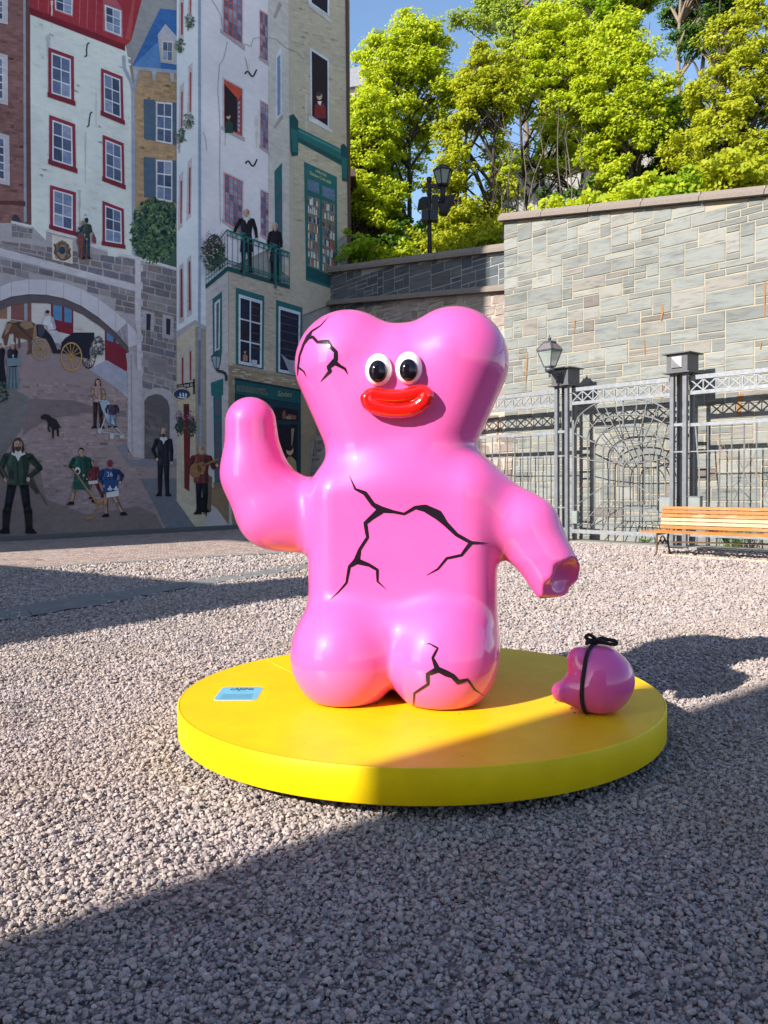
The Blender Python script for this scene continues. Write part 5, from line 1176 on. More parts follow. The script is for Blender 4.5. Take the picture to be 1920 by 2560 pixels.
# arched gate with the drawn tunnel
ag = thing('arched_gate', 'grey steel gate drawn as a vaulted tunnel between the two posts', 'gate', tuple(gp(-SPAN / 2, 0)))
truss(-SPAN + .19, -.19, ag)
def q4(x, y): return on_plane(1180 + .446 * x, 820 + .446 * y, GP3, GN3)
def gt(name, pts, r=.011, smooth_n=0, off=0.0):
    P = [q4(*p) + GN3 * off for p in pts]
    if smooth_n:
        A = np.array(P); tt = np.linspace(0, len(A) - 1, smooth_n); out = []
        for t_ in tt:
            i = min(int(t_), len(A) - 2); f = t_ - i; p0 = A[max(i - 1, 0)]; p1 = A[i]; p2 = A[i + 1]; p3 = A[min(i + 2, len(A) - 1)]
            out.append(.5 * (2 * p1 + (p2 - p0) * f + (2 * p0 - 5 * p1 + 4 * p2 - p3) * f * f + (3 * p1 - p0 - 3 * p2 + p3) * f ** 3))
        P = out
    return obj(name, G().tube(P, r, 6).geo(), M_BARS, ag, True)
obj('bottom_rail', G().box(gp(-SPAN / 2, .27), GT3 * (SPAN / 2 - .19), GN3 * .03, UP * .045).geo(), M_GALV, ag)
for s in (-SPAN + .225, -.225): obj('stile', G().box(gp(s, 1.6), GT3 * .028, GN3 * .028, UP * 1.285).geo(), M_POST, ag)
R1 = [(568, 640), (575, 560), (605, 490), (680, 432), (760, 403), (845, 393), (930, 398), (1020, 420), (1085, 455), (1122, 500)]
R2 = [(650, 1150), (650, 760), (650, 600), (690, 535), (760, 500), (845, 488), (950, 490), (1050, 520), (1100, 570), (1118, 640), (1120, 760), (1120, 960)]
R3 = [(688, 1130), (688, 760), (692, 650), (735, 592), (800, 560), (880, 550), (960, 560), (1020, 592), (1058, 650), (1082, 760), (1085, 1040)]
R4 = [(735, 1110), (735, 760), (742, 665), (785, 618), (840, 596), (900, 590), (960, 602), (1005, 640), (1030, 700), (1040, 760), (1040, 1020)]
R5 = [(775, 1060), (775, 760), (790, 680), (830, 642), (890, 628), (945, 640), (985, 680), (1005, 760), (1008, 1010)]
R6 = [(828, 1010), (828, 760), (835, 700), (862, 672), (900, 662), (938, 676), (962, 710), (970, 760), (970, 990)]
for k, r in enumerate((R1, R2, R3, R4, R5, R6)): gt('arch_ring', r, .0195 - .0013 * k, 44, .004 * k)
for (a, b) in (((845, 393), (842, 1155)), ((935, 600), (935, 975))): gt('upright_bar', [a, b], .0165, 0, -.02)
for o_, i_ in zip([(578, 590), (620, 475), (690, 428), (735, 410), (800, 397), (930, 398), (985, 408), (1050, 435), (1105, 475), (1122, 600)],
                  [(740, 665), (790, 690), (812, 660), (835, 640), (850, 625), (905, 625), (935, 635), (955, 650), (970, 675), (905, 665)]):
    gt('ray_bar', [o_, i_], .013, 0, .022)
gt('cross_rail', [(568, 720), (650, 738), (740, 750), (830, 756), (930, 755), (1010, 748), (1060, 735), (1122, 712)], .013, 24, .018)
gt('cross_rail', [(568, 588), (650, 628), (740, 664), (900, 664), (1010, 632), (1122, 585)], .012, 0, .018)
gt('floor_edge', [(568, 1005), (590, 990), (740, 886), (930, 884), (1060, 970), (1122, 1000)], .012, 0, .02)
for x, y in (((736, 975), (570, 1150)), ((765, 975), (640, 1155)), ((795, 975), (720, 1158)), ((828, 975), (792, 1160)), ((862, 975), (860, 1160)), ((895, 975), (930, 1162)), ((928, 975), (1000, 1164)), ((955, 975), (1062, 1165)), ((982, 975), (1120, 1150))):
    gt('floor_bar', [x, y], .0125, 0, .012)
for a, b in (((736, 975), (982, 975)), ((708, 1012), (1012, 1012)), ((672, 1052), (1050, 1052)), ((630, 1100), (1085, 1102))): gt('floor_rung', [a, b], .0105, 0, .017)
for x in (790, 815, 850, 880, 905, 928): gt('back_bar', [(x, 668), (x, 886)], .009, 0, -.01)
for s in (-SPAN + .30, -.30, .31):
    pass
lb = thing('lock_box', 'small pale grey lock box at the lower left of the arched gate', 'box', tuple(gp(-SPAN + .32, .5)))
obj('body', G().bevbox(gp(-SPAN + .31, .60, .06), GT3 * .08, UP * .15, GN3 * .05, .012).geo(), simple('pale_box', (.21, .235, .225), .6), lb)
for k, s in enumerate((-.33, .33)):
    b = thing('control_box', ('pale grey control box left of the right gate post, above the bench end', 'pale grey control box right of the right gate post, above the bench back')[k], 'box', tuple(gp(s, .9)), 'control boxes on the gate')
    obj('body', G().bevbox(gp(s, .93, .07), GT3 * .135, UP * .17, GN3 * .06, .012).geo(), simple('pale_box', (.21, .235, .225), .6), b)
    obj('lid', G().box(gp(s, 1.108, .07), GT3 * .145, GN3 * .07, UP * .008).geo(), M_POST, b)

# lantern on the left post
def lantern(parent, c, w_top, w_bot, h, ax, ay, roof_h, panes=4):
    """four sided tapered lantern, c = centre of its bottom"""
    c = np.asarray(c, float)
    def ring(w, z): return [c + (ax * i + ay * j) * w / 2 + UP * z for i, j in ((-1, -1), (1, -1), (1, 1), (-1, 1))]
    b, t, e, r = ring(w_bot, 0), ring(w_top, h), ring(w_top * 1.07, h + .012), ring(w_top * .52, h + roof_h)
    fr = G()
    for k in range(4):
        k2 = (k + 1) % 4
        fr.bar(b[k], t[k], .022); fr.bar(t[k], t[k2], .030); fr.bar(b[k], b[k2], .028)
        fr.bar(e[k], r[k], .026)
    obj('frame', fr.geo(), M_LAMPMETAL, parent)
    for k in range(4):
        k2 = (k + 1) % 4; q = [b[k], b[k2], t[k2], t[k]]; m_ = sum(q) / 4
        obj('pane', G().poly([p + (m_ - p) * .035 for p in q]).geo(), M_GLASS, parent)
        obj('roof_panel', G().poly([e[k] + (c + UP * h - e[k]) * .01, e[k2] + (c + UP * h - e[k2]) * .01, r[k2], r[k]]).geo(), simple('lantern_roof', (.16, .14, .15), .4), parent)
    obj('crown', G().poly(r).box(c + UP * (h + roof_h + .02), ax * w_top * .28, ay * w_top * .28, UP * .02).geo(), M_LAMPMETAL, parent)
    obj('finial', G().lathe(c + UP * (h + roof_h + .04), [(.035, 0), (.03, .05), (.05, .06), (.02, .10), (.012, .15)], 10).geo(), M_LAMPMETAL, parent, True)
    obj('base', G().lathe(c - UP * .03, [(w_bot * .35, -.03), (w_bot * .55, .0), (w_bot * .5, .03)], 12).geo(), M_LAMPMETAL, parent, True)
lc = gp(-SPAN, 4.06, .62)
wl = thing('wall_lantern', 'four sided glass lantern on a bracket of the left gate post', 'lantern', tuple(lc))
lantern(wl, lc + UP * .05, .24, .52, .42, GT3, GN3, .19) if False else lantern(wl, lc + UP * .05, .40, .19, .37, GT3, GN3, .17)
obj('socket', G().lathe(lc - UP * .02, [(.10, -.05), (.12, .02), (.06, .06)], 14).geo(), M_LAMPMETAL, wl, True)
obj('bracket', G().bar(lc - UP * .04, gp(-SPAN, 3.93, .25), .07, .09).bar(lc + UP * .0, gp(-SPAN, 3.78, .25), .05, .06).box(gp(-SPAN, 3.88, .26), GT3 * .07, GN3 * .02, UP * .15).geo(), M_CAP, wl)
obj('drop', G().lathe(lc - UP * .20, [(.01, 0), (.03, .03), (.02, .08), (.05, .12)], 10).geo(), M_CAP, wl, True)

# street lamp standing behind the dark wall
LY = 27.3; pb_ = at_Y(1075, 660, LY); pt_ = at_Y(1073, 446, LY); sc = LY / FPX
pb_ = np.array((pt_[0], LY, pb_[2]))
M_FLOOD = metal('black_floodlight_steel', (.016, .015, .018), .7, .0, .2); M_POLE = metal('brown_black_steel', (.018, .015, .019), .7, .0, .2)
sl = thing('street_lamp', 'dark lamp post with lantern and floodlights rising above the dark ashlar wall', 'street lamp', tuple(pb_))
obj('pole', G().tube([pb_ - UP * .8, (pt_[0], LY, pt_[2])], [.075, .062], 12).geo(), M_POLE, sl, True)
obj('pole_cap', G().lathe((pt_[0], LY, pt_[2] - .12), [(.075, 0), (.085, .02), (.085, .14), (.03, .17)], 12).geo(), M_POLE, sl, True)
lp_ = at_Y(1107, 463, LY - .1)
obj('arm', G().bar((pt_[0] - .1, LY, pt_[2] - .22), (lp_[0] + .02, LY - .1, lp_[2] - .06), .08, .12).geo(), M_POLE, sl)
obj('collar', G().lathe((pt_[0], LY, pt_[2] - .52), [(.078, 0), (.084, .01), (.084, .05), (.078, .06)], 12).geo(), M_POLE, sl, True)
def lant6(parent, c, w_top, w_bot, h, rh):
    c = np.asarray(c, float); ring = lambda w, z: [c + np.array((cos(2 * pi * k / 6 + .25), sin(2 * pi * k / 6 + .25), 0)) * w / 2 + UP * z for k in range(6)]
    b, t, r = ring(w_bot, 0), ring(w_top, h), ring(w_top * .45, h + rh); fr = G()
    for k in range(6): fr.bar(b[k], t[k], .03); fr.bar(t[k], t[(k + 1) % 6], .04); fr.bar(t[k], r[k], .03); fr.bar(b[k], b[(k + 1) % 6], .05)
    obj('frame', fr.geo(), M_POLE, parent)
    for k in range(6):
        k2 = (k + 1) % 6
        obj('pane', G().poly([b[k], b[k2], t[k2], t[k]]).geo(), M_GLASS if k in (4, 5, 3) else M_POLE, parent)
        obj('roof_panel', G().poly([t[k], t[k2], r[k2], r[k]]).geo(), simple('lamp_roof', (.02, .03, .04), .35), parent)
    obj('crown', G().lathe(c + UP * (h + rh - .02), [(w_top * .24, 0), (w_top * .2, .05), (.02, .07)], 10).geo(), M_POLE, parent, True)
lant6(sl, lp_ + UP * .0, .62, .34, .44, .15)
obj('stem', G().tube([lp_ - UP * .55, lp_ + UP * .02], [.07, .10], 10).geo(), M_POLE, sl, True)
f0 = at_Y(1107, 508, LY - .15)
obj('floodlight', G().add(*(lambda P: (P, [(0, 1, 2, 3), (4, 7, 6, 5), (0, 4, 5, 1), (1, 5, 6, 2), (2, 6, 7, 3), (3, 7, 4, 0)]))([f0 + np.array(p) for p in ((-.10, .1, .20), (-.10, .35, .20), (-.10, .35, -.28), (-.10, .1, -.28), (.42, -.2, .24), (.42, .35, .28), (.14, .35, -.32), (.14, -.2, -.34))])).geo(), M_FLOOD, sl)
f1 = at_Y(1064, 506, LY)
obj('floodlight_back', G().box(at_Y(1088, 508, LY - .05), (.10, 0, 0), (0, .06, 0), (0, 0, .25)).geo(), M_FLOOD, sl)
obj('floodlight', G().box(f1 + np.array((-.06, .1, 0)), (.13, .05, .02), (-.05, .14, 0), (.03, 0, .17)).geo(), M_FLOOD, sl)
for u_, w_, c_ in ((1084, .13, (.07, .10, .12)), (1063, .115, (.085, .085, .105))):
    b = at_Y(u_, 540, LY - .1); obj('junction_box', G().bevbox(b, (w_, .03, 0), UP * .18, (0, -.13, 0), .015).geo(), simple('box_paint', tuple(x * .28 for x in c_), .6), sl)
obj('bracket', G().bar((pt_[0], LY, f0[2] + .1), f0 + np.array((-.1, .2, .1)), .05).geo(), M_POLE, sl)

# ------------------------------------------------------------------ bench
def wood(name, c, k):
    t = NT(name); p = t.pos((2.2, 2.2, 30)); c = np.array(c)
    f = t.noise(p, 2.0, 6, .65); a = t.ramp(f, [(.3, tuple(c * .72)), (.55, tuple(c)), (.8, tuple(np.minimum(c * 1.15, .85)))])
    w = t.ramp(t.noise(t.pos((1, 1, 6)), 2.4, 4), [(.52, (0, 0, 0)), (.62, (k, k, k))])
    t.base(t.mix(w, a, (.45, .34, .22))).set(Roughness=.55); t.bump(f, .2, .004); return t.m
M_WOOD = [wood('orange_varnished_slat', (.37, .125, .014), .18), wood('bare_pale_slat', (.46, .33, .19), .5), wood('worn_orange_slat', (.38, .15, .03), .5)]
bp = at_Y(1655.5, 1386, 1); L0 = on_z(1655.5, 1386, 0.0); B3 = np.array((L0[0], L0[1], 0.0))
bn = thing('park_bench', 'slatted orange wooden bench on rusty iron legs in front of the fence', 'bench', tuple(B3))
BL = 3.3
def bpnt(s, d, z): return B3 + GT3 * s + GN3 * d + UP * z     # d: towards the square
lean = np.array((0, 0, 1.0)) * .97 - GN3 * .22; lean /= np.linalg.norm(lean); fnr = np.cross(GT3, lean); fnr = fnr if fnr @ GN3 > 0 else -fnr
zs = np.linspace(.50, .945, 7)
for k in range(6):
    z0, z1 = zs[k], zs[k + 1]; mid = (z0 + z1) / 2
    c = bpnt(BL / 2 - .06, -.02 - (mid - .45) * .23, mid)
    obj('back_slat', G().bevbox(c, GT3 * (BL / 2) , lean * ((z1 - z0) / 2 - .005), fnr * .018, .006).geo(), M_WOOD[(0, 1, 1, 2, 0, 2)[k]], bn)
for k in range(5):
    obj('seat_slat', G().bevbox(bpnt(BL / 2 - .12 - .02 * k, .04 + k * .095, .452 + .006 * abs(k - 2)), GT3 * BL / 2, GN3 * .043, UP * .018, .006).geo(), M_WOOD[(0, 2, 0, 0, 2)[k]], bn)
M_RUSTY = simple('rusty_iron', (.10, .055, .035), .85, .35, 25, bump=.5, bscale=120)
for s in (.12, BL - .35):
    g = G()
    g.tube([bpnt(s, .40, .43), bpnt(s, .43, .30), bpnt(s, .40, .16), bpnt(s, .44, .05), bpnt(s, .48, .0)], [.022, .020, .018, .018, .026], 8)
    g.tube([bpnt(s, -.02, .44), bpnt(s, .00, .30), bpnt(s, -.03, .14), bpnt(s, -.10, .0)], [.022, .02, .018, .026], 8)
    g.tube([bpnt(s, .40, .42), bpnt(s, .2, .425), bpnt(s, -.02, .43), bpnt(s, -.06, .60), bpnt(s, -.13, .92)], .020, 8)
    g.tube([bpnt(s, .40, .20), bpnt(s, .30, .30), bpnt(s, .2, .23), bpnt(s, .1, .31), bpnt(s, -.01, .20)], .014, 6)
    g.tube([bpnt(s, .2 + .07 * cos(a), .32 + .06 * sin(a)) for a in np.linspace(0, 2 * pi, 12)], .012, 6)
    obj('leg', g.geo(), M_RUSTY, bn, True)
obj('tie_bar', G().bar(bpnt(.3, .2, .27), bpnt(BL - .4, .2, .33), .02, .03).geo(), M_RUSTY, bn)
# weeds at the foot of the wall
M_WEED = simple('weed_leaf', (.13, .24, .05), .6, .3, 20)
def weed(name, label, c, n, h, spread, seed):
    r = random.Random(seed); t = thing(name, label, 'plant', tuple(c)); g = G(); st = G()
    for _ in range(n):
        a = r.random() * 2 * pi; q = r.random() ** .5 * spread; p = np.array(c) + np.array((cos(a) * q * .4, sin(a) * q * .4, 0)); e = np.array(c) + np.array((cos(a) * q, sin(a) * q, h * r.uniform(.4, 1)))
        st.tube([p, (p + e) / 2 + UP * .05, e], .004, 4)
        for k in range(5):
            b = p + (e - p) * r.uniform(.4, 1.05); w = r.uniform(.02, .045); d = np.array((r.gauss(0, 1), r.gauss(0, 1), r.gauss(.2, .6))); d /= np.linalg.norm(d); x = np.cross(d, (0.3, .2, 1)); x /= np.linalg.norm(x)
            g.poly([b, b + d * w + x * w * .5, b + d * w * 2.2, b + d * w - x * w * .5])
    lf = obj('leaf', g.geo(), M_WEED, t); lf['kind'] = 'stuff'; obj('stem', st.geo(), M_WEED, t)
weed('leafy_weed', 'bright green weed growing under the bench at the wall foot', gp(.95, .05, -.35), 80, .55, .42, 3)
weed('leafy_weed', 'tiny green tuft at the wall foot beside the arched gate', gp(-1.2, .02, -.5), 14, .12, .2, 4)
t_ = thing('dry_creeper', 'dry leafless creeper stems hanging in the fence bars right of the post', 'plant', tuple(gp(1.5, 1.5)))
r = random.Random(9); g = G()
for k in range(9):
    s = r.uniform(.7, 2.4); P = [gp(s, r.uniform(2.1, 2.6), .03)]
    for i in range(10):
        P.append(P[-1] + GT3 * r.uniform(-.10, .10) - UP * r.uniform(.05, .16) + GN3 * r.uniform(-.03, .03))
    g.tube(P, .005, 4)
obj('stem', g.geo(), simple('dry_stem', (.30, .20, .13), .9), t_)
# ================================================================== PLATFORM
DC = np.array((.199, 4.974)); DR = 1.390; DZ0, DZ1 = .063, .229
def yellow(name, c, dirt):
    t = NT(name); p = t.pos(); f = t.noise(p, 3.0, 5, .65)
    c = np.array(c); a = t.ramp(f, [(.3, tuple(c * (.90, .86, 1))), (.7, tuple(np.minimum(c * 1.05, 1)))])
    d = t.ramp(t.noise(t.pos((1, 1, 1)), 5.5, 6, .75), [(.58, (0, 0, 0)), (.78, (dirt, dirt, dirt))])
    t.base(t.mix(d, a, (.58, .36, .06))).set(Roughness=.42); t.b.inputs['Specular IOR Level'].default_value = .22
    sc_ = t.noise(p, 220, 3, .6); t.bump(sc_, .22, .003); return t.m
M_YTOP = yellow('yellow_deck_paint', (.84, .53, .004), .16); M_YSIDE = yellow('yellow_rim_paint', (.86, .60, .003), .08)
dk = thing('round_platform', 'round bright yellow platform raised a little above the gravel', 'platform', (*DC, 0))
n = 160; g = G(); cpt = np.array((*DC, 0))
ring = lambda r, z: [(DC[0] + r * cos(2 * pi * k / n), DC[1] + r * sin(2 * pi * k / n), z) for k in range(n)]
obj('deck', G().lathe(cpt, [(DR - .012, DZ1 - .012), (DR - .012, DZ1)], n).geo(), M_YTOP, dk)
g = G(); prof = [(DR - .02, DZ0), (DR - .004, DZ0), (DR, DZ0 + .004), (DR, DZ1 - .006), (DR - .003, DZ1 - .001), (DR - .0115, DZ1 + .0005), (DR - .0115, DZ1 - .02)]
k0 = 0
for r_, h_ in prof: g.v += ring(r_, h_)
for i in range(len(prof) - 1):
    for j in range(n): g.f.append((i * n + j, i * n + (j + 1) % n, (i + 1) * n + (j + 1) % n, (i + 1) * n + j))
obj('rim', g.geo(), M_YSIDE, dk, True)
obj('underside', G().lathe(cpt, [(DR - .03, DZ0 + .001), (DR - .03, DZ0 + .02)], 64).geo(), simple('raw_plywood', (.16, .10, .06), .9), dk)
obj('support', G().lathe(cpt, [(.82, 0), (.82, DZ0 + .002)], 48).geo(), simple('support_timber', (.10, .07, .05), .9), dk)
rodp = on_z(955, 2044, 0); obj('ground_pin', G().tube([(rodp[0], rodp[1] + .03, -.02), (rodp[0] - .004, rodp[1] + .05, DZ0 + .01)], .004, 8).geo(), M_GALV, dk)
# info sticker
def seam(p, q, w, m, name):
    p, q = np.array(top(*p)), np.array(top(*q)); d = q - p; d /= np.linalg.norm(d); n_ = np.cross(UP, d)
    return obj(name, G().box((p + q) / 2 + UP * .0002, d * np.linalg.norm(q - p) / 2 if False else (q - p) / 2, n_ * w, UP * .0006).geo(), m, dk)
def top(u, v, off=0.0): return on_z(u, v, DZ1 + off)
M_SEAM = simple('seam_filler', (.86, .62, .06), .5, .1); M_SCUFF = simple('scuff', (.30, .17, .03), .8, .3)
for a_, b_ in (((667, 1650), (745, 1690)), ((1290, 1672), (1428, 1644)), ((1330, 1690), (1415, 1668))): seam(a_, b_, .0022, M_SEAM, 'deck_seam')
r = random.Random(31)
for u_, v_ in ((853, 1842), (945, 1825), (952, 1829), (822, 1866), (1082, 1841), (1090, 1845), (1073, 1842), (1276, 1711), (1365, 1836), (1160, 1890), (700, 1800), (610, 1840), (760, 1860), (1500, 1800), (540, 1770)):
    a_ = r.random() * 6.3; l_ = r.uniform(2, 7); seam((u_, v_), (u_ + cos(a_) * l_, v_ + sin(a_) * l_ * .4), r.uniform(.0008, .002), M_SCUFF, 'scuff_mark')
def top(u, v, off=0.0): return on_z(u, v, DZ1 + off)
def cs_(x, y): return (520 + x * .09644, 1700 + y * .09644)
qs = [cs_(330, 180), cs_(1450, 185), cs_(1290, 500), cs_(130, 540)]
tl_, tr_, br_, bl_ = (np.array(top(*p)) for p in ((555, 1717.8), (660, 1717.6), (640, 1751), (533, 1752)))
ax_ = (tr_ - tl_ + br_ - bl_) / 2; ay_ = (bl_ - tl_ + br_ - tr_) / 2; ctr = (tl_ + tr_ + br_ + bl_) / 4
def stk(x, y, z=.0): return ctr + ax_ * (x - .5) + ay_ * (y - .5) + UP * z
def rrect(m, z, r=.11, n=7):
    ar = np.linalg.norm(ax_) / np.linalg.norm(ay_); P = []
    for cx, cy, a0 in ((1 - m, m, -pi / 2), (1 - m, 1 - m, 0), (m, 1 - m, pi / 2), (m, m, pi)):
        for k in range(n):
            a = a0 + pi / 2 * k / (n - 1); rr = r
            P.append(stk(cx - (rr / ar if cx > .5 else -rr / ar) + rr / ar * cos(a), cy - (rr if cy > .5 else -rr) + rr * sin(a), z))
    return P
sk_ = obj('info_sticker', G().prism(rrect(0, .0005), (0, 0, .001)).geo(), simple('pale_blue_border', (.45, .60, .62), .35, .05), dk)
obj('sticker_field', G().prism(rrect(.018, .0016), (0, 0, .0006)).geo(), simple('sky_blue_print', (.16, .46, .62), .35, .06), sk_)
def st_text(s, x0, x1, y, h, m):
    cu = bpy.data.curves.new('t', 'FONT'); cu.body = s; cu.offset = .03 if h > .12 else .0; o = bpy.data.objects.new('t', cu); COL.objects.link(o); bpy.context.view_layer.update()
    me = bpy.data.meshes.new_from_object(o.evaluated_get(bpy.context.evaluated_depsgraph_get())); wd = max(v.co.x for v in me.vertices); bpy.data.objects.remove(o, do_unlink=True)
    for v in me.vertices: v.co = stk(x0 + (x1 - x0) * v.co.x / wd, y - h * v.co.y / .7, .0027)
    me.materials.clear(); return obj('lettering', me, m, sk_)
M_INK = simple('dark_teal_ink', (.02, .07, .09), .4); M_INK2 = simple('blue_ink', (.05, .24, .33), .4)
st_text('cAJüNs', .24, .80, .26, .17, M_INK); st_text('v i x z u', .34, .70, .43, .08, M_INK2)
g = G(); r = random.Random(2)
for k in range(7):
    y = .56 + k * .052; x = .14
    while x < .84:
        w_ = r.uniform(.02, .06); g.poly([stk(x, y + .02, .0027), stk(min(x + w_, .86), y + .02, .0027), stk(min(x + w_, .86), y, .0027), stk(x, y, .0027)]); x += w_ + .012
obj('small_print', g.geo(), M_INK2, sk_); 

# ================================================================== SCULPTURE (implicit surface -> mesh)
def smin(a, b, k):
    h = np.clip(.5 + .5 * (b - a) / k, 0, 1); return b + (a - b) * h - k * h * (1 - h)
def smax(a, b, k): return -smin(-a, -b, k)
def ell(p, c, r):
    q = p - np.asarray(c); r = np.asarray(r, float); k0 = np.linalg.norm(q / r, axis=-1); k1 = np.linalg.norm(q / r ** 2, axis=-1)
    return k0 * (k0 - 1) / (k1 + 1e-9)
def cone(p, a, b, ra, rb):
    a = np.asarray(a, float); b = np.asarray(b, float); d = b - a; t = np.clip(((p - a) @ d) / (d @ d), 0, 1)
    return np.linalg.norm(p - a - t[..., None] * d, axis=-1) - (ra + (rb - ra) * t)
def rbox(p, c, h, r):
    q = np.abs(p - np.asarray(c)) - (np.asarray(h) - r)
    return np.linalg.norm(np.maximum(q, 0), axis=-1) + np.minimum(q.max(-1), 0) - r
def surface_net(f, lo, hi, st):
    lo = np.asarray(lo, float); nn = np.ceil((np.asarray(hi) - lo) / st).astype(int) + 1
    X = np.stack(np.meshgrid(*[lo[i] + st * np.arange(nn[i]) for i in range(3)], indexing='ij'), -1)
    D = f(X.reshape(-1, 3)).reshape(nn)
    acc = np.zeros((*(nn - 1), 3)); cnt = np.zeros(nn - 1)
    base = np.stack(np.meshgrid(*[np.arange(m) for m in nn - 1], indexing='ij'), -1).astype(float)
    for ax in range(3):
        o = [i for i in range(3) if i != ax]
        for i in (0, 1):
            for j in (0, 1):
                s0 = [0, 0, 0]; s0[o[0]] = i; s0[o[1]] = j; s1 = list(s0); s1[ax] = 1
                a = D[tuple(slice(s0[k], s0[k] + nn[k] - 1) for k in range(3))]; b = D[tuple(slice(s1[k], s1[k] + nn[k] - 1) for k in range(3))]
                c = (a < 0) != (b < 0); t = np.where(c, a / np.where(a - b == 0, 1, a - b), 0)
                pos = base + np.array(s0, float); pos[..., ax] += t
                acc[c] += pos[c]; cnt[c] += 1
    idx = -np.ones(nn - 1, int); m = cnt > 0; idx[m] = np.arange(m.sum()); V = lo + st * acc[m] / cnt[m][:, None]
    F = []
    for ax in range(3):
        o = [(ax + 1) % 3, (ax + 2) % 3]
        sl0 = [slice(None)] * 3; sl0[ax] = slice(0, -1); sl1 = [slice(None)] * 3; sl1[ax] = slice(1, None)
        a, b = D[tuple(sl0)], D[tuple(sl1)]; c = (a < 0) != (b < 0)
        for k in o:
            e = [slice(None)] * 3; e[k] = 0; c[tuple(e)] = False; e[k] = -1; c[tuple(e)] = False
        I = np.argwhere(c); up_ = np.zeros(3, int); d0 = up_.copy(); d0[o[0]] = 1; d1 = up_.copy(); d1[o[1]] = 1
        q = np.stack([idx[tuple((I - d0 - d1).T)], idx[tuple((I - d1).T)], idx[tuple(I.T)], idx[tuple((I - d0).T)]], 1)
        neg = a[tuple(I.T)] < 0; q[~neg] = q[~neg][:, ::-1]; F.append(q)
    F = np.vstack(F); F = F[(F >= 0).all(1)]
    e = 1e-3
    for _ in range(3):
        d = f(V); g = np.stack([f(V + np.eye(3)[i] * e) - f(V - np.eye(3)[i] * e) for i in range(3)], -1) / (2 * e)
        V = V - g * (np.clip(d, -st, st) / np.maximum((g * g).sum(-1), .05))[:, None]
    return V, F
YS = 5.10
YAW = R(8.0); PIV = (.10, 5.10); SX, SZ, DY, DX = .977, .988, -.15, -.006
def to_local(p):
    """world point -> upright working pose of the figure (turned a little to its right, set on the deck)"""
    x = (p[..., 0] - PIV[0] - DX) / SX; y = p[..., 1] - PIV[1] - DY
    return np.stack([x * cos(YAW) - y * sin(YAW) + PIV[0], x * sin(YAW) + y * cos(YAW) + PIV[1], (p[..., 2] - DZ1) / SZ], -1)
def zr(z): return z + DZ1
def body(p):
    P = to_local(p)
    # head: two lobes narrowing to the neck
    l = cone(P, (-.205, YS + .02, 1.935), (.0, YS, 1.33), .325, .265); r = cone(P, (.425, YS + .02, 1.935), (.205, YS, 1.33), .322, .265)
    h = smin(l, r, .16); h = smin(h, ell(P, (.105, YS, 1.80), (.36, .30, .35)), .10)
    # trunk
    tr_ = rbox(P, (.122, YS + .03, .76), (.552, .36, .60), .20)
    d = smin(h, tr_, .17)
    # raised arm (left) and shoulder
    A = cone(P, (-.20, YS, .985), (-.66, YS - .02, 1.08), .230, .205)
    A = smin(A, cone(P, (-.66, YS - .02, 1.08), (-.785, YS - .05, 1.30), .205, .178), .16)
    A = smin(A, cone(P, (-.785, YS - .05, 1.30), (-.790, YS - .08, 1.60), .178, .152), .10)
    d = smin(d, A, .085)
    # hanging arm (right), broken off at the wrist
    B = cone(P, (.53, YS - .01, 1.155), (.84, YS - .06, .97), .21, .172)
    B = smin(B, cone(P, (.84, YS - .06, .97), (1.03, YS - .11, .69), .172, .138), .10)
    B = smin(B, cone(P, (.92, YS - .11, .80), (.965, YS - .14, .60), .10, .042), .12)
    c0 = np.array((1.015, YS - .10, .72)); nb = np.array((.66, -.60, -.45)); nb /= np.linalg.norm(nb)
    cut = (P - c0) @ nb - .055
    wob = .010 * np.sin(P[..., 0] * 31 + 1.0) * np.sin(P[..., 2] * 27 + .6) + .007 * np.sin(P[..., 2] * 52 + P[..., 0] * 18)
    hollow = ell(P, c0 + nb * .13 + np.array((.0, 0, .02)), (.125, .125, .125))
    B = smax(B, cut + wob, .014); B = smax(B, -hollow, .012)
    B = smax(B, (-(P[..., 2]) + .575) , .03)
    d = smin(d, B, .12)
    # folded legs
    L = cone(P, (-.195, YS - .24, .252), (-.18, YS + .50, .24), .318, .26); L = smin(L, cone(P, (-.19, YS - .17, .31), (-.13, YS + .02, .52), .305, .29), .05)
    Rr = cone(P, (.362, YS - .23, .252), (.37, YS + .50, .24), .322, .26); Rr = smin(Rr, cone(P, (.36, YS - .19, .31), (.35, YS + .02, .52), .31, .29), .05)
    lg = smin(L, Rr, .022)
    lap = rbox(P, (.085, YS - .11, .33), (.515, .315, .235), .18)
    lap = smax(lap, -cone(P, (.085, YS - .66, .40), (.085, YS - .56, -.05), .04, .17), .10)
    lg = smin(lg, lap, .06)
    lg = smin(lg, rbox(P, (.09, YS + .30, .22), (.40, .34, .22), .12), .05)
    d = smin(d, lg, .055)
    # flat seat on the deck
    d = smax(d, -(P[..., 2] - .003), .02)
    return d
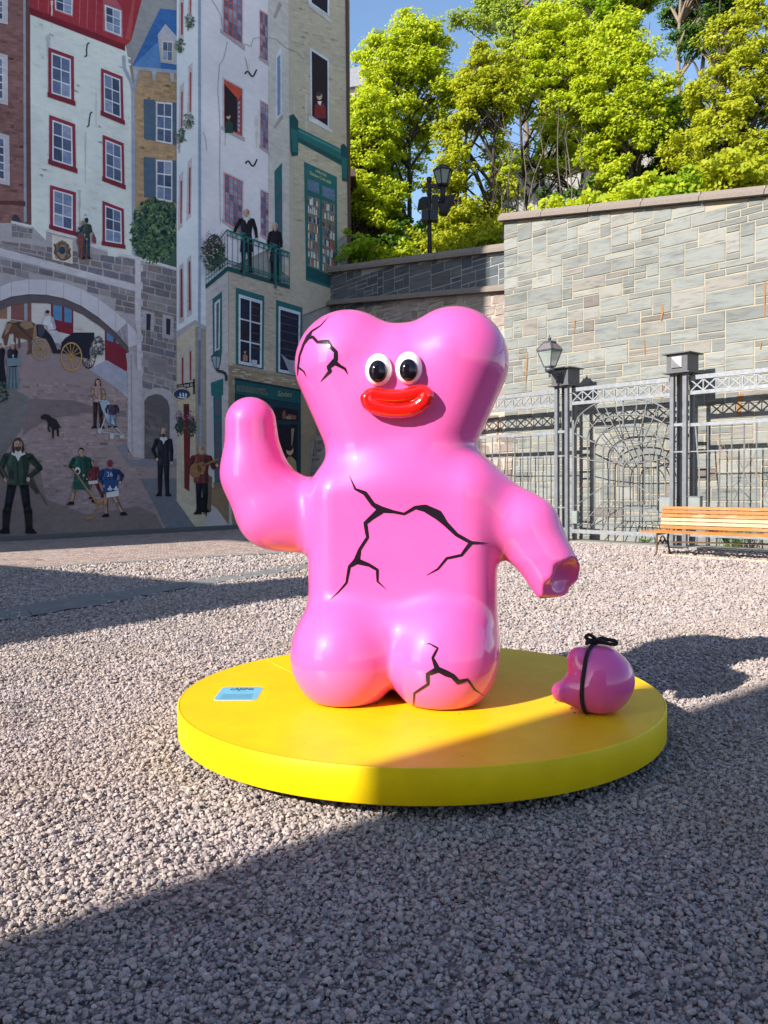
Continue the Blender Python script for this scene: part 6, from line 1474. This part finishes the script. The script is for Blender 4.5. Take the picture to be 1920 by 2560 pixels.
def pink_material():
    t = NT('glossy_pink_lacquer'); p = t.pos()
    c = t.ramp(t.noise(p, 1.4, 3), [(.3, (.73, .092, .345)), (.7, (.77, .115, .38))])
    dz = t.noise(p, 26, 5, .75); sp = t.ramp(dz, [(.62, (0, 0, 0)), (.80, (.10, .10, .10))])
    t.base(t.mix(sp, c, (.62, .34, .42))).set(Roughness=.42); t.l(t.ramp(t.noise(p, 3.5, 5, .7), [(.4, (.010, .010, .010)), (.75, (.055, .055, .055))]), t.b.inputs['Coat Roughness']); t.b.inputs['Coat Weight'].default_value = 1.0; t.b.inputs['Coat Roughness'].default_value = .022
    t.b.inputs['Specular IOR Level'].default_value = .2
    h = t.noise(p, 7.0, 2); b = t.n('ShaderNodeBump'); b.inputs['Strength'].default_value = .10; b.inputs['Distance'].default_value = .02
    t.l(h, b.inputs['Height']); t.l(b.outputs[0], t.b.inputs['Coat Normal']); return t.m
M_PINK = pink_material()
scu = thing('pink_sculpture', 'glossy pink cracked figure kneeling with one raised arm and a broken off hand', 'sculpture', (.1, YS, DZ1))
V, F = surface_net(body, (-1.1, 4.22, DZ1 - .03), (1.4, 5.85, DZ1 + 2.36), .0155)
bme = np_mesh('body', V, quads=F, smooth=True); BODY = obj('body', bme, M_PINK, scu)
tree = BVHTree.FromPolygons([tuple(v) for v in V], [tuple(q) for q in F])
def hit(u, v):
    d = Vector(ray(u, v)).normalized(); l, n_, i, ds = tree.ray_cast(Vector(EYE), d)
    return (None, None) if l is None else (np.array(l), np.array(n_))
M_BLACK = NT('gloss_black').base((.012, .008, .014)).set(Roughness=.12).m
def crack(paths):
    g = G()
    for pts in paths:
        pts = [np.array(p, float) for p in pts]
        seg = []
        for a, b in zip(pts[:-1], pts[1:]):
            m = max(2, int(np.linalg.norm((b - a)[:2]) / 6))
            for k in range(m): seg.append(a + (b - a) * k / m)
        seg.append(pts[-1])
        S_ = np.array(seg); prev = None
        for i, s in enumerate(S_):
            d = S_[min(i + 1, len(S_) - 1), :2] - S_[max(i - 1, 0), :2]; d /= np.linalg.norm(d) + 1e-9; n_ = np.array((-d[1], d[0])); row = []
            for k in (-1, -.5, 0, .5, 1):
                q = s[:2] + n_ * s[2] * .5 * k; l, nn = hit(*q)
                row.append(None if l is None else l + nn * .0028)
            if any(r is None for r in row): prev = None; continue
            if prev is not None and np.linalg.norm(row[2] - prev[2]) < .12:
                for k in range(4): g.poly([prev[k], prev[k + 1], row[k + 1], row[k]])
            prev = row
    o = obj('crack', g.geo(), M_BLACK, scu); 
    bm = bmesh.new(); bm.from_mesh(o.data); bmesh.ops.remove_doubles(bm, verts=bm.verts, dist=.0004); bmesh.ops.recalc_face_normals(bm, faces=bm.faces); bm.to_mesh(o.data); bm.free()
    return o
b1 = lambda x, y, w: (540 + .5546 * x, 760 + .5546 * y, w * .5546)
b2 = lambda x, y, w: (740 + .3134 * x, 1500 + .3134 * y, w * .3134)
crack([[b1(508, 58, 1), b1(472, 98, 5), b1(432, 124, 9), b1(416, 150, 20), b1(396, 182, 11), b1(378, 232, 9), b1(371, 283, 8), b1(384, 294, 9), b1(397, 304, 7), b1(409, 329, 1)],
       [b1(371, 283, 8), b1(369, 322, 2)], [b1(416, 150, 18), b1(438, 150, 14), b1(458, 172, 14), b1(505, 170, 18), b1(516, 192, 18), b1(540, 216, 18), b1(540, 248, 20), b1(530, 264, 26), b1(508, 285, 20), b1(514, 303, 18), b1(470, 352, 1)],
       [b1(532, 262, 24), b1(560, 280, 14), b1(580, 291, 12), b1(596, 320, 1)]])
crack([[b1(601, 773, 1), b1(628, 834, 10), b1(672, 853, 20), b1(708, 903, 20), b1(745, 926, 30), b1(800, 936, 14), b1(848, 946, 12), b1(898, 917, 16), b1(942, 920, 34), b1(1000, 950, 44), b1(1035, 990, 24), b1(1085, 1040, 18), b1(1150, 1076, 16), b1(1232, 1078, 1)],
       [b1(742, 930, 34), b1(702, 962, 22), b1(673, 988, 18), b1(683, 1052, 14), b1(648, 1106, 14), b1(634, 1158, 30), b1(601, 1184, 14), b1(588, 1256, 10), b1(552, 1298, 6), b1(514, 1334, 1)],
       [b1(634, 1158, 28), b1(690, 1176, 16), b1(727, 1198, 14), b1(728, 1250, 9), b1(769, 1288, 1)], [b1(1148, 1076, 18), b1(1106, 1132, 13), b1(1040, 1146, 12), b1(1000, 1194, 9), b1(946, 1224, 1)]])
crack([[b2(1025, 352, 2), b2(1065, 348, 10), b2(1130, 384, 18), b2(1090, 460, 22), b2(1128, 550, 46), b2(1200, 585, 50), b2(1250, 606, 40), b2(1292, 655, 40), b2(1368, 634, 20), b2(1425, 715, 16), b2(1498, 762, 2)],
       [b2(1128, 555, 50), b2(1050, 592, 34), b2(1054, 670, 26), b2(945, 742, 18), b2(938, 842, 8)]])
# eyes
def bumps(name, u, v, rx, rz, ry, m, parent, out=0.0, n=28):
    l, nn = hit(u, v); f = np.array((0, -1.0, 0)) * .75 + nn * .25; f /= np.linalg.norm(f)
    x = np.cross(f, UP); x = x / np.linalg.norm(x); x = x if x[0] > 0 else -x; z = np.cross(x, f); z = z if z[2] > 0 else -z
    c = l + f * out; g = G(); k0 = 0
    for i in range(n // 2 + 1):
        a = pi * i / (n // 2)
        for j in range(n):
            b = 2 * pi * j / n; g.v.append(tuple(c + x * rx * sin(a) * cos(b) + z * rz * sin(a) * sin(b) + f * ry * cos(a)))
    for i in range(n // 2):
        for j in range(n): g.f.append((i * n + j, (i + 1) * n + j, (i + 1) * n + (j + 1) % n, i * n + (j + 1) % n))
    return obj(name, g.geo(), m, parent, True)
t = NT('glossy_white'); t.base((.80, .79, .75)).set(Roughness=.18); t.b.inputs['Coat Weight'].default_value = .8; M_WHITE = t.m
t = NT('glossy_red'); t.base((.72, .006, .004)).set(Roughness=.16); t.b.inputs['Coat Weight'].default_value = 1; t.b.inputs['Coat Roughness'].default_value = .03; M_RED = t.m
t = NT('pupil_black'); t.base((.006, .004, .008)).set(Roughness=.07); M_PUPIL = t.m
eL = bumps('eye', 947, 925.5, .0745, .0905, .058, M_WHITE, scu, .012); eR = bumps('eye', 1022, 921, .0745, .0905, .058, M_WHITE, scu, .012)
bumps('pupil', 946, 932, .0505, .061, .036, M_PUPIL, eL, .052); bumps('pupil', 1021, 929, .0500, .061, .036, M_PUPIL, eR, .052)
# lips
l3 = lambda x, y: (860 + .16878 * x, 840 + .16878 * y)
def lip_pts(P, out): 
    o = []
    for x, y in P:
        l, nn = hit(*l3(x, y)); o.append(l + np.array((0, -1, 0)) * out)
    return o
UPL = lip_pts([(375, 895), (430, 870), (520, 885), (640, 905), (780, 908), (900, 890), (1000, 865), (1090, 838), (1165, 835), (1205, 865)], .028)
LOL = lip_pts([(350, 930), (375, 1000), (450, 1055), (560, 1090), (700, 1115), (850, 1118), (990, 1095), (1100, 1045), (1180, 975), (1215, 900)], .034)
def lips(p):
    d = None
    for C_, r_ in ((UPL, .0395), (LOL, .0415)):
        e = None
        for a, b in zip(C_[:-1], C_[1:]):
            q = cone(p, a, b, r_, r_); e = q if e is None else np.minimum(e, q)
        d = e if d is None else smin(d, e, .007)
    return d
allp = np.array(UPL + LOL); V, F2 = surface_net(lips, allp.min(0) - .06, allp.max(0) + .06, .0055)
obj('lips', np_mesh('lips', V, quads=F2, smooth=True), M_RED, scu)

# ------------------------------------------------------------------ broken off hand tied with cord
HY = 4.47; f_ = FPX
hc = np.array((( (1300 * 1.1573) - 960) / FPX * HY, HY, DZ1 + .170))
def hand(p):
    P = (p - hc) / .955
    d = ell(P, (.0, 0, -.003), (.178, .185, .176))
    d = smin(d, cone(P, (-.05, -.02, -.06), (-.228, -.04, -.060), .125, .058), .08)
    d = smin(d, cone(P, (-.04, .03, .07), (-.128, -.01, .118), .115, .062), .07)
    return smax(d, -(P[..., 2] + .174), .02)
hd = thing('broken_hand', 'broken off pink hand with jagged wrist lying on the yellow platform', 'sculpture', (hc[0], hc[1], DZ1))
V, F3 = surface_net(hand, hc - (.34, .27, .20), hc + (.25, .27, .24), .0075)
obj('body', np_mesh('body', V, quads=F3, smooth=True), M_PINK, hd)
ht_ = BVHTree.FromPolygons([tuple(v) for v in V], [tuple(q) for q in F3])
cd_ = thing('black_cord', 'black cord tied in a bow round the broken pink hand', 'cord', tuple(hc))
M_CORD = simple('black_cord', (.010, .009, .012), .8, .3, 300, bump=.5, bscale=400)
axn = np.array((-.85, .53, .02)); axn /= np.linalg.norm(axn); u1 = np.cross(axn, UP); u1 /= np.linalg.norm(u1); u2 = np.cross(u1, axn)
oc = hc + axn * .045; P = []
for k in range(64):
    a = 2 * pi * k / 64; dr = u1 * cos(a) + u2 * sin(a)
    l, nn, i, ds = ht_.ray_cast(Vector(oc + dr * .6), Vector(-dr)); P.append(np.array(l) + dr * .005)
P = [np.array((q[0], q[1], max(q[2], DZ1 + .011))) for q in P]
obj('loop', G().tube(P, .0105, 8, closed=True).geo(), M_CORD, cd_, True)
kt = max(P, key=lambda q: q[2]) + UP * .012
def bow(name, pts, r=.0100): 
    A = np.array([kt + np.array(p) * np.array((.9, .85, .72)) for p in pts]); out = []
    for t_ in np.linspace(0, len(A) - 1, 30):
        i = min(int(t_), len(A) - 2); f = t_ - i; p0, p1, p2, p3 = A[max(i - 1, 0)], A[i], A[i + 1], A[min(i + 2, len(A) - 1)]
        out.append(.5 * (2 * p1 + (p2 - p0) * f + (2 * p0 - 5 * p1 + 4 * p2 - p3) * f * f + (3 * p1 - p0 - 3 * p2 + p3) * f ** 3))
    obj(name, G().tube(out, r, 8).geo(), M_CORD, cd_, True)
bow('bow_loop', [(0, 0, 0), (-.05, -.01, .03), (-.035, -.02, .055), (.0, -.01, .03), (.01, 0, 0)])
bow('bow_loop', [(.01, 0, .0), (.04, -.02, .03), (.075, -.03, .02), (.115, -.03, .012), (.125, -.03, -.012), (.09, -.035, -.012), (.05, -.03, -.002), (.01, -.01, 0)])
bow('loose_end', [(0, 0, 0), (-.03, -.03, .0), (-.05, -.05, .012), (-.055, -.05, -.012)]); bow('loose_end', [(0, 0, .01), (.03, -.04, .02), (.06, -.06, .0)])
obj('knot', G().lathe(kt - UP * .012, [(.012, 0), (.022, .012), (.018, .026), (.006, .032)], 12).geo(), M_CORD, cd_, True)
# stray chips of gravel on the deck
r = random.Random(12); g = G(); spots = []
for k in range(26): spots.append(top(878 + 66 * r.random(), 1757 + 4 * r.random()))
for u_, v_ in ((871, 1775.5), (1147, 1785), (1395, 1745), (1405, 1752), (1415, 1757), (1421, 1760), (1426, 1763), (1433, 1767), (1440, 1770), (1436, 1783), (1388, 1757), (1447, 1772), (1456, 1774)): spots.append(top(u_, v_))
for p in spots:
    s = r.uniform(.004, .0085); g.add([(p[0] + s * x * r.uniform(.7, 1.2), p[1] + s * y * r.uniform(.7, 1.2), p[2] + s * z_ * .8) for x, y, z_ in ((1, 0, .4), (0, 1, .4), (-1, 0, .4), (0, -1, .4), (0, 0, 1.2), (0, 0, 0))], [(0, 1, 4), (1, 2, 4), (2, 3, 4), (3, 0, 4), (1, 0, 5), (2, 1, 5), (3, 2, 5), (0, 3, 5)])
tag(obj('stone_chips', g.geo(), simple('chip', (.16, .13, .115), .9, .4, 80)), 'a few stray stone chips scattered on the yellow deck', 'gravel', kind='stuff')
# ================================================================== TREES
def leaf_material(name, c1_, c2_, tr_=.56):
    t = NT(name); g = t.n('ShaderNodeNewGeometry')
    c = t.ramp(g.outputs['Random Per Island'], [(0, c1_), (1, c2_)])
    out = [n for n in t.t.nodes if n.type == 'OUTPUT_MATERIAL'][0]; t.t.nodes.remove(t.b)
    d = t.n('ShaderNodeBsdfPrincipled'); d.inputs['Roughness'].default_value = .55; d.inputs['Specular IOR Level'].default_value = .3; t.l(c, d.inputs['Base Color'])
    tb_ = t.n('ShaderNodeBsdfTranslucent'); t.l(t.mix(1.0, c, (1.15, 1.1, .5), 'MULTIPLY'), tb_.inputs['Color'])
    m = t.n('ShaderNodeMixShader'); m.inputs[0].default_value = tr_; t.l(d.outputs[0], m.inputs[1]); t.l(tb_.outputs[0], m.inputs[2]); t.l(m.outputs[0], out.inputs[0]); return t.m
M_LEAF = {'bright': leaf_material('spring_maple_leaf', (.36, .48, .022), (.60, .64, .035)), 'gold': leaf_material('olive_gold_leaf', (.35, .41, .02), (.54, .55, .035)),
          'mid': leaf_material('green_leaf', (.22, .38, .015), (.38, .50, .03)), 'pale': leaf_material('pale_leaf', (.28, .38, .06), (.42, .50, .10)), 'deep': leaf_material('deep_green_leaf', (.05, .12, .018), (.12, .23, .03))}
M_BARK = simple('dark_bark', (.055, .042, .034), .95, .3, 8, bump=.6, bscale=30, stretch=(1, 1, .2)); M_BARK2 = simple('pale_bark', (.20, .155, .115), .95, .25, 6, bump=.6, bscale=25, stretch=(1, 1, .2))
def leaves(cl, per, size, rs, flat=.45, up=.6):
    """clumps of leaf faces round the points cl (x,y,z,r): kite shaped leaves, mostly facing up and outwards"""
    n = len(cl) * per; C_ = np.repeat(cl, per, 0)
    d = rs.normal(0, 1, (n, 3)); d /= np.linalg.norm(d, axis=1)[:, None]; rad = rs.random(n) ** .45
    P = C_[:, :3] + d * (rad * C_[:, 3])[:, None] * np.array((1, 1, flat))
    nr = d * .6 + rs.normal(0, .55, (n, 3)) + np.array((-.5 * up, -.4 * up, up)); nr /= np.linalg.norm(nr, axis=1)[:, None]
    a = np.cross(nr, rs.normal(0, 1, (n, 3))); a /= np.linalg.norm(a, axis=1)[:, None]; b = np.cross(nr, a)
    s = (size * rs.uniform(.6, 1.35, n))[:, None]
    v = np.stack([P - a * s, P + b * s * .62 + a * s * .1, P + a * s * .95, P - b * s * .62 + a * s * .1], 1).reshape(-1, 3)
    return v, np.arange(4 * n).reshape(-1, 4)
def make_tree(name, label, Y, base, prof, kind, nclump, per, leaf, seed, trunks=1, bark=None, gap=0.0, cr=.62, tr_r=.11, group='trees on the slope above the walls', depth=.75, lean=0.0):
    """prof: list of (v, u_left, u_right) photograph outline of the crown at depth Y, top to bottom; base: (u, v) of the trunk foot"""
    rs = np.random.default_rng(seed); B = at_Y(*base, Y)
    t = thing(name, label, 'tree', tuple(B), group)
    pv = np.array([p[0] for p in prof], float); pl = np.array([p[1] for p in prof], float); pr = np.array([p[2] for p in prof], float)
    wd = pr - pl; cum = np.concatenate([[0], np.cumsum((wd[1:] + wd[:-1]) / 2 * np.diff(pv))])
    cl = []
    mpp = Y / FPX
    lowf = rs.normal(0, 1, (12, 3)) * .9; phs = rs.random(12) * 6.3
    tries = 0
    while len(cl) < nclump and tries < nclump * 12:
        tries += 1
        v = np.interp(rs.random() * cum[-1], cum, pv); a, b = np.interp(v, pv, pl), np.interp(v, pv, pr)
        x = rs.random() * 2 - 1; x = np.sign(x) * abs(x) ** .8; x *= 1 + .28 * np.sin(v * .045 + seed * 1.7 + (2 if x > 0 else 0)) + .12 * np.sin(v * .13 + seed); u = (a + b) / 2 + x * (b - a) / 2 * 1.0
        hw = (b - a) / 2 * mpp * depth; ymax = hw * sqrt(max(.05, 1 - x * x))
        y = (rs.random() * 2 - 1); y = np.sign(y) * abs(y) ** .6 * ymax
        p = at_Y(u, v, Y + y * 1.0) if False else at_Y(u, v, Y) + np.array((0, y, 0))
        q = sum(np.sin(p @ lowf[k] + phs[k]) for k in range(12)) / 3.4
        if q < gap - .42: continue
        cl.append((*p, cr * .80 * rs.uniform(.55, 1.25)))
    cl = np.array(cl)
    # trunk(s) and limbs reaching the clumps
    w = G(); topz = cl[:, 2].max(); H = topz - B[2]
    stems = []
    for k in range(trunks):
        bx = B + np.array(((k - (trunks - 1) / 2) * .55 + rs.normal(0, .1), rs.normal(0, .4), -1.0)); tgt = at_Y((np.interp(pv.mean(), pv, pl) + np.interp(pv.mean(), pv, pr)) / 2, pv[0], Y) + np.array(((k - (trunks - 1) / 2) * H * .13, 0, 0))
        P = []; m = 9
        for i in range(m + 1):
            f = i / m; P.append(bx + (tgt - bx) * f * .93 + np.array((sin(f * 5 + k + seed) * .18 * H / 10, cos(f * 4 + k) * .2, 0)) * f + np.array((lean * f * (1 - f), 0, 0)))
        r0 = tr_r * (1 if trunks == 1 else .75); w.tube(P, [r0 * (1 - .85 * i / m) for i in range(m + 1)], 8); stems.append(np.array(P))
    lb_ = G()
    sel = rs.choice(len(cl), min(len(cl), 150), replace=False)
    for i in sel:
        c = cl[i, :3]; s_ = stems[rs.integers(len(stems))]
        z0 = c[2] - abs(c[0] - s_[4, 0]) * rs.uniform(.5, 1.1) - .5; z0 = max(z0, B[2] + .12 * H); z0 = min(z0, c[2])
        j = np.argmin(abs(s_[:, 2] - z0)); a = s_[j]; mid = (a + c) / 2 + np.array((rs.normal(0, .15), rs.normal(0, .15), .15 * np.linalg.norm(c - a)))
        r0 = .045 * tr_r / .11; lb_.tube([a, a + (mid - a) * .6, mid, c], [r0, r0 * .7, r0 * .45, r0 * .15], 5, caps=False)
    obj('trunk', w.geo(), bark or M_BARK, t, True)
    lo_ = obj('limbs', lb_.geo(), bark or M_BARK, t, True)
    leaf *= .55; per = int(per * 2.0)
    v, q = leaves(cl, per, leaf, rs, .42, .8)
    obj('crown', np_mesh('crown', v, quads=q), M_LEAF[kind], t)
    return t
make_tree('maple_tree', 'large conical yellow green maple nearest the painted gable', 37.0, (1000, 640), [(28, 975, 1040), (70, 945, 1085), (150, 915, 1120), (230, 880, 1140), (330, 862, 1135), (430, 850, 1150), (520, 850, 1130), (600, 860, 1100), (640, 870, 1060)], 'bright', 760, 44, .145, 1, 2, tr_r=.17, cr=.66, gap=.10, depth=.6)
make_tree('maple_tree', 'lower bright maple squeezed against the painted gable edge', 35.0, (905, 660), [(190, 862, 930), (260, 850, 950), (360, 850, 965), (470, 850, 985), (560, 850, 1010), (650, 855, 1040)], 'bright', 300, 42, .13, 2, 2, tr_r=.12, cr=.55, gap=.1)
make_tree('olive_maple_tree', 'olive gold maple behind the dark street lamp', 30.5, (1190, 640), [(105, 1190, 1270), (180, 1170, 1300), (260, 1140, 1310), (340, 1120, 1300), (420, 1080, 1290), (500, 1090, 1285), (570, 1075, 1275), (630, 1085, 1265)], 'gold', 430, 44, .125, 3, 2, tr_r=.13, cr=.55, gap=.22)
make_tree('maple_tree', 'bright green maple right of the olive one with several thin trunks', 33.0, (1380, 560), [(20, 1330, 1440), (90, 1290, 1500), (170, 1270, 1510), (250, 1240, 1500), (330, 1230, 1470), (400, 1235, 1440), (450, 1250, 1430)], 'bright', 430, 44, .13, 4, 4, tr_r=.11, cr=.56, gap=.20)
make_tree('maple_tree', 'bright open maple over the middle of the light retaining wall', 28.0, (1560, 520), [(5, 1560, 1640), (60, 1500, 1700), (140, 1460, 1710), (220, 1430, 1720), (300, 1430, 1740), (370, 1480, 1720), (430, 1500, 1700), (480, 1470, 1680)], 'bright', 420, 42, .115, 5, 3, tr_r=.10, cr=.48, gap=.34)
make_tree('olive_maple_tree', 'dense olive green tree at the right edge above the light wall', 25.5, (1800, 470), [(-60, 1840, 1960), (30, 1810, 2000), (110, 1780, 2010), (200, 1750, 2010), (290, 1720, 2010), (370, 1700, 2010), (430, 1690, 2010), (460, 1700, 2010)], 'gold', 560, 42, .105, 6, 3, tr_r=.11, cr=.45, gap=.05)
make_tree('tall_tree', 'tall pale leaved tree rising out of the top of the photograph', 41.0, (1330, 520), [(-180, 1220, 1420), (-80, 1190, 1480), (0, 1185, 1520), (80, 1190, 1500), (160, 1200, 1480), (230, 1240, 1440)], 'pale', 480, 38, .15, 7, 2, bark=M_BARK2, tr_r=.22, cr=.7, gap=.2)
make_tree('tall_tree', 'tall brown trunked tree with deep green leaves behind the open maple', 39.0, (1520, 480), [(-200, 1430, 1620), (-90, 1420, 1660), (0, 1440, 1640), (90, 1470, 1600)], 'mid', 340, 38, .15, 8, 2, bark=M_BARK2, tr_r=.26, cr=.7, gap=.2)
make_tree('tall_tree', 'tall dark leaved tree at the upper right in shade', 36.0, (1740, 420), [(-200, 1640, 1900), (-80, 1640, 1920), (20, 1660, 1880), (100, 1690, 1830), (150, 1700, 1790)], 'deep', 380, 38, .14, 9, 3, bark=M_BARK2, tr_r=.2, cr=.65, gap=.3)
make_tree('small_tree', 'mid green sapling between the open maple and the olive tree', 29.5, (1690, 470), [(240, 1660, 1730), (300, 1630, 1770), (370, 1610, 1790), (430, 1620, 1790), (470, 1640, 1760)], 'mid', 220, 40, .11, 10, 3, tr_r=.07, cr=.45, gap=.2)
make_tree('small_tree', 'bright sapling leaning over the top of the dark wall', 29.0, (1240, 620), [(380, 1270, 1330), (440, 1240, 1380), (500, 1225, 1330), (560, 1230, 1290), (610, 1230, 1270)], 'bright', 120, 40, .11, 11, 3, tr_r=.06, cr=.42, gap=.25)
# undergrowth and bushes along the wall tops
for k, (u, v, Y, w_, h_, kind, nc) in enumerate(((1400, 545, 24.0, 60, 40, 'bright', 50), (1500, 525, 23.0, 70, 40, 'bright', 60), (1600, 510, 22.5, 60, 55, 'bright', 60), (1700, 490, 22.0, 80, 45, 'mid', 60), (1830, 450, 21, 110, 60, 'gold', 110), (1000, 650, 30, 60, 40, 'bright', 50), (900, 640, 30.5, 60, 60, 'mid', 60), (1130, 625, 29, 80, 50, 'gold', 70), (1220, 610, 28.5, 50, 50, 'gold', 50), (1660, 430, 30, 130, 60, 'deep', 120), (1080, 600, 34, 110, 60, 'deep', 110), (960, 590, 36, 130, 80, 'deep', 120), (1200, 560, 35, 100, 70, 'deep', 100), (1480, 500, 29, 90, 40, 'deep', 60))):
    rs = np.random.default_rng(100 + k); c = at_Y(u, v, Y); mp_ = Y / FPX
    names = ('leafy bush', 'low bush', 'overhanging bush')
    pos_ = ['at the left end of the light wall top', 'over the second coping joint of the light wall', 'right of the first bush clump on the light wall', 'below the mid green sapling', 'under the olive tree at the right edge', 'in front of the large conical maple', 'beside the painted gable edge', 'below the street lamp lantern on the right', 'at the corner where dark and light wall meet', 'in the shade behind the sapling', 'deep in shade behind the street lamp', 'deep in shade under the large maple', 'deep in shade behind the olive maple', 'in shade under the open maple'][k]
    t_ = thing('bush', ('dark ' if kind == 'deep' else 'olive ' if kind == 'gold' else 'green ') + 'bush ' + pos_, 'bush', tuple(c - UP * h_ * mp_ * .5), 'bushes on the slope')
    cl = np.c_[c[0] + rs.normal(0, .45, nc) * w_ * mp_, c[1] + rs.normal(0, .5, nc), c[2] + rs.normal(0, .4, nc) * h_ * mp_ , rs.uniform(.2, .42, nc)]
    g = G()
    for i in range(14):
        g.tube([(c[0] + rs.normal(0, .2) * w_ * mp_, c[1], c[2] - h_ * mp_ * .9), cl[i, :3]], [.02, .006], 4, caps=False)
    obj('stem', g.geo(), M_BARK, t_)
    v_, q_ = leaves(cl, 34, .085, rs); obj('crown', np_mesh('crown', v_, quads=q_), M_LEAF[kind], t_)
# bare thin stems and twigs on the slope
t_ = thing('bare_sapling', 'thicket of thin leafless stems in front of the pale rampart', 'tree', tuple(at_Y(1350, 560, 30)))
rs = np.random.default_rng(55); g = G()
for k in range(46):
    u = rs.uniform(1250, 1760); Y = rs.uniform(27, 35); b = at_Y(u, 560 - (u - 1250) * .15, Y) - UP * .5; h = rs.uniform(1.5, 4.5); P = [b]
    for i in range(6): P.append(P[-1] + np.array((rs.normal(.0, .12), rs.normal(0, .1), h / 6)))
    g.tube(P, [.03 * (1 - i / 7.5) for i in range(7)], 5, caps=False)
    for j in range(7):
        i = rs.integers(2, 7); d = np.array((rs.normal(0, .45), rs.normal(0, .3), rs.uniform(.1, .6))); g.tube([P[i], P[i] + d * .6, P[i] + d * 1.3 + UP * .1], [.010, .007, .003], 4, caps=False)
obj('stem', g.geo(), simple('twig_bark', (.13, .105, .085), .95), t_)
